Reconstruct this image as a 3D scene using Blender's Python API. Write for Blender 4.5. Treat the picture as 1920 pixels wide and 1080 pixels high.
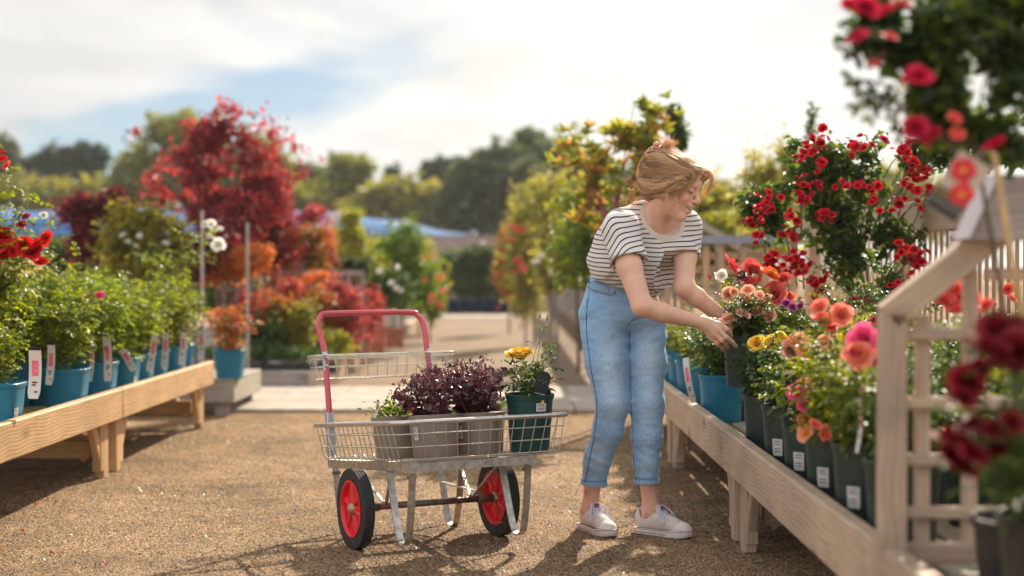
import bpy, bmesh, math, random, time
import numpy as np
from mathutils import Vector, Matrix, Quaternion
T0 = time.time()
PI = math.pi
R = math.radians
sc = bpy.context.scene
C = sc.collection
for o in list(bpy.data.objects):
    bpy.data.objects.remove(o, do_unlink=True)

# ---------------------------------------------------------------- camera
CAMH = 1.0; FPX = 2667.0; HOR = 510.0
cam = bpy.data.cameras.new('camera'); camo = bpy.data.objects.new('camera', cam); C.objects.link(camo)
cam.lens = 50.0; cam.sensor_width = 36.0; cam.clip_end = 3000; cam.clip_start = 0.05
camo.location = (0, 0, CAMH); camo.rotation_euler = (R(90) - math.atan((540 - HOR) / FPX), 0, 0)
cam.dof.use_dof = True; cam.dof.focus_distance = 5.12; cam.dof.aperture_fstop = 1.55; cam.dof.aperture_blades = 0
sc.camera = camo

# ---------------------------------------------------------------- light
SUN_EL = 36.0; SUN_AZ = 22.0          # azimuth measured from +Y towards +X: the sun is behind the scene, a little to the right
sun = bpy.data.lights.new('sun', 'SUN'); sun.energy = 4.2; sun.angle = R(0.6); sun.color = (1.0, 0.86, 0.68)
suno = bpy.data.objects.new('sun', sun); C.objects.link(suno)
sd = Vector((math.sin(R(SUN_AZ)) * math.cos(R(SUN_EL)), math.cos(R(SUN_AZ)) * math.cos(R(SUN_EL)), math.sin(R(SUN_EL))))
suno.rotation_euler = sd.to_track_quat('Z', 'Y').to_euler(); suno.location = (3, 10, 12)
sc.view_settings.view_transform = 'Standard'; sc.view_settings.look = 'None'
sc.view_settings.exposure = 1.02; sc.view_settings.gamma = 1.0; sc.view_settings.use_curve_mapping = False
sc.cycles.use_denoising = True
sc.cycles.max_bounces = 7; sc.cycles.diffuse_bounces = 3; sc.cycles.glossy_bounces = 2
sc.cycles.transmission_bounces = 4; sc.cycles.transparent_max_bounces = 4
sc.cycles.caustics_reflective = False; sc.cycles.caustics_refractive = False
sc.cycles.sample_clamp_indirect = 6.0

world = bpy.data.worlds.new('World'); sc.world = world; world.use_nodes = True
def NN(nt, typ, ins=None, **kw):
    n = nt.nodes.new(typ)
    for k, v in kw.items(): setattr(n, k, v)
    if ins:
        for k, v in ins.items():
            s = n.inputs[k]
            if isinstance(v, bpy.types.NodeSocket): nt.links.new(v, s)
            else: s.default_value = v
    return n
def math_(nt, op, a, b=None, c=None, clamp=False):
    n = nt.nodes.new('ShaderNodeMath'); n.operation = op; n.use_clamp = clamp
    for i, v in enumerate((a, b, c)):
        if v is None: continue
        if isinstance(v, bpy.types.NodeSocket): nt.links.new(v, n.inputs[i])
        else: n.inputs[i].default_value = v
    return n.outputs[0]
def ramp(nt, fac, stops, interp='LINEAR'):
    n = nt.nodes.new('ShaderNodeValToRGB'); n.color_ramp.interpolation = interp
    cr = n.color_ramp
    while len(cr.elements) < len(stops): cr.elements.new(0.5)
    for e, (p, c) in zip(cr.elements, stops):
        e.position = p; e.color = (c, c, c, 1) if isinstance(c, (int, float)) else (*c[:3], 1)
    if fac is not None: nt.links.new(fac, n.inputs[0])
    return n.outputs[0]
def mixc(nt, fac, a, b, blend='MIX'):
    n = nt.nodes.new('ShaderNodeMix'); n.data_type = 'RGBA'; n.blend_type = blend
    for s, v in ((n.inputs[0], fac), (n.inputs[6], a), (n.inputs[7], b)):
        if isinstance(v, bpy.types.NodeSocket): nt.links.new(v, s)
        elif isinstance(v, (int, float)): s.default_value = v
        else: s.default_value = (*v[:3], 1)
    return n.outputs[2]

def build_sky():
    nt = world.node_tree; nt.nodes.clear()
    out = NN(nt, 'ShaderNodeOutputWorld')
    sky = NN(nt, 'ShaderNodeTexSky'); sky.sky_type = 'NISHITA'; sky.sun_disc = False
    sky.air_density = 1.0; sky.dust_density = 0.1; sky.ozone_density = 4.0; sky.sun_elevation = R(SUN_EL); sky.sun_rotation = R(SUN_AZ)
    bg1 = NN(nt, 'ShaderNodeBackground', {'Color': sky.outputs[0], 'Strength': 0.044})
    tc = NN(nt, 'ShaderNodeTexCoord')
    d = tc.outputs['Generated']
    sp = NN(nt, 'ShaderNodeSeparateXYZ', {0: d})
    x, y, z = sp.outputs
    # cloud sheet: the direction carried up to a flat layer
    zz = math_(nt, 'ADD', math_(nt, 'ABSOLUTE', z), 0.16)
    cx = math_(nt, 'DIVIDE', x, zz); cy = math_(nt, 'DIVIDE', y, zz)
    cv = NN(nt, 'ShaderNodeCombineXYZ', {0: cx, 1: cy, 2: 0.0}).outputs[0]
    n1 = NN(nt, 'ShaderNodeTexNoise', {'Vector': cv, 'Scale': 0.9, 'Detail': 7.0, 'Roughness': 0.55, 'Distortion': 0.3}).outputs['Fac']
    n2 = NN(nt, 'ShaderNodeTexNoise', {'Vector': cv, 'Scale': 2.6, 'Detail': 5.0, 'Roughness': 0.5}).outputs['Fac']
    # a gap of blue low in the sky, over the maple
    yy = math_(nt, 'MAXIMUM', y, 0.05)
    gx = math_(nt, 'ADD', math_(nt, 'DIVIDE', x, yy), 0.238)
    gz = math_(nt, 'SUBTRACT', math_(nt, 'DIVIDE', z, yy), 0.096)
    a = R(17)
    e1 = math_(nt, 'ADD', math_(nt, 'MULTIPLY', gx, math.cos(a) / 0.180), math_(nt, 'MULTIPLY', gz, math.sin(a) / 0.180))
    e2 = math_(nt, 'ADD', math_(nt, 'MULTIPLY', gx, -math.sin(a) / 0.045), math_(nt, 'MULTIPLY', gz, math.cos(a) / 0.045))
    rr = math_(nt, 'ADD', math_(nt, 'MULTIPLY', e1, e1), math_(nt, 'MULTIPLY', e2, e2))
    rr = math_(nt, 'ADD', rr, math_(nt, 'MULTIPLY', math_(nt, 'SUBTRACT', n2, 0.5), 2.2))
    gap = ramp(nt, rr, [(0.30, 1.0), (1.35, 0.0)])
    cover = ramp(nt, n1, [(0.36, 0.0), (0.52, 1.0)])
    # the same broken cloud all round, thicker towards the horizon
    low = ramp(nt, z, [(0.10, 1.0), (0.55, 0.0)])
    cover = math_(nt, 'MAXIMUM', cover, low)
    cover = math_(nt, 'MULTIPLY', cover, math_(nt, 'SUBTRACT', 1.0, math_(nt, 'MULTIPLY', gap, 0.82)))
    # cloud brightness: brighter around the sun, dimmer in view, raised behind the camera as added fill
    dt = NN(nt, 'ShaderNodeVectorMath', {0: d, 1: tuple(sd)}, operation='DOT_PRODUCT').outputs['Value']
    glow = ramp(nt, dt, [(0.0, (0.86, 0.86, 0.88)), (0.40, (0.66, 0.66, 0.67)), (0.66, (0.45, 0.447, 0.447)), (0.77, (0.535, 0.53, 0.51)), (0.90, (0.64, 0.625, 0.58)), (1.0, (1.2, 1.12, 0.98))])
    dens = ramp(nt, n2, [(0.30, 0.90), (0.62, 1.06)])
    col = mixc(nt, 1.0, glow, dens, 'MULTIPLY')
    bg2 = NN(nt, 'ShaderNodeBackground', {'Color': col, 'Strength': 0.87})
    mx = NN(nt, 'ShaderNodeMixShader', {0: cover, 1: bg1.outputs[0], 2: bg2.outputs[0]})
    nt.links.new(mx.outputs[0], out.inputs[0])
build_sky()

# ---------------------------------------------------------------- helpers
def at(px, py, Y):
    return Vector(((px - 960) / FPX * Y, Y, CAMH - (py - HOR) / FPX * Y))
def gnd(px, py):
    Y = CAMH * FPX / (py - HOR); return Vector(((px - 960) / FPX * Y, Y, 0))
def tag(o, label=None, cat=None, group=None, kind=None):
    if label: o['label'] = label
    if cat: o['category'] = cat
    if group: o['group'] = group
    if kind: o['kind'] = kind
    return o
def empty(name, loc=(0, 0, 0), rz=0.0, label=None, cat=None, group=None, parent=None):
    o = bpy.data.objects.new(name, None); C.objects.link(o)
    o.location = loc; o.rotation_euler = (0, 0, rz); o.empty_display_size = 0.1
    if parent: o.parent = parent
    return tag(o, label, cat, group)
def link(name, me, mat=None, parent=None, loc=None, rot=None, scale=None):
    if mat is not None and len(me.materials) == 0: me.materials.append(mat)
    o = bpy.data.objects.new(name, me); C.objects.link(o)
    if parent: o.parent = parent
    if loc is not None: o.location = loc
    if rot is not None: o.rotation_euler = rot
    if scale is not None: o.scale = (scale,) * 3 if isinstance(scale, (int, float)) else scale
    return o
def copy_tree(o, parent=None):
    c = o.copy(); C.objects.link(c); c.parent = parent
    for ch in list(o.children): copy_tree(ch, c)
    return c
def npmesh(name, V, F4=None, F3=None, smooth=True, attr=None, cattr=None):
    """mesh from numpy arrays; attr = dict of per-vertex float arrays"""
    V = np.asarray(V, np.float32).reshape(-1, 3)
    n4 = 0 if F4 is None else len(F4); n3 = 0 if F3 is None else len(F3)
    me = bpy.data.meshes.new(name)
    me.vertices.add(len(V)); me.vertices.foreach_set('co', V.ravel())
    li = []
    if n4: li.append(np.asarray(F4, np.int32).ravel())
    if n3: li.append(np.asarray(F3, np.int32).ravel())
    li = np.concatenate(li) if li else np.zeros(0, np.int32)
    me.loops.add(len(li)); me.loops.foreach_set('vertex_index', li)
    me.polygons.add(n4 + n3)
    st = np.concatenate([np.arange(n4) * 4, n4 * 4 + np.arange(n3) * 3]).astype(np.int32)
    me.polygons.foreach_set('loop_start', st)
    if smooth: me.polygons.foreach_set('use_smooth', np.ones(n4 + n3, bool))
    me.update(calc_edges=True)
    for k, v in (attr or {}).items():
        a = me.attributes.new(k, 'FLOAT', 'POINT'); a.data.foreach_set('value', np.asarray(v, np.float32))
    for k, v in (cattr or {}).items():
        a = me.attributes.new(k, 'FLOAT_COLOR', 'POINT'); v = np.asarray(v, np.float32)
        if v.shape[1] == 3: v = np.c_[v, np.ones(len(v), np.float32)]
        a.data.foreach_set('color', v.ravel())
    return me

class MB:
    """collects simple shapes into one mesh"""
    def __init__(s): s.v = []; s.f = []; s.n = 0
    def add(s, V, F):
        s.v.extend([tuple(p) for p in V]); s.f.extend([tuple(i + s.n for i in f) for f in F]); s.n += len(V)
    def box(s, c, size, m=None):
        c = Vector(c); h = Vector(size) / 2
        V = [Vector((x * h.x, y * h.y, z * h.z)) for x in (-1, 1) for y in (-1, 1) for z in (-1, 1)]
        if m is not None: V = [m @ p for p in V]
        s.add([c + p for p in V], [(0, 1, 3, 2), (4, 6, 7, 5), (0, 4, 5, 1), (2, 3, 7, 6), (0, 2, 6, 4), (1, 5, 7, 3)])
    def tube(s, pts, r, n=8, caps=True, flat=None):
        """pts polyline; r radius or list; flat=(a,b) elliptical"""
        pts = [Vector(p) for p in pts]; k = len(pts)
        rs = r if isinstance(r, (list, tuple)) else [r] * k
        ref = None; V = []
        for i, p in enumerate(pts):
            t = (pts[min(i + 1, k - 1)] - pts[max(i - 1, 0)])
            if t.length < 1e-9: t = Vector((0, 0, 1))
            t.normalize()
            if ref is None:
                ref = Vector((0, 0, 1)) if abs(t.z) < 0.9 else Vector((1, 0, 0))
            a = ref - t * ref.dot(t)
            if a.length < 1e-6: a = t.orthogonal()
            a.normalize(); ref = a; b = t.cross(a)
            for j in range(n):
                w = 2 * PI * j / n
                V.append(p + (a * math.cos(w) + b * math.sin(w)) * rs[i])
        F = [(i * n + j, i * n + (j + 1) % n, (i + 1) * n + (j + 1) % n, (i + 1) * n + j) for i in range(k - 1) for j in range(n)]
        if caps: F += [tuple(range(n))[::-1], tuple((k - 1) * n + j for j in range(n))]
        s.add(V, F)
    def strap(s, pts, wdir, w, t):
        """flat strap of width w (along wdir) and thickness t following pts"""
        pts = [Vector(p) for p in pts]; k = len(pts); wd = Vector(wdir).normalized(); V = []
        for i, p in enumerate(pts):
            tt = (pts[min(i + 1, k - 1)] - pts[max(i - 1, 0)]).normalized()
            nn = tt.cross(wd).normalized()
            V += [p - wd * w / 2 - nn * t / 2, p + wd * w / 2 - nn * t / 2, p + wd * w / 2 + nn * t / 2, p - wd * w / 2 + nn * t / 2]
        F = [(i * 4 + j, i * 4 + (j + 1) % 4, (i + 1) * 4 + (j + 1) % 4, (i + 1) * 4 + j) for i in range(k - 1) for j in range(4)]
        F += [(3, 2, 1, 0), tuple((k - 1) * 4 + j for j in range(4))]
        s.add(V, F)
    def lathe(s, prof, n=24, c=(0, 0, 0), axis='Z', sq=0.0):
        """prof list of (r, z); sq>0 makes it a rounded square"""
        V = []; c = Vector(c)
        for r, z in prof:
            for j in range(n):
                w = 2 * PI * (j + 0.5) / n
                q = 1.0
                if sq > 0:
                    p = 2 + sq * 6; q = (abs(math.cos(w)) ** p + abs(math.sin(w)) ** p) ** (-1 / p)
                x, y = r * q * math.cos(w), r * q * math.sin(w)
                V.append(c + (Vector((x, y, z)) if axis == 'Z' else Vector((z, x, y))))
        k = len(prof)
        F = [(i * n + j, i * n + (j + 1) % n, (i + 1) * n + (j + 1) % n, (i + 1) * n + j) for i in range(k - 1) for j in range(n)]
        s.add(V, F)
    def grid(s, fn, nu, nv):
        V = [fn(i / nu, j / nv) for i in range(nu + 1) for j in range(nv + 1)]
        F = [(i * (nv + 1) + j, i * (nv + 1) + j + 1, (i + 1) * (nv + 1) + j + 1, (i + 1) * (nv + 1) + j) for i in range(nu) for j in range(nv)]
        s.add(V, F)
    def mesh(s, name, smooth=False, bevel=0.0, segs=1, uv=False):
        me = bpy.data.meshes.new(name); me.from_pydata([tuple(v) for v in s.v], [], s.f)
        if bevel > 0:
            bm = bmesh.new(); bm.from_mesh(me)
            bmesh.ops.recalc_face_normals(bm, faces=bm.faces)
            bmesh.ops.bevel(bm, geom=[e for e in bm.edges], offset=bevel, segments=segs, affect='EDGES', profile=0.6, clamp_overlap=True)
            bm.to_mesh(me); bm.free()
        if smooth:
            me.polygons.foreach_set('use_smooth', np.ones(len(me.polygons), bool))
        me.update()
        return me
    def build(s, name, mat, parent=None, smooth=False, bevel=0.0, loc=None, rot=None):
        return link(name, s.mesh(name, smooth, bevel), mat, parent, loc, rot)
def smooth_sharp(me, deg=40):
    me.polygons.foreach_set('use_smooth', np.ones(len(me.polygons), bool))
    try: me.set_sharp_from_angle(angle=R(deg))
    except Exception: pass
def curve_pts(ctrl, n=8, closed=False):
    """Catmull-Rom through control points"""
    P = [Vector(p) for p in ctrl]; out = []
    k = len(P)
    rng = range(k) if closed else range(k - 1)
    for i in rng:
        p0 = P[(i - 1) % k] if closed or i > 0 else P[0] * 2 - P[1]
        p1 = P[i]; p2 = P[(i + 1) % k]
        p3 = P[(i + 2) % k] if closed or i + 2 < k else P[-1] * 2 - P[-2]
        for j in range(n):
            t = j / n
            out.append(0.5 * ((2 * p1) + (p2 - p0) * t + (2 * p0 - 5 * p1 + 4 * p2 - p3) * t * t + (3 * p1 - p0 - 3 * p2 + p3) * t ** 3))
    if not closed: out.append(P[-1])
    return out
ORD = ['first', 'second', 'third', 'fourth', 'fifth', 'sixth', 'seventh', 'eighth', 'ninth', 'tenth', 'eleventh', 'twelfth', 'thirteenth', 'fourteenth', 'fifteenth', 'sixteenth', 'seventeenth', 'eighteenth', 'nineteenth', 'twentieth']

# ---------------------------------------------------------------- materials
def newmat(name):
    m = bpy.data.materials.new(name); m.use_nodes = True
    nt = m.node_tree; b = nt.nodes['Principled BSDF']
    return m, nt, b
def setc(b, c): b.inputs['Base Color'].default_value = (*c, 1)
def plain(name, c, rough=0.5, metal=0.0, var=0.0, scale=20, bump=0.0, spec=0.5, coat=0.0, subs=0.0):
    m, nt, b = newmat(name); setc(b, c)
    b.inputs['Roughness'].default_value = rough; b.inputs['Metallic'].default_value = metal
    b.inputs['Specular IOR Level'].default_value = spec
    if coat: b.inputs['Coat Weight'].default_value = coat
    if subs: b.inputs['Subsurface Weight'].default_value = subs; b.inputs['Subsurface Scale'].default_value = 0.02
    if var or bump:
        tc = NN(nt, 'ShaderNodeTexCoord')
        nz = NN(nt, 'ShaderNodeTexNoise', {'Vector': tc.outputs['Object'], 'Scale': scale, 'Detail': 5.0})
        if var:
            k = ramp(nt, nz.outputs['Fac'], [(0.3, 1 - var), (0.7, 1 + var)])
            nt.links.new(mixc(nt, 1.0, c, k, 'MULTIPLY'), b.inputs['Base Color'])
        if bump:
            bp = NN(nt, 'ShaderNodeBump', {'Height': nz.outputs['Fac'], 'Strength': bump, 'Distance': 0.01})
            nt.links.new(bp.outputs[0], b.inputs['Normal'])
    return m
def wood(name, c1, c2, knot=(0.10, 0.045, 0.018), rough=0.65, grain=1.0, grey=0.0, wear=0.0):
    """grain runs along the piece's own X axis"""
    m, nt, b = newmat(name)
    tc = NN(nt, 'ShaderNodeTexCoord'); oi = NN(nt, 'ShaderNodeObjectInfo')
    off = math_(nt, 'MULTIPLY', oi.outputs['Random'], 37.0)
    offv = NN(nt, 'ShaderNodeCombineXYZ', {0: off, 1: off, 2: off}).outputs[0]
    v = NN(nt, 'ShaderNodeVectorMath', {0: tc.outputs['Object'], 1: offv}, operation='ADD').outputs[0]
    mp = NN(nt, 'ShaderNodeMapping', {'Vector': v}); mp.inputs['Scale'].default_value = (0.9, 15.0, 15.0)
    warp = NN(nt, 'ShaderNodeTexNoise', {'Vector': v, 'Scale': 2.2, 'Detail': 2.0})
    wv = NN(nt, 'ShaderNodeVectorMath', {0: mp.outputs[0], 1: warp.outputs['Color']}, operation='ADD').outputs[0]
    n1 = NN(nt, 'ShaderNodeTexNoise', {'Vector': wv, 'Scale': 3.2 * grain, 'Detail': 6.0, 'Roughness': 0.6})
    wav = NN(nt, 'ShaderNodeTexWave', {'Vector': wv, 'Scale': 1.9 * grain, 'Distortion': 3.5, 'Detail': 3.0, 'Detail Scale': 1.2})
    wav.wave_type = 'RINGS'; wav.rings_direction = 'X'
    g = math_(nt, 'ADD', math_(nt, 'MULTIPLY', n1.outputs['Fac'], 0.70), math_(nt, 'MULTIPLY', wav.outputs['Fac'], 0.30))
    col = ramp(nt, g, [(0.25, c2), (0.55, c1), (0.85, tuple(min(1, k * 1.12) for k in c1))])
    mk = NN(nt, 'ShaderNodeMapping', {'Vector': v}); mk.inputs['Scale'].default_value = (2.6, 5.5, 5.5)
    vo = NN(nt, 'ShaderNodeTexVoronoi', {'Vector': mk.outputs[0], 'Scale': 1.0, 'Randomness': 1.0})
    kn = ramp(nt, vo.outputs['Distance'], [(0.03, 0.8), (0.09, 0.35), (0.19, 0.0)])
    gate = ramp(nt, NN(nt, 'ShaderNodeSeparateColor', {0: vo.outputs['Color']}).outputs[0], [(0.50, 0.0), (0.60, 1.0)])
    kn = math_(nt, 'MULTIPLY', kn, gate)
    col = mixc(nt, kn, col, knot)
    big = NN(nt, 'ShaderNodeTexNoise', {'Vector': v, 'Scale': 3.0, 'Detail': 4.0})
    k = ramp(nt, big.outputs['Fac'], [(0.3, 0.78), (0.7, 1.12)])
    col = mixc(nt, 1.0, col, k, 'MULTIPLY')
    sn = NN(nt, 'ShaderNodeTexNoise', {'Vector': v, 'Scale': 5.5, 'Detail': 7.0, 'Roughness': 0.7})
    col = mixc(nt, ramp(nt, sn.outputs['Fac'], [(0.52, 0.0), (0.72, 0.55)]), col, tuple(k * .55 for k in (c1[0] * .8, c1[1] * .95, c1[2] * 1.1)))
    hs = NN(nt, 'ShaderNodeHueSaturation', {'Color': col}); nt.links.new(math_(nt, 'ADD', 0.86, math_(nt, 'MULTIPLY', oi.outputs['Random'], 0.26)), hs.inputs['Value'])
    nt.links.new(hs.outputs[0], b.inputs['Base Color'])
    b.inputs['Roughness'].default_value = rough
    bp = NN(nt, 'ShaderNodeBump', {'Height': g, 'Strength': 0.35, 'Distance': 0.004})
    nt.links.new(bp.outputs[0], b.inputs['Normal'])
    return m
def leafmat(name, cols, trans=0.45, rough=0.42, spec=0.5, tcol=None):
    """cols: darker to lighter; every leaf has its own value in 'rnd'"""
    m, nt, b = newmat(name)
    a = NN(nt, 'ShaderNodeAttribute'); a.attribute_name = 'rnd'
    k = len(cols)
    col = ramp(nt, a.outputs['Fac'], [(i / max(1, k - 1), c) for i, c in enumerate(cols)])
    oi = NN(nt, 'ShaderNodeObjectInfo')
    hs = NN(nt, 'ShaderNodeHueSaturation', {'Color': col})
    nt.links.new(math_(nt, 'ADD', 0.488, math_(nt, 'MULTIPLY', oi.outputs['Random'], 0.024)), hs.inputs['Hue'])
    nt.links.new(math_(nt, 'ADD', 0.88, math_(nt, 'MULTIPLY', oi.outputs['Random'], 0.24)), hs.inputs['Value'])
    nt.links.new(hs.outputs[0], b.inputs['Base Color'])
    b.inputs['Roughness'].default_value = rough; b.inputs['Specular IOR Level'].default_value = spec
    tr = NN(nt, 'ShaderNodeBsdfTranslucent')
    tc = mixc(nt, 1.0, hs.outputs[0], tcol or (1.9, 1.75, 0.7), 'MULTIPLY')
    nt.links.new(tc, tr.inputs[0])
    mx = NN(nt, 'ShaderNodeMixShader', {0: trans, 1: b.outputs[0], 2: tr.outputs[0]})
    nt.links.new(mx.outputs[0], nt.nodes['Material Output'].inputs[0])
    return m
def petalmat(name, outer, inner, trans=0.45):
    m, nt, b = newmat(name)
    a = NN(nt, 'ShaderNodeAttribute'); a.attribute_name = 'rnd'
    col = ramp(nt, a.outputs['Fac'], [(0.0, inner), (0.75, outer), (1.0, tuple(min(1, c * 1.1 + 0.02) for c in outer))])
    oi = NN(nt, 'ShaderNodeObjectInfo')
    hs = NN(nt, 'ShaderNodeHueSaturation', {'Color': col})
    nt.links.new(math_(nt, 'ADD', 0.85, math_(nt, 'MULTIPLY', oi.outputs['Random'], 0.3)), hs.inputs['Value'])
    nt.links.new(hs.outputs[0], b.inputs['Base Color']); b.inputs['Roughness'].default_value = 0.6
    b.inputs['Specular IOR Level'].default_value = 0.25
    tr = NN(nt, 'ShaderNodeBsdfTranslucent'); nt.links.new(hs.outputs[0], tr.inputs[0])
    mx = NN(nt, 'ShaderNodeMixShader', {0: trans, 1: b.outputs[0], 2: tr.outputs[0]})
    nt.links.new(mx.outputs[0], nt.nodes['Material Output'].inputs[0])
    return m
M = {}
M['pine'] = wood('new_pine', (0.58, 0.365, 0.175), (0.44, 0.245, 0.105))
M['pine_pale'] = wood('pale_pine', (0.48, 0.355, 0.25), (0.37, 0.262, 0.18))
M['oldwood'] = wood('weathered_wood', (0.42, 0.38, 0.29), (0.24, 0.21, 0.15), knot=(0.1, 0.09, 0.06), rough=0.8)
M['greywood'] = wood('grey_wood', (0.36, 0.31, 0.28), (0.22, 0.18, 0.16), knot=(0.1, 0.08, 0.07), rough=0.8)
M['fencewood'] = wood('fence_wood', (0.46, 0.31, 0.25), (0.31, 0.21, 0.17), rough=0.8)
M['slatwood'] = wood('slat_wood', (0.50, 0.32, 0.19), (0.32, 0.19, 0.11), rough=0.7)
M['darkwood'] = wood('brown_wood', (0.22, 0.15, 0.10), (0.12, 0.08, 0.055), rough=0.7)
M['bluepot'] = plain('blue_plastic', (0.003, 0.160, 0.270), 0.40, var=0.12, scale=9)
M['greenpot'] = plain('dark_green_plastic', (0.007, 0.026, 0.023), 0.42, var=0.35, scale=12)
M['greenpot2'] = plain('bottle_green_plastic', (0.003, 0.050, 0.044), 0.40, var=0.15, scale=12)
M['taupepot'] = plain('taupe_plastic', (0.235, 0.185, 0.150), 0.5, var=0.12, scale=12)
M['blackpot'] = plain('black_plastic', (0.012, 0.013, 0.015), 0.45, var=0.2)
M['terracotta'] = plain('terracotta', (0.36, 0.13, 0.08), 0.8, var=0.2)
M['soil'] = plain('potting_soil', (0.035, 0.022, 0.014), 0.95, var=0.5, scale=90, bump=0.8)
M['label'] = plain('white_label', (0.60, 0.565, 0.53), 0.4)
M['labelpink'] = plain('pink_print', (0.75, 0.14, 0.20), 0.35, var=0.3, scale=70)
M['labeldark'] = plain('dark_print', (0.014, 0.015, 0.018), 0.5, spec=0.25)
M['cane'] = plain('bamboo_cane', (0.50, 0.32, 0.13), 0.5, var=0.2, scale=30)
M['stem'] = plain('green_stem', (0.10, 0.15, 0.03), 0.6, var=0.3, scale=40)
M['bark'] = plain('bark', (0.12, 0.085, 0.06), 0.85, var=0.4, scale=30, bump=0.5)
M['redstem'] = plain('red_stem', (0.32, 0.055, 0.07), 0.5, var=0.2, scale=30)
M['steel'] = plain('galvanised_steel', (0.52, 0.50, 0.46), 0.42, metal=0.85, var=0.30, scale=45, bump=0.05)
M['wire'] = plain('zinc_wire', (0.60, 0.56, 0.48), 0.38, metal=0.75, var=0.1, scale=60)
M['tyre'] = plain('black_rubber', (0.022, 0.022, 0.024), 0.75, var=0.3, scale=60, bump=0.2)
M['redplastic'] = plain('red_plastic', (0.70, 0.012, 0.022), 0.38, var=0.08)
M['redpaint'] = plain('red_powder_coat', (0.52, 0.045, 0.075), 0.27, coat=0.5, var=0.1, scale=8)
M['brass'] = plain('dull_brass', (0.42, 0.33, 0.2), 0.5, metal=0.8)
M['rust'] = plain('rusty_steel', (0.20, 0.10, 0.07), 0.7, metal=0.3, var=0.4)
M['axle'] = plain('dark_steel', (0.20, 0.17, 0.15), 0.45, metal=0.7, var=0.3, scale=30)
# ---------------------------------------------------------------- implicit surfaces -> one continuous mesh
class SDF:
    """list of primitives smoothly united; op 'u' unites, 's' subtracts"""
    def __init__(s): s.p = []
    def cone(s, a, b, ra, rb, k=0.02, op='u', fl=None):
        """round cone a->b; fl=(dir, factor): flattened along dir (distance stretched by 1/factor)"""
        s.p.append(('c', np.array(a, np.float32), np.array(b, np.float32), ra, rb, k, op, fl)); return s
    def ell(s, c, r, k=0.02, op='u', axes=None):
        """ellipsoid with radii r along axes rows (3x3)"""
        A = np.eye(3, dtype=np.float32) if axes is None else np.array(axes, np.float32)
        s.p.append(('e', np.array(c, np.float32), np.array(r, np.float32), A, None, k, op, None)); return s
    def chain(s, pts, rs, k=0.02, op='u'):
        for i in range(len(pts) - 1): s.cone(pts[i], pts[i + 1], rs[i], rs[i + 1], k, op)
        return s
    def prim(s, q, P):
        if q[0] == 'c':
            _, a, b, ra, rb, k, op, fl = q
            ba = b - a; L2 = float(ba @ ba) + 1e-12
            pa = P - a
            h = np.clip((pa @ ba) / L2, 0, 1)
            w = pa - h[:, None] * ba
            if fl is not None:
                dn = np.array(fl[0], np.float32); dn = dn / np.linalg.norm(dn)
                w = w + (w @ dn)[:, None] * dn * (1 / fl[1] - 1)
            return np.sqrt((w * w).sum(1)) - (ra + (rb - ra) * h)
        _, c, r, A, _, k, op, fl = q
        l = (P - c) @ A.T
        k0 = np.sqrt(((l / r) ** 2).sum(1)); k1 = np.sqrt(((l / (r * r)) ** 2).sum(1)) + 1e-9
        return k0 * (k0 - 1) / k1
    def ev(s, P, idx=None):
        d = np.full(len(P), 9.0, np.float32)
        for i in (range(len(s.p)) if idx is None else idx):
            q = s.p[i]; e = s.prim(q, P).astype(np.float32); k = q[5]
            if q[6] == 'u':
                h = np.clip(0.5 + 0.5 * (d - e) / k, 0, 1)
                d = d * (1 - h) + e * h - k * h * (1 - h)
            else:
                e = -e; h = np.clip(0.5 - 0.5 * (d - e) / k, 0, 1)
                d = d * (1 - h) + e * h + k * h * (1 - h)
        return d
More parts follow.
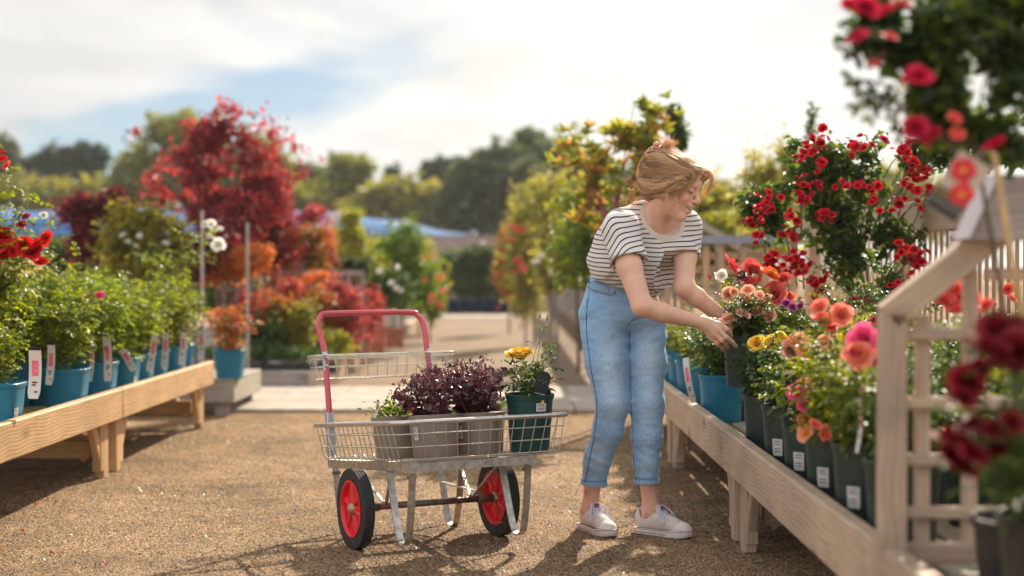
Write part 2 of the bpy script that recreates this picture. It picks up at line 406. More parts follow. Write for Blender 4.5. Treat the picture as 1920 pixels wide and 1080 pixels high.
def sdf_mesh(fn, lo, hi, res, prims=None, smooth=0):
    """surface nets on the zero set of fn(P, idx) inside box lo..hi"""
    lo = np.array(lo, np.float32); hi = np.array(hi, np.float32)
    B = 8
    nb = np.ceil((hi - lo) / (res * B)).astype(int)
    N = nb * B + 1
    D = np.full(N, 9.0, np.float32)
    bs = res * B
    ii = np.stack(np.meshgrid(*[np.arange(n) for n in nb], indexing='ij'), -1).reshape(-1, 3)
    cc = lo + (ii + 0.5) * bs
    dc = fn(cc.astype(np.float32), None)
    near = np.abs(dc) < bs * 0.87 * 1.35 + 0.012
    # fill far blocks by sign
    for (i, j, k), v in zip(ii[dc < 0], dc[dc < 0]):
        D[i * B:i * B + B + 1, j * B:j * B + B + 1, k * B:k * B + B + 1] = -9.0
    act = ii[near]
    loc = np.stack(np.meshgrid(*[np.arange(B + 1)] * 3, indexing='ij'), -1).reshape(-1, 3)
    sb = act // 4
    key = sb[:, 0] * 1000000 + sb[:, 1] * 1000 + sb[:, 2]
    for kk in np.unique(key):
        bl = act[key == kk]
        idx = None
        if prims is not None:
            c = (lo + (bl.min(0) + bl.max(0) + 1) * 0.5 * bs).astype(np.float32)[None]
            half = float(np.linalg.norm((bl.max(0) - bl.min(0) + 1) * bs)) * 0.5
            idx = [i for i, q in enumerate(prims.p) if float(prims.prim(q, c)[0]) * (0.6 if (q[0] == 'e' or q[7]) else 1) < half + q[5] + 0.03]
        G = (bl[:, None, :] * B + loc[None]).reshape(-1, 3)
        v = fn((lo + G * res).astype(np.float32), idx)
        D[G[:, 0], G[:, 1], G[:, 2]] = v
    S = D < 0
    m = np.zeros(N - 1, np.uint8)
    for a in (0, 1):
        for b in (0, 1):
            for c in (0, 1):
                m += S[a:N[0] - 1 + a, b:N[1] - 1 + b, c:N[2] - 1 + c]
    cells = np.argwhere((m > 0) & (m < 8))
    vid = np.full(N - 1, -1, np.int32); vid[cells[:, 0], cells[:, 1], cells[:, 2]] = np.arange(len(cells))
    acc = np.zeros((len(cells), 3), np.float64); cnt = np.zeros(len(cells))
    offs = [(a, b, c) for a in (0, 1) for b in (0, 1) for c in (0, 1)]
    val = {o: D[cells[:, 0] + o[0], cells[:, 1] + o[1], cells[:, 2] + o[2]] for o in offs}
    for o in offs:
        for ax in range(3):
            if o[ax] == 0:
                o2 = list(o); o2[ax] = 1; o2 = tuple(o2)
                a, b = val[o], val[o2]; mk = (a < 0) != (b < 0)
                t = np.where(mk, np.clip(a / np.where(np.abs(a - b) < 1e-9, 1e-9, a - b), 0, 1), 0)
                p = np.array(o, float)[None].repeat(len(cells), 0); p[:, ax] += t
                acc[mk] += p[mk]; cnt[mk] += 1
    V = lo + (cells + acc / np.maximum(cnt, 1)[:, None]) * res
    F = []
    for ax in range(3):
        u, v = (ax + 1) % 3, (ax + 2) % 3
        sl0 = [slice(0, n) for n in N]; sl1 = [slice(0, n) for n in N]
        sl0[ax] = slice(0, N[ax] - 1); sl1[ax] = slice(1, N[ax])
        a = S[tuple(sl0)]; b = S[tuple(sl1)]
        e = np.argwhere(a != b)
        ok = (e[:, u] > 0) & (e[:, v] > 0) & (e[:, u] < N[u] - 1) & (e[:, v] < N[v] - 1)
        e = e[ok]
        q = []
        for du, dv in ((-1, -1), (0, -1), (0, 0), (-1, 0)):
            c = e.copy(); c[:, u] += du; c[:, v] += dv
            q.append(vid[c[:, 0], c[:, 1], c[:, 2]])
        q = np.stack(q, 1)
        inside = a[e[:, 0], e[:, 1], e[:, 2]]
        q[~inside] = q[~inside][:, ::-1]
        F.append(q)
    F = np.concatenate(F); F = F[(F >= 0).all(1)]
    for _ in range(smooth):
        s = np.zeros_like(V); n = np.zeros(len(V))
        for a, b in ((0, 1), (1, 2), (2, 3), (3, 0)):
            np.add.at(s, F[:, a], V[F[:, b]]); np.add.at(n, F[:, a], 1)
            np.add.at(s, F[:, b], V[F[:, a]]); np.add.at(n, F[:, b], 1)
        V = V * 0.45 + 0.55 * s / np.maximum(n, 1)[:, None]
    return V.astype(np.float32), F
def vnoise(P, scale, seed=0):
    """cheap smooth value noise, -1..1"""
    Q = P * scale + seed * 17.31
    i = np.floor(Q).astype(np.int64); f = Q - i; f = f * f * (3 - 2 * f)
    def h(a, b, c):
        n = (a * 73856093) ^ (b * 19349663) ^ (c * 83492791)
        n = (n * 1103515245 + 12345) & 0x7fffffff
        n = (n ^ (n >> 13)) * 60493 & 0x7fffffff
        return (n & 0xffff) / 32767.5 - 1
    r = 0
    for a in (0, 1):
        for b in (0, 1):
            for c in (0, 1):
                w = (f[:, 0] if a else 1 - f[:, 0]) * (f[:, 1] if b else 1 - f[:, 1]) * (f[:, 2] if c else 1 - f[:, 2])
                r = r + w * h(i[:, 0] + a, i[:, 1] + b, i[:, 2] + c)
    return r
# ================================================================ the setting
def gravel_mat():
    m, nt, b = newmat('gravel_ground')
    tc = NN(nt, 'ShaderNodeTexCoord'); P = tc.outputs['Object']
    vo = NN(nt, 'ShaderNodeTexVoronoi', {'Vector': P, 'Scale': 95.0})
    n1 = NN(nt, 'ShaderNodeTexNoise', {'Vector': P, 'Scale': 1.1, 'Detail': 6.0, 'Roughness': 0.6})
    n2 = NN(nt, 'ShaderNodeTexNoise', {'Vector': P, 'Scale': 60.0, 'Detail': 4.0})
    n3 = NN(nt, 'ShaderNodeTexNoise', {'Vector': P, 'Scale': 7.0, 'Detail': 6.0, 'Roughness': 0.65})
    base = ramp(nt, n1.outputs['Fac'], [(0.30, (0.17, 0.098, 0.046)), (0.50, (0.29, 0.178, 0.088)), (0.75, (0.40, 0.26, 0.14))])
    sp = NN(nt, 'ShaderNodeSeparateColor', {0: vo.outputs['Color']})
    k = ramp(nt, sp.outputs[0], [(0.0, 0.35), (0.5, 0.95), (0.9, 1.25), (1.0, 1.6)])
    c = mixc(nt, 1.0, base, k, 'MULTIPLY')
    k2 = ramp(nt, n3.outputs['Fac'], [(0.30, 0.55), (0.5, 0.95), (0.7, 1.10)])
    c = mixc(nt, 1.0, c, k2, 'MULTIPLY')
    moss = ramp(nt, n3.outputs['Fac'], [(0.60, 0.0), (0.72, 0.55)])
    c = mixc(nt, moss, c, (0.16, 0.15, 0.05))
    nt.links.new(c, b.inputs['Base Color']); b.inputs['Roughness'].default_value = 0.95; b.inputs['Specular IOR Level'].default_value = 0.2
    h = math_(nt, 'ADD', math_(nt, 'MULTIPLY', vo.outputs['Distance'], -1.0), math_(nt, 'MULTIPLY', n2.outputs['Fac'], 0.8))
    bp = NN(nt, 'ShaderNodeBump', {'Height': h, 'Strength': 0.9, 'Distance': 0.006})
    nt.links.new(bp.outputs[0], b.inputs['Normal'])
    return m
M['gravel'] = gravel_mat()
mb = MB(); mb.grid(lambda u, v: (-1200 + 2400 * u, -60 + 1600 * v, 0), 2, 2)
tag(link('ground', mb.mesh('ground'), M['gravel']), 'pale brown gravel ground of the garden centre', kind='structure')

# paved crossing: individual slabs in a structure
M['slab'] = plain('concrete_slab', (0.36, 0.30, 0.25), 0.85, var=0.22, scale=6, bump=0.2)
paving = tag(empty('paved_path', (0, 0, 0)), 'pale concrete slab crossing over the gravel', kind='structure')
rnd = random.Random(3)
slabme = None
for j, y0 in enumerate((10.08, 10.76, 11.44)):
    for i in range(22):
        if slabme is None:
            q = MB(); q.box((0, 0, 0.012), (0.89, 0.67, 0.03)); slabme = q.mesh('slab', bevel=0.006)
        link('slab', slabme, M['slab'], paving, loc=(-9 + i * 0.9 + (0.45 if j % 2 else 0), y0 + 0.335, rnd.uniform(-0.002, 0.002)), rot=(rnd.uniform(-.003, .003), 0, 0))
p2 = tag(empty('far_paved_strip', (0, 0, 0)), 'pale paving strip across the path end below the hedge', kind='structure')
for i in range(8):
    for j in range(4):
        q = link('slab', slabme, M['slab'], p2, loc=(-3.6 + i * 0.9 + .45 * (j % 2), 30.6 + 0.68 * j, 0.0))
# compacted sandy path beyond the crossing
mp_, nt_, b_ = newmat('sandy_path')
tc_ = NN(nt_, 'ShaderNodeTexCoord')
n_ = NN(nt_, 'ShaderNodeTexNoise', {'Vector': tc_.outputs['Object'], 'Scale': 1.6, 'Detail': 8.0, 'Roughness': 0.65})
n_2 = NN(nt_, 'ShaderNodeTexNoise', {'Vector': tc_.outputs['Object'], 'Scale': 40.0, 'Detail': 3.0})
nt_.links.new(mixc(nt_, 1.0, ramp(nt_, n_.outputs['Fac'], [(0.3, (0.15, 0.095, 0.052)), (0.7, (0.25, 0.168, 0.098))]), ramp(nt_, n_2.outputs['Fac'], [(0.3, .7), (.7, 1.2)]), 'MULTIPLY'), b_.inputs['Base Color'])
b_.inputs['Roughness'].default_value = 0.95
mb = MB(); mb.grid(lambda u, v: (-1.58 + 2.5 * u, 12.15 + 18.4 * v, 0.004), 2, 4)
tag(link('path', mb.mesh('path'), mp_), kind='structure')

# loose stones, as far as single stones can be told apart
def gravel_stones():
    rg = np.random.default_rng(5)
    def scatter(n, x0, x1, y0, y1, smin, smax):
        P = np.c_[rg.uniform(x0, x1, n), rg.uniform(0, 1, n), np.zeros(n)]
        P[:, 1] = 1 / (1 / y0 + (1 / y1 - 1 / y0) * P[:, 1])          # denser near the camera
        s = rg.uniform(smin, smax, n) * (0.7 + 0.6 * rg.random(n) ** 3)
        a = rg.uniform(0, 2 * PI, n); ca, sa = np.cos(a), np.sin(a)
        base = np.array([(1, 0, -.15), (0.1, .8, -.15), (-.9, .1, -.15), (-.1, -.75, -.15), (0.1, 0.05, .62)])
        V = base[None] * s[:, None, None] * rg.uniform(0.7, 1.3, (n, 5, 3))
        W = V.copy(); W[..., 0] = V[..., 0] * ca[:, None] - V[..., 1] * sa[:, None]; W[..., 1] = V[..., 0] * sa[:, None] + V[..., 1] * ca[:, None]
        W += P[:, None, :]
        b = np.arange(n)[:, None, None] * 5
        F = (np.array([(0, 1, 4), (1, 2, 4), (2, 3, 4), (3, 0, 4)])[None] + b).reshape(-1, 3)
        r = np.repeat(rg.random(n), 5)
        return W.reshape(-1, 3), F, r
    V, F, r = scatter(135000, -2.3, 1.7, 4.4, 9.6, 0.0034, 0.0085)
    cen = V.reshape(-1, 5, 3).mean(1); tn = np.repeat(np.clip(.80 + .34 * vnoise(cen, 1.3, 3) + .30 * vnoise(cen, 5.0, 4) + .2 * vnoise(cen, 14.0, 5), .3, 1.25), 5)
    me = npmesh('gravel', V, F3=F, smooth=False, attr={'rnd': r, 'tone': tn})
    m, nt, b = newmat('gravel_stone')
    a = NN(nt, 'ShaderNodeAttribute'); a.attribute_name = 'rnd'
    c = ramp(nt, a.outputs['Fac'], [(0, (0.05, 0.034, 0.022)), (0.35, (0.18, 0.108, 0.054)), (0.65, (0.35, 0.222, 0.115)), (0.90, (0.45, 0.325, 0.20)), (0.97, (0.16, 0.15, 0.145)), (1, (0.46, 0.40, 0.34))])
    a2 = NN(nt, 'ShaderNodeAttribute'); a2.attribute_name = 'tone'
    nt.links.new(mixc(nt, 1.0, c, a2.outputs['Fac'], 'MULTIPLY'), b.inputs['Base Color']); b.inputs['Roughness'].default_value = 0.8
    tag(link('gravel', me, m), 'small brown stones lying loose on the gravel ground', kind='stuff')
    # larger grey pebbles, bits of bark, moss tufts
    V, F, r = scatter(700, -3.0, 1.9, 4.5, 12, 0.006, 0.013)
    me = npmesh('pebbles', V, F3=F, smooth=False, attr={'rnd': r})
    m, nt, b = newmat('pebble'); a = NN(nt, 'ShaderNodeAttribute'); a.attribute_name = 'rnd'
    nt.links.new(ramp(nt, a.outputs['Fac'], [(0, (0.05, 0.045, 0.04)), (0.5, (0.20, 0.18, 0.16)), (0.9, (0.30, 0.25, 0.19)), (1, (0.42, 0.38, 0.34))]), b.inputs['Base Color'])
    tag(link('pebbles', me, m), 'scattered darker pebbles on the gravel', kind='stuff')
gravel_stones()
def litter():
    rg = random.Random(11)
    lg = np.random.default_rng(31); n_l = 130
    P_ = np.c_[lg.uniform(-2.2, 1.6, n_l), 1 / lg.uniform(1 / 11.0, 1 / 4.5, n_l), np.full(n_l, .009)]
    side_ = lg.random(n_l) < .6; P_[side_, 0] = np.where(lg.random(side_.sum()) < .5, lg.uniform(-2.3, -1.5, side_.sum()), lg.uniform(.35, 1.0, side_.sum()))
    FL = []
    D_ = lg.normal(size=(n_l, 3)) * [1, 1, .15]; Nn_ = lg.normal(size=(n_l, 3)) * .25 + [0, 0, 1]; X_ = np.cross(D_, Nn_); X_ /= np.linalg.norm(X_, axis=1)[:, None]; D_ /= np.linalg.norm(D_, axis=1)[:, None]
    S_l = lg.uniform(.008, .020, n_l)[:, None]
    Vl = np.stack([P_, P_ + D_ * S_l * .5 + X_ * S_l * .35 + [0, 0, .003], P_ + D_ * S_l, P_ + D_ * S_l * .5 - X_ * S_l * .35 + [0, 0, .003]], 1).reshape(-1, 3)
    mel = npmesh('fallen_leaves', Vl, F4=np.arange(n_l * 4).reshape(-1, 4), smooth=False, attr={'rnd': np.repeat(lg.random(n_l), 4)})
    tag(link('fallen_leaves', mel, leafmat('dead_leaf', [(.05, .03, .015), (.16, .08, .03), (.28, .18, .06), (.10, .12, .03)], .2, .7)), 'small dead leaves scattered on the gravel', kind='stuff')
    m1 = plain('fallen_petal', (0.75, 0.05, 0.13), 0.6); m2 = leafmat('moss', [(0.06, 0.09, 0.015), (0.16, 0.2, 0.04)], 0.3)
    V = []; F = []
    spots = [(88, 938), (103, 945), (197, 1063), (95, 1041), (66, 950), (40, 1000), (1182, 954), (1290, 905), (270, 826), (172, 1037)]
    for (x, y) in spots:
        p = gnd(x, y); a = rg.uniform(0, 6); s = 0.009
        q = [p + Vector((math.cos(a + t) * s, math.sin(a + t) * s * 0.7, 0.006 + 0.012 * (k == 1))) for k, t in enumerate((0, 1.6, 3.1, 4.7))]
        V += q; F.append([len(V) - 4 + i for i in range(4)])
    me = bpy.data.meshes.new('petals'); me.from_pydata([tuple(v) for v in V], [], F)
    tag(link('fallen_petals', me, m1), 'pink rose petals fallen on the gravel', kind='stuff')
    rg2 = np.random.default_rng(8); V = []; F = []
    cl = [(260, 825), (320, 930), (300, 925), (80, 1050), (130, 1020), (420, 800), (480, 800), (270, 1000), (480, 1005), (1330, 960), (1360, 900), (1270, 1070), (1310, 1000), (1600, 1050), (400, 830), (1450, 1060)]
    pts = []
    for (x, y) in cl:
        p = gnd(x, y)
        for _ in range(34):
            pts.append((p.x + rg2.normal() * 0.09, p.y + rg2.normal() * 0.13))
    for _ in range(2600):                      # weeds in the shade under the benches
        sd_ = rg2.random() < 0.5
        pts.append((rg2.uniform(-3.2, -2.1) if sd_ else rg2.uniform(0.95, 2.1), rg2.uniform(4.4, 10)))
    for (x, y) in pts:
        a = rg2.uniform(0, 6.28); s = rg2.uniform(0.004, 0.010)
        d = np.array([math.cos(a), math.sin(a), 0]); e = np.array([-d[1], d[0], 0]) * 0.4
        p = np.array([x, y, 0.002]); V += [p, p + (d * .6 + e) * s + [0, 0, s * .8], p + d * s * 1.2 + [0, 0, s], p + (d * .6 - e) * s + [0, 0, s * .8]]
        F.append([len(V) - 4 + i for i in range(4)])
    me = npmesh('weeds', V, F4=F, smooth=False, attr={'rnd': np.repeat(rg2.random(len(F)), 4)})
    tag(link('weeds', me, m2), 'small green weeds and moss in the gravel', kind='stuff')
litter()

# ---------------------------------------------------------------- timber
_boards = {}
def board(name, c, size, mat, parent=None, rot=None, bevel=0.004):
    """a board whose long side is its own X axis; size=(length, width, thickness); rot as matrix/euler"""
    key = tuple(round(s, 3) for s in size) + (mat.name,)
    if key not in _boards:
        q = MB(); q.box((0, 0, 0), size); me = q.mesh(name, bevel=min(bevel, min(size) * 0.2)); me.materials.append(mat); _boards[key] = me
    o = link(name, _boards[key], None, parent, loc=c)
    if rot is not None:
        if isinstance(rot, Matrix): o.rotation_euler = rot.to_euler()
        else: o.rotation_euler = rot
    return o
AY = (0, 0, PI / 2)                        # long side along Y, width along X
AYV = Matrix(((0, 0, 1), (1, 0, 0), (0, 1, 0)))       # long along Y, width along Z, thickness X
AZ = Matrix(((0, 1, 0), (0, 0, 1), (1, 0, 0)))        # long along Z, width X, thickness Y
AZ2 = Matrix(((0, 0, 1), (0, 1, 0), (1, 0, 0))) 
MOD = 2.155; DECK = 0.35
def bench(x0, y0, side, mat, label, L=MOD, W=1.14):
    """display bench: front face at x0; side=+1 it runs back towards +X"""
    b = empty('display_bench', (x0 + side * W / 2, y0 + L / 2, 0), label=label, cat='bench', group='timber display benches')
    c = Vector((0, 0, 0))
    X = lambda d: side * (d - W / 2)
    board('front_board', (X(0.0225), 0, 0.35), (L - 0.006, 0.15, 0.045), mat, b, AYV, bevel=0.006)
    for ys_ in (-1, 1):
        for zz_ in (.315, .385):
            q = MB(); q.lathe([(0, .0012), (.004, .001), (.0048, 0)], 10, axis='X'); me_ = q.mesh('screw')
            o_ = link('screw', me_, M['axle'], b, loc=(X(-.0005), ys_ * (L / 2 - .07), zz_)); o_.rotation_euler = (0, 0, PI if side > 0 else 0)
    board('back_board', (X(W - 0.0225), 0, 0.35), (L - 0.006, 0.15, 0.045), mat, b, AYV)
    for k in range(9):
        board('deck_slat', (X(0.11 + k * 0.115), 0, DECK - 0.011), (L - 0.012, 0.095, 0.022), M['oldwood'] if k % 3 == 1 else mat, b, AY)
    for ys in (-1, 1):
        yl = ys * (L / 2 - 0.11)
        for xd, s2 in ((0.075, 1), (W - 0.075, -1)):
            leg = board('leg', (X(xd), yl, 0.1375), (0.275, 0.075, 0.047), mat, b, AZ2)
            board('leg_block', (X(xd), yl - ys * 0.05, 0.155), (0.235, 0.070, 0.045), mat, b, AZ2)
            # diagonal braces, along Y and along X
            a = R(58)
            m = Matrix.Rotation(-ys * a, 3, 'X') @ Matrix(((0, 0, 1), (1, 0, 0), (0, 1, 0)))
            m = Matrix(((0, 0, 1), (-ys * math.cos(a), 0, 0), (math.sin(a), 0, 0)))
            yd = Vector((0, -ys * math.cos(a), math.sin(a))); zd = Vector((0, -ys * math.sin(a), -math.cos(a))) 
            m = Matrix((( yd.x, zd.x, 1), (yd.y, zd.y, 0), (yd.z, zd.z, 0)))
            if m.determinant() < 0: m = Matrix(((yd.x, zd.x, -1), (yd.y, zd.y, 0), (yd.z, zd.z, 0)))
            board('brace', (X(xd), yl - ys * 0.115, 0.185), (0.24, 0.055, 0.035), mat, b, m)
            xd2 = Vector((side * s2 * math.cos(R(42)), 0, math.sin(R(42)))); zd2 = Vector((-side * s2 * math.sin(R(42)), 0, math.cos(R(42))))
            m = Matrix(((xd2.x, zd2.x, 0), (0, 0, 1), (xd2.z, zd2.z, 0)))
            if m.determinant() < 0: m = Matrix(((xd2.x, zd2.x, 0), (0, 0, -1), (xd2.z, zd2.z, 0)))
            board('brace', (X(xd + s2 * 0.19), yl + ys * 0.036, 0.19), (0.30, 0.055, 0.03), mat, b, m)
        board('stretcher', (0, yl + ys * 0.005, 0.135), (W - 0.25, 0.085, 0.030), mat, b, (R(90), 0, 0))
        board('bearer', (0, yl - ys * 0.05, 0.296), (W - 0.11, 0.06, 0.045), mat, b, (R(90), 0, 0))
    return b
RX0 = 0.772
rj = [0.885, 3.04, 5.195, 7.35]
rl = ['timber display bench holding the dark green pots nearest the camera, lattice panel standing on it',
      'timber display bench full of coral and pink roses, its board runs past the green pots',
      'timber display bench behind the woman’s legs with the big blue pot at its near end',
      'timber display bench beyond the woman, carrying the farthest blue pots on her side']
for y, l in zip(rj, rl): bench(RX0, y, 1, M['pine_pale'], l)
lj = [2.72, 4.875, 7.03]
ll = ['pale timber bench at the near end of the blue-pot row, mostly outside the picture',
      'pale timber bench with knotty front board under the labelled blue pots',
      'pale timber bench at the far end of the blue-pot row, before the old low bench']
LX0 = -1.925
for y, l in zip(lj, ll): bench(LX0, y, -1, M['pine'], l)

# low weathered bench with the single blue pot
b = empty('low_bench', (-2.42, 10.35, 0), label='low weathered grey timber bench carrying one blue pot', cat='bench')
for k in range(9): board('deck_slat', (0, -0.46 + k * 0.118, 0.247), (1.0, 0.10, 0.02), M['oldwood'], b)
board('side_board', (0.477, 0, 0.165), (1.06, 0.14, 0.045), M['oldwood'], b, AYV)
board('side_board', (-0.477, 0, 0.165), (1.06, 0.14, 0.045), M['oldwood'], b, AYV)
board('end_board', (0, -0.507, 0.165), (0.91, 0.14, 0.04), M['greywood'], b, (R(90), 0, 0))
board('end_board', (0, 0.507, 0.165), (0.91, 0.14, 0.04), M['greywood'], b, (R(90), 0, 0))
for x in (-0.4, 0.4):
    for y in (-0.44, 0.44): board('leg', (x, y, 0.047), (0.095, 0.09, 0.09), M['greywood'], b, AZ2)

# spine fences of upright slats with a top board
def slat_fence(x, y0, y1, zt, label, mat, cap, seg=2.155, side=1, pitch=0.088):
    f = empty('slat_fence', (x, (y0 + y1) / 2, 0), label=label, cat='fence')
    L = y1 - y0; n = int(L / pitch)
    for i in range(n):
        board('slat', (0, -L / 2 + (i + 0.5) * pitch, (zt - 0.14 + 0.37) / 2), (zt - 0.14 - 0.37, 0.025, 0.009), mat, f, Matrix(((0, 0, 1), (0, 1, 0), (1, 0, 0))))
    k = int(round(L / seg))
    for i in range(k):
        board('top_board', (-side * 0.04, -L / 2 + (i + 0.5) * L / k, zt - 0.075), (L / k - 0.006, 0.15, 0.045), cap, f, AYV)
        board('rail', (side * 0.035, -L / 2 + (i + 0.5) * L / k, 0.62), (L / k - 0.006, 0.07, 0.03), mat, f, AYV)
    for i in range(k + 1):
        board('post', (side * 0.085, -L / 2 + i * L / k, (zt - 0.02) / 2), (zt - 0.02, 0.07, 0.07), mat, f, AZ2)
    return f
slat_fence(1.96, 3.1, 9.6, 1.335, 'slatted timber fence with a deep top board behind the red climbing rose', M['slatwood'], M['pine_pale'])
slat_fence(-3.12, 4.9, 9.3, 1.10, 'slatted timber fence behind the left blue pots, red roses over it', M['slatwood'], M['pine'], side=-1)

# house-shaped trellis panels standing on the benches, facing along the path
def beam(name, a, b, w, t, mat, parent, face=(0, 1, 0)):
    """board from a to b (local coords), width w in the plane, thickness t along face"""
    a = Vector(a); b = Vector(b); d = (b - a); L = d.length; d.normalize(); f = Vector(face); s = f.cross(d)
    m = Matrix((d, s, f)).transposed()
    return board(name, (a + b) / 2, (L, w, t), mat, parent, m)
tl = empty('trellis_panel', (0.772, 2.97, 0.35), label='house-shaped timber lattice panel standing on the near bench by dark red roses', cat='trellis')
z0 = 0.025
beam('upright', (0.022, 0, z0), (0.022, 0, 0.565), 0.055, 0.045, M['pine_pale'], tl)
beam('upright', (1.05, 0, z0), (1.05, 0, 0.565), 0.055, 0.045, M['pine_pale'], tl)
beam('rafter', (0.010, 0.0, 0.553), (0.245, 0, 0.74), 0.06, 0.045, M['pine_pale'], tl)
beam('rafter', (1.062, 0.0, 0.553), (0.83, 0, 0.74), 0.06, 0.045, M['pine_pale'], tl)
for z in (0.06, 0.145, 0.255, 0.375, 0.52): beam('lattice_bar', (0.052, 0.012, z), (1.02, 0.012, z), 0.026 if z > 0.07 else 0.045, 0.020, M['pine_pale'], tl)
beam('lattice_bar', (0.22, 0.012, 0.645), (0.85, 0.012, 0.645), 0.026, 0.020, M['pine_pale'], tl)
for x in (0.095, 0.195, 0.36, 0.53, 0.70, 0.86, 0.95): beam('lattice_upright', (x, 0.034, 0.035), (x, 0.034, 0.66 if 0.17 < x < 0.9 else 0.56), 0.032, 0.020, M['pine_pale'], tl)
# roof board with slanted, white painted end
def rb():
    q = MB(); x0, x1, z0, z1, t = 0.150, 0.262, 0.712, 0.858, 0.10
    V = [(x0, -t, z0), (x0 + 0.062, -t, z1), (1.0, -t, z1), (1.0, -t, z0)]
    V = [(0.155, -0.10, 0.715), (0.215, -0.10, 0.845), (0.86, -0.10, 0.845), (0.92, -0.10, 0.715)]
    W = [(x, 0.0, z) for x, _, z in V]
    q.add(V + W, [(3, 2, 1, 0), (4, 5, 6, 7), (1, 2, 6, 5), (0, 4, 7, 3)])
    o = q.build('roof_board', M['greywood'], tl, bevel=0)
    q = MB(); q.add([V[0], V[1], W[1], W[0]], [(0, 1, 2, 3)])
    e = Vector((-0.003, 0, 0.001)); q = MB()
    a = [Vector(v) + e for v in (V[0], V[1], W[1], W[0])]; c = [v + Vector((-0.004, 0, 0.002)) for v in a]
    q.add(a + c, [(0, 1, 2, 3), (7, 6, 5, 4), (0, 4, 5, 1), (1, 5, 6, 2), (2, 6, 7, 3), (3, 7, 4, 0)])
    q.build('painted_end', plain('white_paint', (0.62, 0.56, 0.58), 0.5), o)
    q2 = MB(); 
rb()
te = empty('trellis_panel', (0.80, 9.55, 0.35), label='timber lattice end panel with grey capping rail behind the coral roses', cat='trellis')
beam('cap_rail', (-0.05, -0.02, 0.865), (1.15, -0.02, 0.865), 0.055, 0.09, plain('grey_paint', (0.24, 0.25, 0.30), 0.6, var=0.1), te)
for z in (0.06, 0.32, 0.56, 0.665, 0.76): beam('lattice_bar', (0.0, 0.0, z), (1.12, 0.0, z), 0.05, 0.022, M['slatwood'], te)
for x in (0.03, 0.24, 0.345, 0.50, 0.60, 0.75, 0.90, 1.08): beam('lattice_upright', (x, -0.024, 0.03), (x, -0.024, 0.83), 0.045, 0.022, M['slatwood'], te)
# the farther gabled display frame
tg = empty('gable_trellis', (1.32, 11.9, 0), label='grey timber gable frame beyond the lattice end panel', cat='trellis')
for x in (-0.10, 0.16, 0.42): beam('upright', (x, 0, 0.0), (x, 0, 1.40 - abs(x - 0.16) * 0.45), 0.075, 0.06, M['greywood'], tg)
beam('rafter', (-0.22, -0.035, 1.19), (0.165, -0.035, 1.45), 0.06, 0.05, M['greywood'], tg)
beam('rafter', (0.75, -0.035, 1.10), (0.165, -0.035, 1.45), 0.06, 0.05, M['greywood'], tg)
beam('cross_rail', (-0.2, 0.04, 0.9), (0.8, 0.04, 0.9), 0.06, 0.04, M['greywood'], tg)

# small price notice on the fence
def notice():
    n = empty('shop_notice', at(1797, 470, 5.7), rz=R(-14), label='small white notice hung on the slatted fence under its top board', cat='sign')
    q = MB(); q.box((0, 0, 0), (0.075, 0.003, 0.155)); q.build('card', M['label'], n)
    t = bpy.data.curves.new('lettering', 'FONT'); t.body = 'Shan'; t.size = 0.026; t.extrude = 0.0006
    o = bpy.data.objects.new('lettering', t); C.objects.link(o); o.parent = n; o.location = (-0.032, -0.0032, 0.040); o.rotation_euler = (R(90), 0, 0)
    t.materials.append(M['labeldark'])
    bpy.context.view_layer.update()
    me = bpy.data.meshes.new_from_object(o.evaluated_get(bpy.context.evaluated_depsgraph_get())); mw = (o.location.copy(), o.rotation_euler.copy())
    bpy.data.objects.remove(o, do_unlink=True); o = link('lettering', me, None, n, mw[0], mw[1])
    q = MB()
    q.tube([(0.0 + 0.022 * math.cos(a), -0.0025, -0.005 + 0.022 * math.sin(a)) for a in np.linspace(0, 2 * PI, 17)], 0.0012, 4, caps=False)
    q.build('pink_ring', M['labelpink'], n)
    q = MB(); q.box((0, -0.0022, 0.062), (0.05, 0.001, 0.001)); q.build('rule_line', M['labeldark'], n)
notice()

# raised timber planting beds beyond the paving
def bed(name, x0, x1, y0, y1, h, label):
    e = empty(name, ((x0 + x1) / 2, (y0 + y1) / 2, 0), label=label, cat='planting bed')
    w, l = x1 - x0, y1 - y0
    board('side_board', (w / 2, 0, h / 2), (l, h, 0.12), M['pine_pale'], e, AYV)
    board('side_board', (-w / 2, 0, h / 2), (l, h, 0.12), M['pine_pale'], e, AYV)
    board('end_board', (0, -l / 2 + 0.06, h / 2), (w - 0.124, h, 0.12), M['greywood'] , e, (R(90), 0, 0))
    board('end_board', (0, l / 2 - 0.06, h / 2), (w - 0.124, h, 0.12), M['greywood'] , e, (R(90), 0, 0))
    q = MB(); q.box((0, 0, h * 0.4), (w - 0.12, l - 0.24, h * 0.8)); q.build('bed_soil', M['soil'], e)
bed('raised_bed', -4.6, -1.68, 12.15, 19.6, 0.15, 'long raised timber bed beyond the paving, full of small maples')
bed('raised_bed', -4.8, -1.68, 21.0, 29.5, 0.19, 'farther raised timber bed beside the sandy path, yellow-green shrubs in it')

# bench with plank skirt on the right beyond the crossing
sk = empty('plank_screen', (0.86, 21.5, 0), label='grey plank-sided bench along the path beyond the woman, climbers above it', cat='bench')
n = 112; Ls = 19.0
for i in range(n):
    board('plank', (-0.02, -Ls / 2 + (i + .5) * Ls / n, 0.585), (0.49 + 0.01 * ((i * 7) % 3), 0.158, 0.022), M['greywood'], sk, Matrix(((0, 0, 1), (0, 1, 0), (1, 0, 0))))
for i in range(20):
    board('leg', (0.04, -Ls / 2 + 0.1 + i * (Ls - .2) / 19, 0.2), (0.40, 0.09, 0.07), M['darkwood'], sk, AZ2)
board('top_board', (0.1, 0, 0.845), (Ls, 0.26, 0.03), M['greywood'], sk, AY)

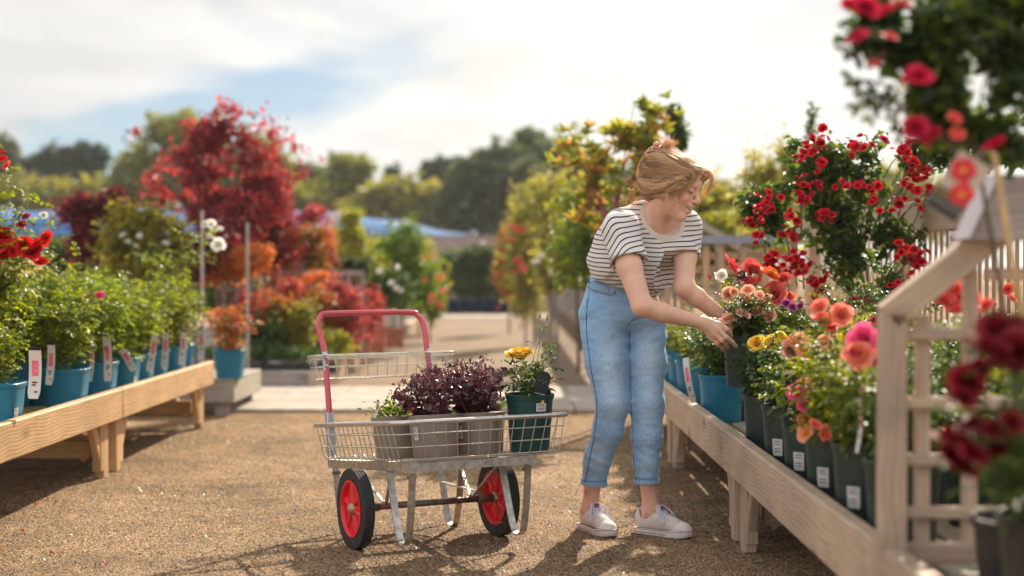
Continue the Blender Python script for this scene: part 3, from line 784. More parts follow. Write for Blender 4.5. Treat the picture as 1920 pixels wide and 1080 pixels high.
# far fence of upright panels and the long blue-covered tunnel
ff = empty('boundary_fence', (-4.0, 36.6, 0), label='long brown timber fence across the far end of the garden', cat='fence')
for i in range(78):
    board('fence_board', (-7.8 + i * 0.2, 0.02 * (i % 2), 0.95), (1.9, 0.19, 0.022), M['fencewood'], ff, AZ)
board('fence_cap', (0, 0.01, 1.93), (15.8, 0.10, 0.05), M['greywood'], ff)
M['tarp'] = plain('blue_sheeting', (0.03, 0.135, 0.33), 0.9, var=0.25, scale=0.7)
def tunnel(x0, x1, y, ztop, label, lo=1.0):
    e = empty('polytunnel', (0, y, 0), label=label, cat='tunnel')
    nb = max(3, int((x1 - x0) / 2.4)); w = (x1 - x0) / nb
    for i in range(nb):
        q = MB()
        def f(u, v):
            x = x0 + (i + v) * w; t = u * PI
            zt = ztop(x)
            return (x, -3.0 * math.cos(t), lo + (zt - lo) * math.sin(t) ** 0.55 + 0.05 * math.cos(v * 2 * PI) - 0.05)
        q.grid(f, 16, 6); q.build('cover_panel', M['tarp'], e, smooth=True)
        q = MB(); q.tube([Vector((x0 + i * w, -3.03 * math.cos(t), lo + (ztop(x0 + i * w) - lo) * math.sin(t) ** 0.55 + 0.03)) for t in np.linspace(0, PI, 17)], 0.05, 6)
        q.build('hoop', M['greywood'], e)
    q = MB(); q.box(((x0 + x1) / 2, 0, lo / 2), (x1 - x0, 5.9, lo)); q.build('base_wall', M['greywood'], e)
def zt1(x):
    px = 960 + x / 50 * FPX
    t = np.interp(px, [-2000, 500, 560, 700, 800, 880, 960], [388, 388, 388, 402, 420, 437, 447])
    return float(1 + (510 - t) / FPX * 50)
tunnel(-21, -1.4, 52, zt1, 'long blue-covered tunnel roof behind the far fence')
tunnel(-0.9, 9, 60, lambda x: 2.9, 'second smaller blue tunnel roof seen left of the woman')
# ================================================================ plants
# leaf = rows of points; arrays of leaves are built with numpy
def leaf_arrays(P, D, Nn, S, W, fold=0.18, droop=0.15, fine=True, rg=None, rv=None):
    """P base, D direction, Nn normal, S length, W width (arrays)"""
    n = len(P); D = D / (np.linalg.norm(D, axis=1)[:, None] + 1e-9)
    X = np.cross(D, Nn); X /= (np.linalg.norm(X, axis=1)[:, None] + 1e-9); Z = np.cross(X, D)
    if fine:
        tpl = [(0, 0, 0), (-.30, .22, fold * .5), (.30, .22, fold * .5), (0, .25, 0), (-.5, .52, fold), (.5, .52, fold), (0, .55, -droop * .3), (-.26, .84, fold * .4 - droop * .6), (.26, .84, fold * .4 - droop * .6), (0, 1, -droop)]
        F = [(0, 3, 1), (0, 2, 3)], [(1, 3, 6, 4), (3, 2, 5, 6), (4, 6, 9, 7), (6, 5, 8, 9)]
    else:
        tpl = [(0, 0, 0), (-.5, .5, fold), (.5, .5, fold), (0, 1, -droop), (0, .5, 0)]
        F = [], [(0, 4, 3, 1), (0, 2, 3, 4)]
    T = np.array(tpl)
    V = (P[:, None, :] + X[:, None, :] * (T[None, :, 0:1] * W[:, None, None]) + D[:, None, :] * (T[None, :, 1:2] * S[:, None, None]) + Z[:, None, :] * (T[None, :, 2:3] * S[:, None, None]))
    k = len(tpl); b = np.arange(n)[:, None, None] * k
    F3 = (np.array(F[0])[None] + b).reshape(-1, 3) if F[0] else np.zeros((0, 3), int)
    F4 = (np.array(F[1])[None] + b).reshape(-1, 4)
    r = rv if rv is not None else rg.random(n)
    return V.reshape(-1, 3), F3, F4, np.repeat(r, k)
class Foliage:
    def __init__(s): s.V = []; s.F3 = []; s.F4 = []; s.r = []; s.n = 0
    def add(s, V, F3, F4, r):
        s.V.append(V); s.F3.append(F3 + s.n); s.F4.append(F4 + s.n); s.r.append(r); s.n += len(V)
    def mesh(s, name):
        return npmesh(name, np.concatenate(s.V), F4=np.concatenate(s.F4), F3=np.concatenate(s.F3), attr={'rnd': np.concatenate(s.r)})

def compound(rg, base, d, up, leaf, nl=5):
    """rose leaf: leaflets in pairs along a short stalk; returns lists of P,D,N,S"""
    d = d / np.linalg.norm(d)
    side = np.cross(d, up); side /= (np.linalg.norm(side) + 1e-9); nrm = np.cross(side, d)
    L = leaf * 2.1
    out = []
    pr = (nl - 1) // 2
    for i in range(pr):
        t = 0.35 + 0.42 * i
        for s in (-1, 1):
            dd = d * 0.45 + side * s * 0.9 + rg.normal(size=3) * 0.12
            out.append((base + d * L * t, dd, nrm + rg.normal(size=3) * 0.25, leaf * (0.75 + 0.12 * i)))
    out.append((base + d * L * (0.35 + 0.42 * (pr - 1) + 0.18), d + rg.normal(size=3) * 0.1 - np.array([0, 0, .15]), nrm, leaf * 1.05))
    return out, base + d * L

def rose_bush(seed, h=0.45, spread=0.2, ns=9, leaf=0.028, nodes=9, lean=(0, 0), nl=5, wr=0.72, z0=0.0, start=0.12, fine=True, arch=0.3, side_shoots=2, stem_r=0.0022, aim=None):
    """returns stem MB, Foliage, list of shoot tips; origin at soil level. aim: tips that shoots must reach"""
    rg = np.random.default_rng(seed); st = MB(); fo = Foliage(); tips = []
    acc = []
    def shoot(p0, p1, r, nn, s0, depth):
        mid = p0 * 0.45 + p1 * 0.55 + np.array([0, 0, np.linalg.norm(p1 - p0) * arch * 0.5]) + rg.normal(size=3) * 0.018
        pts = [p0, p0 * .6 + mid * .4, mid, p1] if depth == 0 else [p0, mid, p1]
        cp = curve_pts([Vector(p) for p in pts], 4)
        st.tube(cp, [r * (1 - 0.6 * i / (len(cp) - 1)) for i in range(len(cp))], 5 if depth == 0 else 4, caps=False)
        A = np.array([tuple(c) for c in cp]); az = rg.uniform(0, 6.28)
        for i in range(nn):
            t = s0 + (1 - s0) * (i + rg.random() * .6) / nn
            q = t * (len(A) - 1); j = min(int(q), len(A) - 2); p = A[j] + (A[j + 1] - A[j]) * (q - j)
            tg = A[j + 1] - A[j]; tg /= np.linalg.norm(tg) + 1e-9
            az += 2.4
            o = np.array([math.cos(az), math.sin(az), 0.0]); o -= tg * (o @ tg); o /= np.linalg.norm(o) + 1e-9
            d = o + tg * 0.35 + np.array([0, 0, rg.uniform(-.35, .3)])
            ls, e = compound(rg, p, d, np.array([0, 0, 1.0]) + rg.normal(size=3) * .25, leaf * rg.uniform(.75, 1.15) * (1 - .25 * t), nl)
            acc.extend(ls)
            if i % 3 == 0: st.tube([Vector(p), Vector(e)], r * .35, 3, caps=False)
        if depth == 0:
            for _ in range(side_shoots):
                t = rg.uniform(.35, .8); q = t * (len(A) - 1); j = min(int(q), len(A) - 2)
                p = A[j]; L = np.linalg.norm(p1 - p0) * rg.uniform(.25, .45)
                d = rg.normal(size=3); d[2] = abs(d[2]) + .5; d /= np.linalg.norm(d)
                shoot(p, p + d * L, r * .6, max(3, nn // 2), 0.15, 1); tips.append(p + d * L)
    k = ns if aim is None else ns
    targets = []
    for i in range(ns):
        a = 2 * PI * i / ns * 1.0 + rg.uniform(-.5, .5); rr = spread * math.sqrt(rg.uniform(0.08, 1))
        targets.append(np.array([math.cos(a) * rr + lean[0], math.sin(a) * rr + lean[1], h * rg.uniform(.7, 1.0) * (1 - .25 * (rr / spread) ** 2)]))
    for t in (aim or []): targets.append(np.array(t, float))
    for p1 in targets:
        p0 = np.array([rg.normal() * .012, rg.normal() * .012, 0.0])
        shoot(p0, p1, stem_r * rg.uniform(.8, 1.3), nodes, start, 0); tips.append(p1)
    P = np.array([a[0] for a in acc]); D = np.array([a[1] for a in acc]); Nn = np.array([a[2] for a in acc]); S = np.array([a[3] for a in acc])
    fo.add(*leaf_arrays(P, D, Nn, S, S * wr, rg=rg, fine=fine))
    return st, fo, tips

# flowers ---------------------------------------------------------
_bl = {}
def bloom_mesh(mat, seed=0, rings=6, open_=1.0, petals=7, flat=0.0):
    """unit rose (radius 1): petals in rings, facing +Z"""
    key = (mat.name, seed, rings, open_, petals)
    if key in _bl: return _bl[key]
    rg = np.random.default_rng(seed + 100); V = []; F = []; r_ = []
    for k in range(rings):
        t = k / max(1, rings - 1)                 # 0 centre .. 1 outer
        n = 3 + int(round(t * (petals - 3)))
        for i in range(n):
            a = 2 * PI * (i + .5 * (k % 2) + rg.uniform(-.18, .18)) / n
            end = R(-12 + (66 * open_) * t + rg.uniform(-16, 16)); beg = R(70 + 28 * t)
            L = (0.58 + 0.52 * t) * rg.uniform(.82, 1.15); W = (0.40 + 0.62 * t) * rg.uniform(.85, 1.1)
            b = len(V); ca, sa = math.cos(a), math.sin(a)
            x = 0.02 + .05 * t; z = 0.0; NU = 4
            for u in range(NU + 1):
                uu = u / NU; th = beg + (end - beg) * min(1, uu * 1.5) + (R(38) * t * max(0, uu - .72) / .28)
                if u: x += math.sin(th) * L / NU; z += math.cos(th) * L / NU
                w = W * (math.sin(min(1, uu * 1.35 + .18) * PI / 2)) * (1 - .16 * uu ** 5)
                for v in range(4):
                    vv = v / 3 * 2 - 1
                    y = vv * w * .66; xx = x - (1 - math.cos(vv * 1.05)) * w * (.62 - .25 * t); zz = z - (.05 * abs(vv) ** 2) + rg.normal() * .045 * uu * uu
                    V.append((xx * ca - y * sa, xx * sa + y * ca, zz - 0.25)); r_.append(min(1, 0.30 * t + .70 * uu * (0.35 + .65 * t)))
            for u in range(NU):
                for v in range(3): F.append((b + u * 4 + v, b + u * 4 + v + 1, b + u * 4 + v + 5, b + u * 4 + v + 4))
    me = npmesh('rose_bloom', V, F4=F, attr={'rnd': r_}); me.materials.append(mat)
    _bl[key] = me
    return me
def put_bloom(parent, p, r, mat, rg, face=None, name='rose_bloom', rings=5, petals=7, open_=1.0):
    me = bloom_mesh(mat, rg.randrange(3), rings, open_, petals)
    d = Vector(face) if face is not None else Vector((rg.uniform(-.6, .5), rg.uniform(-1.0, -.1), rg.uniform(.2, 1)))
    q = d.normalized().to_track_quat('Z', 'Y') @ Quaternion((0, 0, 1), rg.uniform(0, 6.28))
    return link(name, me, None, parent, loc=p, rot=q.to_euler(), scale=r * 1.18)
def put_bud(parent, p, r, mat, d=(0, 0, 1)):
    if 'bud' + mat.name not in _bl:
        q = MB(); q.lathe([(0.0, -1.2), (.45, -1.1), (.62, -.5), (.55, .3), (.28, 1.0), (0.02, 1.5)], 8); me = q.mesh('rose_bud', smooth=True); me.materials.append(mat); _bl['bud' + mat.name] = me
    return link('rose_bud', _bl['bud' + mat.name], None, parent, loc=p, rot=Vector(d).to_track_quat('Z', 'Y').to_euler(), scale=r)
PM = {
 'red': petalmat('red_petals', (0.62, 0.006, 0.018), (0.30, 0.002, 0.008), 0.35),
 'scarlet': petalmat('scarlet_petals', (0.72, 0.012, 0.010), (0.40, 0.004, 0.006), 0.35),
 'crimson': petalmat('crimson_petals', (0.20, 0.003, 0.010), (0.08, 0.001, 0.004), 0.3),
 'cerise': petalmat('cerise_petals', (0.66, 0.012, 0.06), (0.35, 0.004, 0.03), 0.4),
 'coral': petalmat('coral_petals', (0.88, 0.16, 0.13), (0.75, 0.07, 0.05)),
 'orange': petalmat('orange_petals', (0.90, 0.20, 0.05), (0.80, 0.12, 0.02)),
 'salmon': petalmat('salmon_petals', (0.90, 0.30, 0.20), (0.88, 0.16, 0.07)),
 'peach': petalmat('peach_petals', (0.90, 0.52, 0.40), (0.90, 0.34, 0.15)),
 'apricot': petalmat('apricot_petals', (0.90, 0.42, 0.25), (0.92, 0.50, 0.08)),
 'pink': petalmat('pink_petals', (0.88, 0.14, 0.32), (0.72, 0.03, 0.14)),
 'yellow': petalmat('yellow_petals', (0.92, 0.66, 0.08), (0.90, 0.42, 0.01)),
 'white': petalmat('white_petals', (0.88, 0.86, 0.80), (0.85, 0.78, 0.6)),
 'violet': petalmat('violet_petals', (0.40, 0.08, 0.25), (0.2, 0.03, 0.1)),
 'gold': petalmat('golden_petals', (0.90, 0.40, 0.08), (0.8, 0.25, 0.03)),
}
LM = {
 'rose': leafmat('rose_leaf', [(0.028, 0.062, 0.016), (0.060, 0.110, 0.024), (0.115, 0.165, 0.032)], 0.42, 0.42, 0.4),
 'rose_lit': leafmat('lit_rose_leaf', [(0.070, 0.115, 0.014), (0.145, 0.19, 0.020), (0.24, 0.27, 0.028)], 0.50, 0.45, 0.38),  # lit copy of the rose leaf: sunlit look put into the colours
 'climb': leafmat('climbing_rose_leaf', [(0.030, 0.072, 0.026), (0.065, 0.125, 0.034), (0.15, 0.21, 0.045)], 0.50, 0.42, 0.42),
 'rose_dark': leafmat('dark_rose_leaf', [(0.022, 0.052, 0.026), (0.040, 0.082, 0.036), (0.085, 0.13, 0.042)], 0.34, 0.40, 0.45),
 'rose_shade': leafmat('shaded_rose_leaf', [(0.016, 0.042, 0.018), (0.045, 0.082, 0.024), (0.15, 0.19, 0.035)], 0.50, 0.42, 0.4),  # shaded copy of the rose leaf: shade put into the darker colours
 'sedum': leafmat('purple_leaf', [(0.045, 0.018, 0.030), (0.10, 0.045, 0.062), (0.19, 0.10, 0.11)], 0.15, 0.32, 0.5, tcol=(2.0, 0.8, 0.9)),
 'lime': leafmat('lime_leaf', [(0.10, 0.17, 0.015), (0.18, 0.25, 0.03)], 0.4, 0.45),
 'acer_red': leafmat('red_maple_leaf', [(0.18, 0.032, 0.040), (0.34, 0.070, 0.072), (0.48, 0.135, 0.11)], 0.45, 0.5, tcol=(1.9, 0.9, 0.8)),
 'acer_dark': leafmat('dark_maple_leaf', [(0.06, 0.006, 0.014), (0.14, 0.012, 0.022), (0.26, 0.03, 0.03)], 0.4, 0.5, tcol=(1.8, 0.8, 0.8)),
 'acer_pink': leafmat('pink_maple_leaf', [(0.22, 0.025, 0.04), (0.42, 0.06, 0.07), (0.55, 0.18, 0.10)], 0.45, 0.5, tcol=(1.5, 1.0, .9)),
 'acer_orange': leafmat('orange_maple_leaf', [(0.42, 0.09, 0.035), (0.60, 0.19, 0.06), (0.60, 0.28, 0.06)], 0.5, 0.5, tcol=(1.5, 1.2, .8)),
 'acer_mix': leafmat('turning_leaf', [(0.10, 0.13, 0.02), (0.28, 0.24, 0.03), (0.50, 0.16, 0.05), (0.45, 0.05, 0.05)], 0.45, 0.5, tcol=(1.6, 1.3, .7)),
 'yellow': leafmat('yellow_green_leaf', [(0.15, 0.17, 0.02), (0.29, 0.28, 0.035), (0.44, 0.38, 0.06)], 0.5, 0.5, tcol=(1.5, 1.5, .7)),
 'green': leafmat('green_leaf', [(0.045, 0.085, 0.014), (0.095, 0.15, 0.025), (0.17, 0.22, 0.035)], 0.45, 0.45),
 'hedge': leafmat('hedge_leaf', [(0.022, 0.055, 0.012), (0.05, 0.10, 0.018), (0.09, 0.15, 0.025)], 0.35, 0.45),
 'photinia': leafmat('bronze_leaf', [(0.15, 0.20, 0.035), (0.27, 0.32, 0.065), (0.38, 0.38, 0.10), (0.50, 0.27, 0.10)], 0.55, 0.45, 0.35, tcol=(1.6, 1.45, .7)),
 'pine': leafmat('pine_needles', [(0.020, 0.055, 0.050), (0.036, 0.080, 0.068), (0.06, 0.10, 0.075)], 0.2, 0.6),
 'dark_tree': leafmat('dark_tree_leaf', [(0.045, 0.085, 0.050), (0.075, 0.120, 0.060), (0.12, 0.16, 0.062)], 0.3, 0.6),
 'mid_tree': leafmat('mid_tree_leaf', [(0.11, 0.14, 0.03), (0.18, 0.21, 0.04), (0.26, 0.28, 0.06)], 0.4, 0.6),
 'olive_tree': leafmat('olive_tree_leaf', [(0.15, 0.155, 0.04), (0.23, 0.225, 0.06), (0.31, 0.29, 0.08)], 0.4, 0.6),
 'climber': leafmat('climber_leaf', [(0.17, 0.19, 0.05), (0.30, 0.30, 0.08), (0.44, 0.40, 0.18)], 0.5, 0.5),
}

# pots ---------------------------------------------------------
_pots = {}
def pot_meshes(r, h, mat, sq=0.0, taper=0.80, rim=0.012, n=28):
    key = (round(r, 3), round(h, 3), mat.name, sq)
    if key not in _pots:
        q = MB(); rb = r * taper
        q.lathe([(0.0, 0.004), (rb - .006, 0.004), (rb, 0.0), (rb + 0.001, 0.006), (r * .965 - .001, h - rim * 1.6), (r * .965 + .003, h - rim * 1.5), (r, h - rim * 1.3), (r + .002, h - .002), (r, h), (r - .004, h), (r * .93, h - .02), (r * .92, h - .035)], n, sq=sq)
        me = q.mesh('pot'); smooth_sharp(me, 35); me.materials.append(mat)
        q = MB(); q.lathe([(0.001, h - .020), (r * .5, h - .017), (r * .80, h - .021), (r * .925, h - .024)], n, sq=sq)
        so = q.mesh('soil', smooth=True); so.materials.append(M['soil'])
        _pots[key] = (me, so)
    return _pots[key]
def add_pot(parent, r, h, mat, sq=0.0, taper=0.80, label=None, sticker=None):
    me, so = pot_meshes(r, h, mat, sq, taper)
    p = link('pot', me, None, parent); s = link('soil', so, None, parent)
    if sticker:
        a, z, w, hh = sticker            # angle (deg), height, width, height
        rr = (r * taper + (r - r * taper) * z / h) * (1.0) + 0.002; q = MB()
        if sq: rr = rr * 1.0 + 0.0012
        def f(u, v):
            t = R(a) + (u - .5) * w / rr; k = rr + 0.0005 + (r - r * taper) * (v - .5) * hh / h
            if sq: 
                pw = 2 + sq * 6; k *= (abs(math.cos(t)) ** pw + abs(math.sin(t)) ** pw) ** (-1 / pw)
            return (k * math.cos(t), k * math.sin(t), z + (v - .5) * hh)
        q.grid(f, 5, 1); q.build('pot_sticker', M['label'], p, smooth=True)
        q = MB()
        for i in range(5):
            zz = .35 - i * .15
            if i == 2: continue
            def g(u, v, zz=zz): 
                A = Vector(f(.15 + .6 * u, .5 + zz + (v - .5) * .045)); return A + Vector((A.x, A.y, 0)).normalized() * 0.0008
            q.grid(g, 3, 1)
        q.build('sticker_print', M['labeldark'], p)
    return p

# ---- plants whose crown is drawn by blobs: (px, py, rx_px, ry_px, depth offset m)
def blob_plant(name, Y, blobs, n, leaf, mat, label, cat, group=None, base=None, trunk=0.03, bark=None, seed=1, wr=0.6, thr=-0.15, nscale=None, depth=0.8, clump=0, twigs=True, fine=False, up=0.2, zbase=0.0, shape=None, keep=None, limb_name='trunk', spread_out=True):
    rg = np.random.default_rng(seed)
    k = Y / FPX
    b0 = at(base[0], base[1], Y) if base else at(blobs[0][0], 510, Y)
    b0 = Vector((b0.x, Y, zbase))
    root = empty(name, b0, label=label, cat=cat, group=group)
    C_, R_ = [], []
    for b in blobs:
        c = at(b[0], b[1], Y) - b0; dy = b[4] if len(b) > 4 else 0
        C_.append((c.x, dy, c.z)); rx, ry = b[2] * k, b[3] * k
        R_.append((rx, (rx + ry) / 2 * depth, ry))
    C_ = np.array(C_); R_ = np.array(R_)
    if 11 < Y < 24 and spread_out: R_ = R_ * 1.2; n = int(n * 1.25)
    vol = R_.prod(1) ** (2 / 3); w = vol / vol.sum()
    P = np.zeros((0, 3))
    ns = nscale or 2.2 / np.mean(R_[:, 0])
    while len(P) < n:
        m = n * 2
        i = rg.choice(len(C_), m, p=w)
        d = rg.normal(size=(m, 3)); d /= np.linalg.norm(d, axis=1)[:, None]
        r = np.where(rg.random(m) < .88, rg.random(m) ** 0.5 * 1.04, rg.uniform(.9, 1.42, m))
        e = 1 + 0.34 * vnoise(d * 2 + i[:, None] * 3.7, 1.9, seed)
        Q = C_[i] + d * (r * e)[:, None] * R_[i]
        if clump:
            Q2 = Q
        f = vnoise(Q, ns, seed + 3) + 0.5 * vnoise(Q, ns * 2.3, seed + 5)
        Q = Q[f > thr]
        P = np.concatenate([P, Q])
    P = P[:n]
    if clump:                            # leaves gather in rosettes at twig ends
        nc = n // clump; cen = P[:nc]; P = np.repeat(cen, clump, 0)
        D = rg.normal(size=(len(P), 3)); D[:, 2] = np.abs(D[:, 2]) * .7 + up; Nn = rg.normal(size=(len(P), 3)) * .4 + [0, 0, 1]
        S = leaf * rg.uniform(.65, 1.15, len(P)); rv = np.clip(np.repeat(rg.random(nc), clump) + rg.normal(size=len(P)) * .15, 0, 1)
    else:
        D = rg.normal(size=(len(P), 3)); D[:, 2] = D[:, 2] * .6 - .1; Nn = rg.normal(size=(len(P), 3)) * .7 + [0, 0, 1]
        S = leaf * rg.uniform(.6, 1.3, len(P))
        rv = np.clip(0.5 + 0.45 * vnoise(P, ns * 1.2, seed + 9) + rg.normal(size=len(P)) * .22, 0, 1)
    fo = Foliage(); fo.add(*leaf_arrays(P, D, Nn, S, S * wr, rg=rg, fine=fine, rv=rv))
    crown = link('crown', fo.mesh('crown'), mat, root)
    # trunk and limbs
    q = MB(); bk = bark or M['bark']
    top = C_.mean(0); zlow = (C_[:, 2] - R_[:, 2] * .6).min()
    fork = Vector((top[0] * .55, 0, max(0.15 * top[2], zlow * .85 + .05 * top[2])))
    q.tube(curve_pts([(0, 0, 0), (fork.x * .35, 0, fork.z * .5), fork], 4), [trunk * (1 - .35 * i / 8) for i in range(9)], 8, caps=False)
    for c, r in zip(C_, R_):
        a = Vector(c) + Vector((0, 0, r[2] * .35)); m_ = fork * .5 + a * .5 + Vector((rg.normal() * .1 * r[0], 0, .1 * r[2]))
        q.tube(curve_pts([fork, m_, a], 4), [trunk * (.5 - .42 * i / 8) for i in range(9)], 6, caps=False)
    if twigs:
        kk = min(len(P), 90)
        for i in rg.choice(len(P), kk, replace=False):
            j = int(np.argmin(((C_ - P[i]) ** 2).sum(1))); a = Vector(C_[j]); t = Vector(P[i])
            q.tube([a, a * .5 + t * .5 + Vector((0, 0, .03)), t], [trunk * .16, trunk * .1, trunk * .04], 4, caps=False)
    q.build(limb_name, bk, root, smooth=True)
    return root, P, R_
# ================================================================ far trees
BP = blob_plant
G1 = 'trees beyond the boundary fence'
BP('pine_tree', 70, [(75, 312, 26, 16), (112, 300, 22, 20), (142, 300, 24, 22), (172, 300, 18, 24), (150, 335, 30, 20)], 5200, .55, LM['pine'], 'dark open-crowned pine left of the red maple, sky showing through', 'tree', G1, base=(130, 560), trunk=.35, seed=21, thr=0.05)
BP('pine_tree', 74, [(5, 290, 22, 25), (20, 350, 40, 30)], 2600, .5, LM['dark_tree'], 'dark conifer at the left edge of the picture', 'tree', G1, base=(0, 560), trunk=.3, seed=22)
BP('broadleaf_tree', 66, [(60, 385, 120, 45), (160, 385, 60, 40), (-60, 380, 80, 40)], 6500, .55, LM['olive_tree'], 'olive-brown round tree mass under the open pine', 'tree', G1, base=(70, 560), trunk=.3, seed=23)
BP('broadleaf_tree', 60, [(330, 265, 55, 45), (300, 330, 75, 50), (380, 300, 70, 60), (250, 370, 50, 40), (460, 330, 50, 60), (500, 320, 40, 50)], 9000, .5, LM['mid_tree'], 'large green tree directly behind the red maple', 'tree', G1, base=(350, 560), trunk=.45, seed=24)
BP('pine_tree', 72, [(560, 330, 36, 14), (590, 345, 22, 22)], 2200, .5, LM['dark_tree'], 'small flat-topped dark pine right of the red maple', 'tree', G1, base=(570, 560), trunk=.25, seed=25, thr=0.0)
BP('broadleaf_tree', 64, [(652, 325, 34, 30), (650, 365, 48, 35), (640, 395, 60, 30)], 5200, .5, LM['mid_tree'], 'rounded bright green tree with a domed top above the blue roof', 'tree', G1, base=(650, 560), trunk=.3, seed=26)
BP('broadleaf_tree', 62, [(560, 385, 60, 30), (600, 400, 50, 25)], 3600, .5, LM['olive_tree'], 'low olive-green tree between the red maple and the domed tree', 'tree', G1, base=(570, 560), trunk=.25, seed=27)
BP('broadleaf_tree', 60, [(745, 385, 60, 38), (800, 390, 50, 36), (700, 395, 40, 28)], 6500, .5, LM['olive_tree'], 'broad yellow-green tree above the middle of the blue roof', 'tree', G1, base=(760, 560), trunk=.3, seed=28)
BP('conifer_tree', 68, [(738, 335, 8, 20), (738, 352, 14, 20)], 900, .45, LM['dark_tree'], 'slim pointed conifer tip above the yellow-green tree', 'tree', G1, base=(738, 560), trunk=.2, seed=29)
BP('pine_tree', 75, [(830, 322, 36, 16), (860, 330, 30, 16), (800, 330, 18, 10)], 2600, .55, LM['pine'], 'flat-topped pine left of the tall dark conifers', 'tree', G1, base=(840, 560), trunk=.35, seed=30, thr=0.0)
BP('conifer_tree', 58, [(905, 335, 50, 40), (890, 385, 60, 45), (960, 360, 70, 60), (940, 310, 30, 30)], 9000, .5, LM['dark_tree'], 'dense dark evergreen behind the climbers left of the woman', 'tree', G1, base=(920, 560), trunk=.4, seed=31)
BP('conifer_tree', 60, [(985, 275, 22, 24), (1000, 300, 40, 40), (1040, 330, 60, 60), (1030, 390, 80, 50)], 8000, .5, LM['dark_tree'], 'tallest dark evergreen, behind the bronze-leaved tree', 'tree', G1, base=(1010, 560), trunk=.4, seed=32)
BP('broadleaf_tree', 66, [(1330, 380, 70, 40), (1420, 370, 70, 36), (1520, 370, 80, 40), (1660, 370, 100, 45)], 7000, .55, LM['olive_tree'], 'pale green tree line low behind the lattice and the red climbing rose', 'tree', G1, base=(1420, 560), trunk=.3, seed=33)
BP('broadleaf_tree', 68, [(1180, 380, 90, 50)], 2600, .55, LM['dark_tree'], 'dark tree hidden behind the bronze-leaved tree', 'tree', G1, base=(1180, 560), trunk=.3, seed=34)
BP('broadleaf_tree', 90, [(1800, 400, 200, 40), (1500, 405, 150, 30), (1150, 420, 150, 30)], 5000, .7, LM['mid_tree'], 'farthest band of trees low on the right behind the fence', 'tree', G1, base=(1600, 540), trunk=.3, seed=35)

# hedge plants in blue pots across the path end
rg0 = random.Random(2)
hedge_words = ['leftmost of seven', 'second from the left', 'third from the left', 'middle of seven', 'third from the right', 'second from the right', 'rightmost, by the climbers']
for i in range(7):
    px = 838 + i * 24
    r_, P_, R_ = BP('hedge_shrub', 34.5, [(px, 500 + rg0.uniform(-6, 6), 19, 30), (px + 3, 535, 17, 22)], 1500, .15, LM['hedge'], 'dark shrub in navy pot at the path’s far end, ' + hedge_words[i], 'shrub', 'dark shrubs across the path end', base=(px, 570), trunk=.03, seed=40 + i)
    q = MB(); q.lathe([(0.0, 0.0), (.15, 0.0), (.19, .32), (.20, .34), (.17, .33)], 12); q.build('pot', plain('navy_plastic', (0.01, 0.03, 0.09), .4) if i == 0 else bpy.data.materials['navy_plastic'], r_, smooth=True)

# ================================================================ the maples and shrubs of the left beds
BP('maple_tree', 13.2, [(420, 245, 62, 40), (455, 300, 80, 55), (380, 300, 60, 50), (490, 350, 60, 45), (420, 370, 70, 45), (340, 345, 50, 30), (268, 250, 18, 12), (275, 275, 20, 14), (295, 320, 20, 14), (545, 325, 40, 12), (400, 420, 50, 40), (470, 400, 60, 40)], 7200, .066, LM['acer_red'], 'tall red-leaved maple tree standing against the sky', 'tree', base=(415, 660), trunk=.035, seed=51, thr=0.20, nscale=4.2, zbase=0.1)
BP('maple_tree', 12.6, [(175, 385, 45, 22), (215, 380, 28, 20), (150, 400, 34, 24), (185, 430, 40, 30), (165, 460, 25, 28)], 4200, .055, LM['acer_dark'], 'low spreading dark red maple beneath the open pine', 'tree', base=(190, 650), trunk=.025, seed=52)
BP('flowering_shrub', 12.0, [(250, 415, 40, 32), (290, 440, 45, 40), (235, 460, 45, 40), (310, 480, 50, 40), (270, 500, 50, 40)], 6000, .05, LM['yellow'], 'loose yellow-green shrub with white blooms between the two red maples', 'shrub', base=(270, 650), trunk=.02, seed=53)
BP('maple_tree', 12.4, [(350, 470, 40, 35), (390, 450, 35, 40), (345, 500, 30, 30)], 3000, .05, LM['acer_dark'], 'wine-red maple bush behind the tall white cane', 'tree', base=(365, 650), trunk=.02, seed=54)
BP('maple_tree', 14.0, [(470, 430, 50, 45), (510, 440, 40, 40), (450, 480, 40, 30), (500, 480, 45, 30)], 4500, .05, LM['acer_dark'], 'purple-red maple under the crown of the tall red maple', 'tree', base=(480, 650), trunk=.02, seed=55)
BP('maple_tree', 12.8, [(440, 495, 45, 22), (475, 480, 30, 18), (400, 505, 35, 22)], 4000, .045, LM['acer_orange'], 'small orange maple above the lattice', 'tree', base=(440, 660), trunk=.018, seed=56)
BP('maple_tree', 15.0, [(555, 450, 40, 22), (580, 470, 30, 32), (540, 480, 40, 28), (600, 450, 22, 18)], 3400, .05, LM['acer_mix'], 'maple turning from green to red, right of the tall red maple', 'tree', base=(560, 640), trunk=.02, seed=57)
BP('maple_tree', 15.4, [(590, 410, 30, 18), (605, 470, 20, 30)], 1500, .05, LM['acer_pink'], 'bright crimson maple shoots above the lattice end', 'tree', base=(595, 640), trunk=.015, seed=58, thr=.1)
BP('tall_shrub', 17.5, [(660, 412, 20, 20), (648, 445, 30, 24), (675, 450, 24, 24), (640, 490, 40, 32), (680, 500, 34, 32)], 2600, .06, LM['yellow'], 'upright yellow-leaved shrub in front of the blue roof', 'shrub', base=(655, 620), trunk=.02, seed=59, thr=.1)
BP('tall_shrub', 18.5, [(730, 450, 18, 26), (770, 455, 20, 34), (750, 490, 45, 34), (720, 510, 40, 40), (790, 510, 26, 40), (760, 540, 50, 34)], 6500, .06, LM['lime'], 'bushy yellow-green shrub group at the right end of the left bed', 'shrub', base=(755, 610), trunk=.02, seed=60)
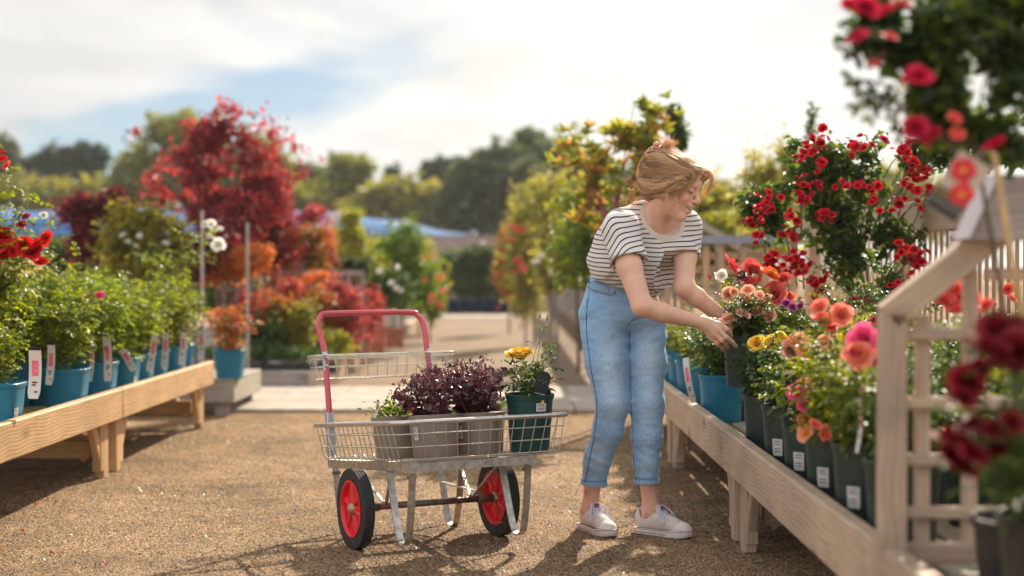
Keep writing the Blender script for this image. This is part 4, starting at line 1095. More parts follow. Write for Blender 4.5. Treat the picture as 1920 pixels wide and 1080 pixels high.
BP('round_shrub', 15.5, [(672, 492, 28, 12), (665, 505, 24, 10)], 1800, .035, LM['dark_tree'], 'clipped dark topiary head on a thin stem beside the lattice', 'shrub', base=(668, 620), trunk=.015, seed=61)
BP('flowering_shrub', 17.0, [(720, 560, 40, 24), (700, 540, 26, 20), (735, 535, 30, 24)], 3000, .05, LM['hedge'], 'dark-leaved low shrub with cream blooms near the bed edge', 'shrub', base=(715, 610), trunk=.018, seed=62)
BP('flowering_shrub', 20.0, [(800, 545, 24, 40), (815, 575, 16, 18)], 2600, .05, LM['green'], 'green shrub with scattered pink flowers at the bed’s path corner', 'shrub', base=(805, 605), trunk=.018, seed=63)
for i, (px, py, rx, ry, mt, n, lb, Y) in enumerate([
    (520, 600, 36, 40, 'acer_mix', 1900, 'small orange-green maple in front of the lattice, left of the pink one', 13.0),
    (470, 590, 30, 40, 'acer_pink', 1500, 'small pink-leaved maple just right of the single blue pot', 13.0),
    (500, 640, 34, 30, 'hedge', 1700, 'dark green bushy plant low behind the black trays', 12.7),
    (560, 620, 30, 50, 'yellow', 2000, 'small golden maple behind the black trays', 12.9),
    (600, 600, 30, 50, 'acer_mix', 1900, 'multi-coloured maple behind the trolley handle’s left bend', 13.4),
    (625, 570, 26, 40, 'acer_pink', 1600, 'pink-red maple close behind the lattice end', 13.8),
    (650, 600, 34, 48, 'acer_pink', 2200, 'bright pink-red maple behind the trolley handle', 13.6),
    (690, 590, 26, 40, 'acer_red', 1600, 'red maple over the terracotta pot', 14.6),
    (590, 540, 30, 26, 'acer_orange', 1300, 'pale orange maple shoots through the lattice', 13.9),
    (430, 620, 20, 40, 'acer_orange', 900, 'orange seedling maple left of the pink maple', 13.2),
    (620, 650, 36, 24, 'yellow', 1300, 'low golden plant under the pink-red maple', 13.0),
    (535, 560, 26, 34, 'acer_pink', 1300, 'rose-red maple shoots in front of the lattice', 13.5)]):
    BP('small_maple' if 'maple' in lb else 'bedding_plant', Y, [(px, py, rx, ry), (px + 8, py - ry * .5, rx * .6, ry * .5), (px - 8, py + 4, rx * .7, ry * .6)], n, .042, LM[mt], lb, 'plant', 'small maples in the left beds' if 'maple' in lb else None, base=(px, HOR + FPX * .85 / Y), trunk=.010, seed=70 + i, bark=M['redstem'] if 'pink' in lb else M['bark'], zbase=0.13, thr=-.05)
BP('tall_shrub', 20.5, [(610, 520, 50, 40), (650, 550, 50, 40), (600, 480, 30, 40)], 4200, .07, LM['yellow'], 'golden-green shrub filling the gap behind the lattice and trolley handle', 'shrub', base=(625, 615), trunk=.02, seed=171)
BP('tall_shrub', 21.5, [(725, 520, 46, 40), (690, 540, 40, 36)], 3400, .07, LM['lime'], 'lime green shrub just left of the cream-flowered one', 'shrub', base=(705, 610), trunk=.02, seed=172)
BP('tall_shrub', 22.5, [(790, 500, 24, 36), (775, 535, 44, 40), (805, 555, 26, 30)], 3600, .07, LM['yellow'], 'yellow shrub at the right end of the left bed by the path', 'shrub', base=(785, 606), trunk=.02, seed=173)
BP('tall_shrub', 16.5, [(300, 520, 70, 34), (380, 540, 60, 40), (230, 500, 50, 34), (440, 560, 50, 40)], 6000, .06, LM['green'], 'low green shrub mass just above the left rose bushes', 'shrub', base=(330, 640), trunk=.02, seed=174)
BP('maple_tree', 17.5, [(600, 560, 40, 30), (560, 510, 40, 36), (520, 540, 40, 34), (650, 520, 26, 30)], 4600, .055, LM['acer_mix'], 'low spreading maple with mixed red and gold leaves behind the lattice', 'tree', base=(580, 630), trunk=.02, seed=175)
BP('tall_shrub', 17.0, [(100, 480, 60, 30), (40, 480, 60, 30), (160, 500, 50, 30)], 3600, .06, LM['hedge'], 'dark green shrub mass behind the left slatted fence', 'shrub', base=(90, 640), trunk=.02, seed=176)
# white blooms and coloured specks in those beds
def speckle(name, label, pts, Y, mat, r, cat='flowers'):
    rg = random.Random(len(pts) * 7 + int(Y * 10)); c = at(pts[0][0], pts[0][1], Y)
    e = empty(name, c, label=label, cat=cat)
    for p in pts:
        put_bloom(e, at(p[0], p[1], Y + rg.uniform(-.15, .05)) - c, r * rg.uniform(.7, 1.2), mat, rg, rings=3)
    # a spray of stems down into the plant they grow in
    q = MB()
    low = at(sum(p[0] for p in pts) / len(pts), max(p[1] for p in pts) + 45, Y + .05) - c
    for p in pts:
        t = at(p[0], p[1], Y) - c; q.tube(curve_pts([low, low * .5 + t * .5 + Vector((0, 0, .04)), t], 4), .003, 4, caps=False)
    q.build('stem', M['stem'], e)
    return e
speckle('white_flower_spray', 'white blooms on the yellow-green shrub between the red maples', [(262, 442), (240, 452), (312, 455), (255, 460), (230, 440)], 11.7, PM['white'], .022)
speckle('white_flower_spray', 'cream blooms on the shrubs at the right end of the left bed', [(745, 500), (712, 508), (742, 540), (733, 530), (752, 545), (738, 585)], 16.4, PM['white'], .026)
speckle('pink_flower_spray', 'pink flowers at the corner of the left bed by the path', [(808, 482), (795, 485), (822, 520), (800, 530), (812, 560), (826, 572), (790, 510), (832, 545)], 19.5, PM['coral'], .05)

# canes standing in the bed
for i, (px, y0, y1, Y, lb) in enumerate([(379, 395, 660, 11.6, 'tall pale cane stake beside the white rose sprays'), (464, 418, 660, 12.0, 'shorter pale stake in the wine-red maples')]):
    a = at(px, y0, Y); b = Vector((a.x, Y, 0.13)); q = MB(); q.box((0, 0, (a.z - .13) / 2), (.022, .022, a.z - .13))
    tag(q.build('plant_stake', M['greywood'], None, bevel=.003, loc=b), lb, 'stake', 'stakes in the left bed')
# grey lattice in the bed
c = at(550, 600, 14.2); lt = empty('bed_lattice', (c.x, 14.2, 0.13), label='weathered grey lattice panel standing among the small maples', cat='trellis')
w2 = 130 / FPX * 14.2; zt = at(0, 512, 14.2).z - .13
for z in (zt, zt - .16, zt - .34, zt - .5): beam('lattice_bar', (-w2, 0, z), (w2, 0, z), .045, .02, M['greywood'], lt)
for i in range(11): beam('lattice_upright', (-w2 + i * w2 / 5, -.022, 0), (-w2 + i * w2 / 5, -.022, zt + .03), .04, .02, M['greywood'], lt)
# black trays and terracotta pots in the bed
def tray(px, Y, label, n=4):
    c = at(px, 690, Y); t = empty('plant_tray', (c.x, Y, .12), label=label, cat='tray', group='black trays on the bed edge')
    q = MB(); L = .56; W = .32; H = .085
    for s in (-1, 1):
        q.box((0, s * W / 2, H / 2), (L, .012, H)); q.box((s * L / 2, 0, H / 2), (.012, W - .014, H))
    q.box((0, 0, .006), (L - .02, W - .02, .01)); q.build('tray', M['blackpot'], t, bevel=.003)
    rg = np.random.default_rng(int(px))
    for i in range(n):
        q = MB(); q.lathe([(.0, .012), (.04, .012), (.055, .10), (.058, .105), (.05, .10), (0.001, .095)], 14, c=(-L / 2 + .09 + i * .13, -.05, 0)); q.build('pot', M['label'] if i % 2 == 0 else M['taupepot'], t, smooth=True)
        fo = Foliage(); m = 130; P = rg.normal(size=(m, 3)) * [.035, .04, .03] + [-L / 2 + .09 + i * .13, -.05, .15]
        fo.add(*leaf_arrays(P, rg.normal(size=(m, 3)) + [0, 0, .6], rg.normal(size=(m, 3)), np.full(m, .035), np.full(m, .02), rg=rg, fine=False)); link('foliage', fo.mesh('foliage'), LM['hedge'], t)
tray(435, 12.42, 'black plant tray on the bed edge nearest the single blue pot')
tray(500, 12.46, 'black plant tray in the middle of the bed edge')
tray(572, 12.50, 'black plant tray at the right end of the bed edge, by the trolley handle')
for px, py, Y, r, h, lb in [(668, 600, 14.6, .17, .32, 'square terracotta pot in the bed under the red maple'), (735, 585, 16.6, .16, .22, 'wide terracotta pot near the bed’s path edge'), (700, 600, 15.6, .15, .2, 'dark pot behind the terracotta one')]:
    c = at(px, py, Y); t = empty('planter', (c.x, Y, .12), label=lb, cat='pot'); add_pot(t, r, h, M['terracotta'] if 'terra' in lb else M['blackpot'], sq=.3)

# ================================================================ right column beyond the woman
BP('climbing_plant', 19.0, [(985, 420, 26, 60), (975, 500, 26, 60), (990, 560, 22, 40), (1010, 380, 24, 40)], 5200, .06, LM['climber'], 'pale climbing plant on the leftmost pole of the right-hand row', 'climber', 'climbers along the right side of the path', base=(985, 640), trunk=.02, seed=91, thr=-.1, bark=M['greywood'])
BP('climbing_plant', 15.5, [(1040, 400, 34, 60), (1050, 470, 36, 50), (1030, 500, 24, 40)], 5200, .055, LM['climber'], 'tall pale climber just behind the woman’s back', 'climber', 'climbers along the right side of the path', base=(1045, 680), trunk=.02, seed=92, thr=-.1, bark=M['greywood'])
BP('climbing_plant', 14.0, [(1075, 470, 34, 50), (1090, 400, 40, 50), (1075, 510, 30, 26)], 4200, .055, LM['yellow'], 'yellow-green climber touching the woman’s hip', 'climber', 'climbers along the right side of the path', base=(1085, 680), trunk=.02, seed=93, thr=-.1)
BP('climbing_plant', 23.0, [(955, 465, 18, 40), (950, 520, 18, 30)], 2200, .07, LM['acer_mix'], 'reddish climber at the far end of the right-hand row', 'climber', 'climbers along the right side of the path', base=(955, 600), trunk=.02, seed=94)
BP('tall_shrub', 12.0, [(1110, 470, 60, 60), (1170, 450, 60, 60), (1110, 380, 50, 40), (1230, 470, 60, 60), (1060, 540, 30, 10)], 6500, .05, LM['green'], 'green shrub behind the woman under the bronze-leaved tree', 'shrub', base=(1150, 700), trunk=.03, seed=95)
speckle('white_flower_spray', 'white flowers on the pale climbers behind the woman’s back', [(1062, 455), (1072, 470), (1015, 478), (1035, 510), (1068, 440), (1040, 500), (1095, 430), (1005, 490)], 14.4, PM['white'], .035)
speckle('red_flower_spray', 'coral-red flowers at the far end of the right-hand climbers', [(975, 430), (972, 490), (965, 510), (958, 450), (960, 425), (982, 505)], 18.6, PM['coral'], .05)
for i, (px, y0, Y) in enumerate([(1033, 330, 15.5), (1003, 350, 19.0)]):
    a = at(px, y0, Y); q = MB(); q.box((0, 0, a.z / 2), (.06, .06, a.z)); tag(q.build('climber_post', M['greywood'], None, bevel=.004, loc=(a.x, Y, 0)), ['grey post in the tall pale climber behind the woman’s back', 'grey post in the leftmost pale climber'][i], 'post', 'posts of the climber row')
# bronze-leaved tree (leaves in rosettes)
BP('bronze_leaved_tree', 9.4, [(1190, 195, 34, 24), (1230, 225, 46, 28), (1130, 250, 56, 28), (1190, 270, 60, 40), (1065, 245, 14, 12), (1060, 300, 30, 34), (1110, 320, 60, 50), (1180, 340, 60, 50), (1250, 260, 30, 30), (1100, 390, 60, 40), (1180, 400, 60, 40)], 1850, .084, LM['photinia'], 'tall bronze and yellow-leaved tree rising behind the woman', 'tree', base=(1150, 780), trunk=.018, seed=96, clump=6, thr=.05, nscale=6, wr=.30, up=.5, fine=True, bark=M['redstem'])
BP('tall_shrub', 10.5, [(1262, 225, 14, 30), (1275, 260, 12, 30)], 700, .05, LM['hedge'], 'narrow dark green shrub top right of the bronze-leaved tree', 'shrub', base=(1265, 780), trunk=.015, seed=97)
# beyond the lattice on the right
BP('climbing_plant', 11.0, [(1410, 350, 26, 60), (1440, 330, 30, 50), (1470, 300, 24, 40), (1400, 410, 30, 30), (1450, 400, 40, 40), (1495, 330, 30, 40)], 4600, .038, LM['climber'], 'loose pale climber against the sky right of the woman’s head', 'climber', base=(1440, 780), trunk=.012, seed=98, thr=.08)
BP('climbing_plant', 10.2, [(1522, 215, 8, 22), (1520, 250, 9, 30), (1515, 300, 14, 30)], 420, .038, LM['hedge'], 'thin climbing shoot pointing up above the red climbing rose', 'climber', base=(1518, 780), trunk=.008, seed=99, twigs=False)
BP('orange_shrub', 13.0, [(1345, 385, 36, 26), (1325, 410, 30, 20), (1385, 390, 30, 20)], 2600, .05, LM['photinia'], 'orange-leaved shrub just right of the woman’s face', 'shrub', base=(1345, 700), trunk=.015, seed=100, thr=-.1)
BP('tall_shrub', 12.4, [(1360, 440, 60, 40), (1440, 450, 50, 40), (1320, 470, 40, 40), (1400, 490, 60, 30)], 5000, .05, LM['yellow'], 'yellow-green shrub seen through the lattice end panel', 'shrub', base=(1370, 700), trunk=.015, seed=101, thr=-.1)

# ================================================================ potted plants on the benches
SOILH = 0.19
def potted(name, x, y, r, h, potmat, st, fo, leafm, label, cat, group=None, z=DECK, sq=0., taper=.80, sticker=None, rz=0, lift=0.0):
    e = empty(name, (x, y, z), rz, label=label, cat=cat, group=group)
    add_pot(e, r, h, potmat, sq, taper, sticker=sticker)
    if st is not None:
        me = st.mesh('stem', smooth=True) if isinstance(st, MB) else st
        link('stem', me, M['stem'], e, loc=(0, 0, h - .02))
        me2 = fo.mesh('foliage') if isinstance(fo, Foliage) else fo
        link('foliage', me2, leafm, e, loc=(0, 0, h - .02))
    return e
# -- left bench: leafy green shrubs in square blue pots
vr = []
for s in range(5):
    st, fo, tips = rose_bush(200 + s, h=.52, spread=.21, ns=13, leaf=.040, nodes=10, arch=.25, side_shoots=2, wr=.68)
    vr.append((st.mesh('stem', True), fo.mesh('foliage'), tips))
    vr[-1][0].materials.append(M['stem']); vr[-1][1].materials.append(LM['rose_lit'])
rg = random.Random(4)
rows = [(-2.06, [5.72, 6.58, 7.06, 7.43, 7.82, 8.16, 8.50, 8.82], 'front row'), (-2.40, [6.1, 6.52, 6.86, 7.25, 7.64, 8.02, 8.38, 8.75, 9.0], 'middle row'), (-2.76, [6.6, 7.05, 7.45, 7.9, 8.3, 8.7, 9.02], 'back row along the fence')]
for x0, ys, rn in rows:
    for i, y in enumerate(ys):
        v = vr[(i * 2 + len(rn)) % 5]
        k = len(ys) - i
        far = 'at its far end' if k == 1 else '%s from its far end' % ORD[k - 1]
        if rn == 'front row' and i == 0: lb = 'blue pot with low rose bush, nearest in the left bench’s front row'
        elif rn == 'front row': lb = 'leafy rose in blue pot, front row of left bench, ' + far
        elif rn == 'middle row': lb = 'green rose in blue pot, middle row of left bench, ' + far
        else: lb = 'rose bush in blue pot, left bench’s back row, ' + far
        e = empty('potted_rose', (x0 + rg.uniform(-.02, .02), y, DECK), label=lb, cat='potted plant', group='green rose bushes in blue pots on the left bench')
        add_pot(e, .100, .205, M['bluepot'], .35, .78, sticker=(-25, .085, .03, .045) if i in (0, 3) else None)
        sc_ = (.62 if (i == 0 and rn == 'front row') else rg.uniform(.84, 1.06)) * (0.93 if y > 8 else 1)
        a = rg.uniform(0, 6.28)
        link('stem', v[0], None, e, loc=(0, 0, .185), rot=(0, 0, a), scale=sc_); link('foliage', v[1], None, e, loc=(0, 0, .185), rot=(0, 0, a), scale=sc_)
def extra_blooms(root_name_pts, Y, label, col, r):
    pass
# single blue pot on the old bench
st, fo, tips = rose_bush(231, h=.34, spread=.2, ns=9, leaf=.042, nodes=8)
e = potted('potted_rose', -1.975, 9.95, .112, .20, M['bluepot'], st, fo, LM['acer_mix'], 'lone blue pot with reddish young leaves, on the low weathered bench', 'potted plant', z=.259, sq=.35, taper=.76)
# tall rose shoots with blooms over the left bench
def aimed_rose(name, label, x, y, blooms, pot=None, h=.3, spread=.15, ns=7, leaf=.03, nodes=8, seed=1, lm='rose', z=DECK, sticker=None, ybloom=None, cat='potted rose', group=None, rings=4, buds=(), stem_r=.0024, extra=0, potr=.09, poth=.215, sq=0., loc=None, nl=5, arch=.2):
    """blooms: (px, py, r_px, colour[, Y])"""
    hp = poth - .02 if pot else 0
    o = Vector((x, y, z + hp)) if loc is None else Vector(loc) + Vector((0, 0, hp))
    aim = []
    pts = []
    rgb = random.Random(seed)
    for b in blooms:
        Yb = b[4] if len(b) > 4 else (ybloom or y) + rgb.uniform(-.05, .04)
        p = at(b[0], b[1], Yb); pts.append((p, b[2] / FPX * Yb, b[3])); aim.append(tuple(p - o - Vector((0, 0, .008))))
    bp_ = []
    for b in buds:
        Yb = b[2] if len(b) > 2 else (ybloom or y); p = at(b[0], b[1], Yb); bp_.append(p); aim.append(tuple(p - o - Vector((0, 0, .01))))
    st, fo, tips = rose_bush(seed, h=h, spread=spread, ns=ns, leaf=leaf, nodes=nodes, aim=aim, stem_r=stem_r, nl=nl, arch=arch)
    base = o - Vector((0, 0, hp))
    e = empty(name, base, label=label, cat=cat, group=group)
    if pot: add_pot(e, potr, poth, M[pot], sq, .80, sticker=sticker)
    link('stem', st.mesh('stem', True), M['stem'], e, loc=(0, 0, hp)); link('foliage', fo.mesh('foliage'), LM[lm], e, loc=(0, 0, hp))
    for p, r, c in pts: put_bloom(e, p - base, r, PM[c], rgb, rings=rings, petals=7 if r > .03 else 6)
    for p in bp_: put_bud(e, p - base, .007, M['bud'], (rgb.uniform(-.2, .2), 0, 1))
    return e
M['bud'] = plain('rose_bud_green', (0.30, 0.26, 0.05), .5, var=.3, scale=60)
aimed_rose('potted_rose', 'tall red rose at the picture’s left edge, its scarlet blooms over the fence', -2.42, 6.35,
    [(8, 440, 17, 'scarlet'), (12, 468, 20, 'scarlet'), (30, 472, 15, 'scarlet'), (45, 460, 17, 'scarlet'), (65, 462, 16, 'scarlet'), (85, 446, 11, 'scarlet'), (78, 490, 12, 'scarlet'), (0, 480, 20, 'scarlet'), (60, 472, 15, 'scarlet'), (72, 456, 13, 'scarlet'), (-12, 455, 18, 'scarlet'), (48, 405, 7, 'cerise'), (40, 420, 7, 'cerise'), (2, 298, 10, 'scarlet', 6.1), (12, 310, 8, 'coral', 6.1), (4, 285, 6, 'scarlet', 6.1)],
    'bluepot', h=.75, spread=.3, ns=9, leaf=.04, nodes=12, seed=301, lm='rose_lit', ybloom=6.2, sq=.35, potr=.1, poth=.205, buds=[(12, 262, 6.1), (5, 330, 6.1), (50, 375, 6.2)])
aimed_rose('potted_rose', 'tall pale-budded rose shoot standing above the left blue pots', -2.26, 6.95,
    [(82, 403, 6, 'white'), (160, 553, 6, 'pink'), (186, 553, 8, 'pink'), (160, 585, 6, 'cerise')],
    'bluepot', h=.5, spread=.16, ns=6, leaf=.04, nodes=11, seed=302, lm='rose_lit', ybloom=6.8, sq=.35, potr=.1, poth=.205, buds=[(97, 402, 6.8), (107, 412, 6.8)])
aimed_rose('potted_rose', 'white-flowered rose rising above the far end of the left bench', -2.3, 8.9,
    [(397, 419, 8, 'white'), (411, 430, 7, 'white'), (410, 458, 11, 'white'), (392, 442, 5, 'white'), (384, 420, 6, 'white'), (400, 446, 4, 'white')],
    'bluepot', h=.5, spread=.16, ns=6, leaf=.035, nodes=11, seed=303, lm='rose_lit', ybloom=9.1, sq=.35, potr=.1, poth=.205)
aimed_rose('potted_rose', 'small rose with red young shoots in front of the nearest left pot label', -2.28, 6.0, [(12, 632, 5, 'coral')], 'bluepot', h=.25, spread=.14, ns=6, leaf=.04, nodes=6, seed=304, lm='acer_mix', sq=.35, potr=.1, poth=.205)

# plant labels: bent plastic strips with a printed picture
def plant_label(p, w, h, tilt=0, yaw=0, label='', dark=False, curl=.012, lean=0.0, pic=M['labelpink'], group='printed plant labels'):
    e = empty('plant_label', p, yaw, label=label, cat='plant label', group=group)
    e.rotation_euler = (lean, tilt, yaw)
    def f(u, v, o=0.0): return ((u - .5) * w * (1 if v > .12 else .75), -o + curl * math.sin(v * PI), v * h)
    q = MB(); q.grid(lambda u, v: f(u, v), 1, 8); q.grid(lambda u, v: f(u, v, -.0012), 1, 8)
    q.build('strip', M['labeldark'] if dark else M['label'], e, smooth=True)
    q = MB(); q.grid(lambda u, v: f(.24 + .52 * u, .44 + .30 * v, .0012), 2, 3); q.build('picture_panel', pic, e)
    q = MB(); q.grid(lambda u, v: f(u, .94 + .06 * v, .0012), 1, 1); q.build('header_band', M['labeldark'] if not dark else M['label'], e)
    for z, a, b in ((.30, .3, .7), (.25, .3, .6), (.12, .55, .8)):
        q = MB(); q.grid(lambda u, v: f(a + (b - a) * u, z + .03 * v, .0014), 1, 1); q.build('print_line', M['labeldark'] if not dark else M['label'], e)
    return e
LB = [((61, 748), 5.62, 25, 97, 2, 'large upright label with two pink roses, hung on the nearest left blue pot'),
      ((201, 715), 6.95, 16, 90, -2, 'narrow upright label with small pink roses on the second-nearest joint of pots'),
      ((250, 695), 7.3, 14, 50, -32, 'label leaning far over to the left among the left blue pots'),
      ((278, 697), 7.7, 12, 78, 10, 'cream label leaning right, middle of the left row'),
      ((307, 692), 8.05, 12, 74, 2, 'bluish-white label standing straight, middle of the left row'),
      ((338, 684), 8.35, 11, 66, 6, 'pale label near the far end of the left row'),
      ((377, 672), 8.9, 12, 58, -2, 'last label, standing before the single blue pot'),
      ((90, 722), 6.4, 15, 80, 4, 'shaded label half hidden behind the nearest large blue pot'),
      ((168, 716), 6.7, 8, 75, 3, 'thin label seen almost edge-on right of the big blue pot')]
for (px, py), Y, w, h, tl_, lb in LB:
    k = Y / FPX; plant_label(at(px, py, Y), w * k, h * k, tilt=R(tl_), label=lb, yaw=R(-8))

# -- right bench
ST = (-128, .085, .034, .055)
G2 = 'roses in dark green pots along the front of the right bench'
aimed_rose('potted_rose', 'yellow rose in the dark green pot beside the one being held', .905, 5.02,
    [(1419, 643, 14, 'yellow'), (1448, 641, 13, 'yellow'), (1465, 634, 12, 'yellow'), (1436, 652, 7, 'gold'), (1410, 652, 6, 'yellow')], 'greenpot', h=.19, spread=.13, ns=16, leaf=.027, nodes=9, seed=311, lm='rose_dark', ybloom=4.93, group=G2)
aimed_rose('potted_rose', 'rose in a dark green pot with white sticker, right of the yellow rose', .905, 4.64,
    [(1494, 638, 18, 'apricot'), (1482, 656, 15, 'peach'), (1510, 668, 11, 'gold'), (1508, 655, 13, 'apricot'), (1490, 675, 9, 'peach')], 'greenpot', h=.2, spread=.14, ns=13, leaf=.028, nodes=9, seed=312, lm='rose', ybloom=4.45, sticker=ST, group=G2)
aimed_rose('potted_rose', 'rose with hot pink blooms hanging low over its stickered dark green pot', .905, 4.30,
    [(1494, 735, 17, 'pink'), (1518, 738, 17, 'pink'), (1510, 718, 15, 'pink'), (1543, 712, 17, 'salmon'), (1508, 758, 12, 'pink'), (1512, 788, 15, 'salmon')], 'greenpot', h=.2, spread=.14, ns=13, leaf=.028, nodes=9, seed=313, lm='rose_lit', ybloom=4.1, sticker=ST, group=G2)
aimed_rose('potted_rose', 'rose with faded salmon blooms drooping over the fourth dark green pot', .905, 3.97,
    [(1510, 812, 14, 'apricot'), (1548, 812, 14, 'salmon'), (1530, 795, 11, 'salmon'), (1545, 598, 20, 'coral'), (1535, 574, 15, 'salmon'), (1578, 590, 17, 'salmon'), (1560, 610, 12, 'coral')], 'greenpot', h=.26, spread=.15, ns=14, leaf=.028, nodes=9, seed=314, lm='rose_lit', ybloom=3.85, sticker=ST, group=G2)
aimed_rose('potted_rose', 'rose with large pink and orange blooms left of the lattice panel', .905, 3.62,
    [(1618, 634, 24, 'pink'), (1640, 640, 15, 'pink'), (1608, 664, 23, 'salmon'), (1640, 670, 22, 'coral'), (1600, 660, 10, 'pink'), (1617, 730, 5, 'pink')], 'greenpot', h=.24, spread=.15, ns=16, leaf=.027, nodes=9, seed=315, lm='rose_lit', ybloom=3.5, sticker=ST, group=G2)
aimed_rose('potted_rose', 'rose in the dark green pot directly behind the lattice upright', .905, 3.29, [(1660, 640, 12, 'pink', 3.3)], 'greenpot', h=.24, spread=.14, ns=15, leaf=.027, nodes=9, seed=316, lm='rose', ybloom=3.3, sticker=ST, group=G2)
aimed_rose('potted_rose', 'coral and orange rose with open blooms behind the held pot', 1.04, 5.72,
    [(1374, 498, 18, 'coral'), (1412, 508, 20, 'coral'), (1446, 512, 17, 'orange'), (1452, 552, 18, 'coral'), (1470, 520, 12, 'coral'), (1480, 556, 11, 'salmon'), (1447, 537, 9, 'coral'), (1353, 515, 10, 'peach'), (1392, 516, 9, 'violet'), (1405, 525, 12, 'coral'), (1462, 548, 12, 'coral')], 'greenpot', h=.36, spread=.22, ns=20, leaf=.032, nodes=10, seed=317, lm='rose_lit', ybloom=5.55)
# second and third rows
rows2 = [(1.20, 5.25, 'violet', [(1475, 568, 8), (1487, 575, 8), (1500, 573, 7)], 'low violet-budded rose in the second row behind the yellow rose', .30),
 (1.20, 4.85, 'apricot', [(1545, 640, 16), (1555, 655, 12), (1535, 660, 10)], 'apricot rose in the second row behind the coral blooms', .30),
 (1.20, 4.45, 'yellow', [(1580, 636, 12), (1572, 648, 9)], 'yellow rose in the second row, right of the apricot one', .27),
 (1.20, 4.05, 'salmon', [(1705, 632, 12), (1660, 600, 8)], 'salmon rose in the second row seen through the lattice', .28),
 (1.20, 3.65, 'coral', [(1795, 548, 30), (1770, 560, 22), (1815, 565, 22), (1800, 575, 20)], 'large coral rose seen through the top of the lattice', .30),
 (1.22, 3.25, 'coral', [(1812, 630, 11), (1850, 572, 16)], 'coral rose beside the largest one, right part of the lattice', .3),
 (1.56, 5.6, 'crimson', [(1560, 565, 9), (1600, 566, 11), (1590, 575, 8), (1630, 560, 8)], 'dark red rose in the back row below the climbing rose', .28),
 (1.56, 5.0, 'cerise', [(1640, 600, 6)], 'leafy rose in the back row by the slatted fence', .24),
 (1.56, 4.4, 'coral', [(1890, 542, 10), (1900, 560, 8)], 'small coral rose in the back row at the picture’s right edge', .3),
 (1.56, 3.9, 'peach', [(1700, 640, 6)], 'leafy rose in the back row behind the lattice', .22),
 (1.30, 6.3, 'cerise', [(1330, 520, 6)], 'green rose bush behind the coral one', .30),
 (1.0, 6.25, 'peach', [(1300, 540, 5)], 'yellowish rose bush between the woman’s arms', .38),
 (1.15, 6.85, 'cerise', [(1290, 535, 5)], 'rose bush seen between the woman’s arm and body', .34)]
for i, (x, y, col, bl, lb, h) in enumerate(rows2):
    aimed_rose('potted_rose', lb, x, y, [(b[0], b[1], b[2], col) for b in bl], 'greenpot', h=h, spread=.18, ns=15, leaf=.03, nodes=8, seed=330 + i, lm=['rose', 'rose_lit', 'rose_lit', 'rose'][i % 4], ybloom=y - .12, rings=4)
# rose shoot with buds standing up, in front of the fence
aimed_rose('potted_rose', 'upright rose shoot with two green buds standing before the slatted fence', 1.33, 5.55, [], 'greenpot', h=.2, spread=.12, ns=7, leaf=.028, nodes=7, seed=350, lm='rose_dark', ybloom=5.1, buds=[(1613, 535, 4.95), (1627, 532, 4.95), (1618, 570, 4.95)])
# blue pots behind the woman
G3 = 'green roses in blue pots on the right bench'
bys = [6.20, 6.74, 7.12, 7.5, 7.9, 8.3, 8.7, 9.05]
for i, y in enumerate(bys):
    v = vr[i % 5]
    lb = 'large blue pot with trailing green rose, right behind the held pot' if i == 0 else ('blue pot on the right bench, %s behind the large nearest one' % ORD[i - 1] if i > 1 else 'blue pot with a curled label, next behind the large nearest one')
    e = empty('potted_rose', (.92 if i else .915, y, DECK), label=lb, cat='potted plant', group=G3)
    add_pot(e, .100, .205, M['bluepot'], .35 if i else .15, .80)
    a = i * 1.7; s = .52 if i else .60
    if i == 0:
        st, fo, t = rose_bush(360, h=.20, spread=.17, ns=13, leaf=.034, nodes=8, wr=.85, arch=.5); link('stem', st.mesh('stem', True), M['stem'], e, loc=(0, 0, .185)); link('foliage', fo.mesh('foliage'), LM['rose'], e, loc=(0, 0, .185))
    else:
        link('stem', v[0], None, e, loc=(0, 0, .185), rot=(0, 0, a), scale=s); link('foliage', v[1], None, e, loc=(0, 0, .185), rot=(0, 0, a), scale=s)
k = 6.05 / FPX
plant_label(at(1301, 755, 6.12), 12 * k, 92 * k, tilt=R(-10), yaw=R(-20), curl=-.03, label='long curled pink-printed label left of the large blue pot on the right bench')
plant_label(at(1480, 800, 4.22), 20 * 4.2 / FPX, 105 * 4.2 / FPX, tilt=R(2), yaw=R(-15), dark=True, label='black plant label with a pink rose picture on the hot pink rose’s pot')
plant_label(at(1433, 760, 4.8), 5 * 4.8 / FPX, 60 * 4.8 / FPX, tilt=R(4), yaw=R(-60), label='thin label turned edge-on on the pot right of the yellow rose')
plant_label(at(1573, 830, 3.75), 14 * 3.75 / FPX, 100 * 3.75 / FPX, tilt=R(5), yaw=R(-30), dark=True, label='dark label with faint pink picture between the two last green pots')
plant_label(at(1607, 850, 3.4), 9 * 3.4 / FPX, 110 * 3.4 / FPX, tilt=R(2), yaw=R(-50), label='narrow pale label beside the lattice upright')

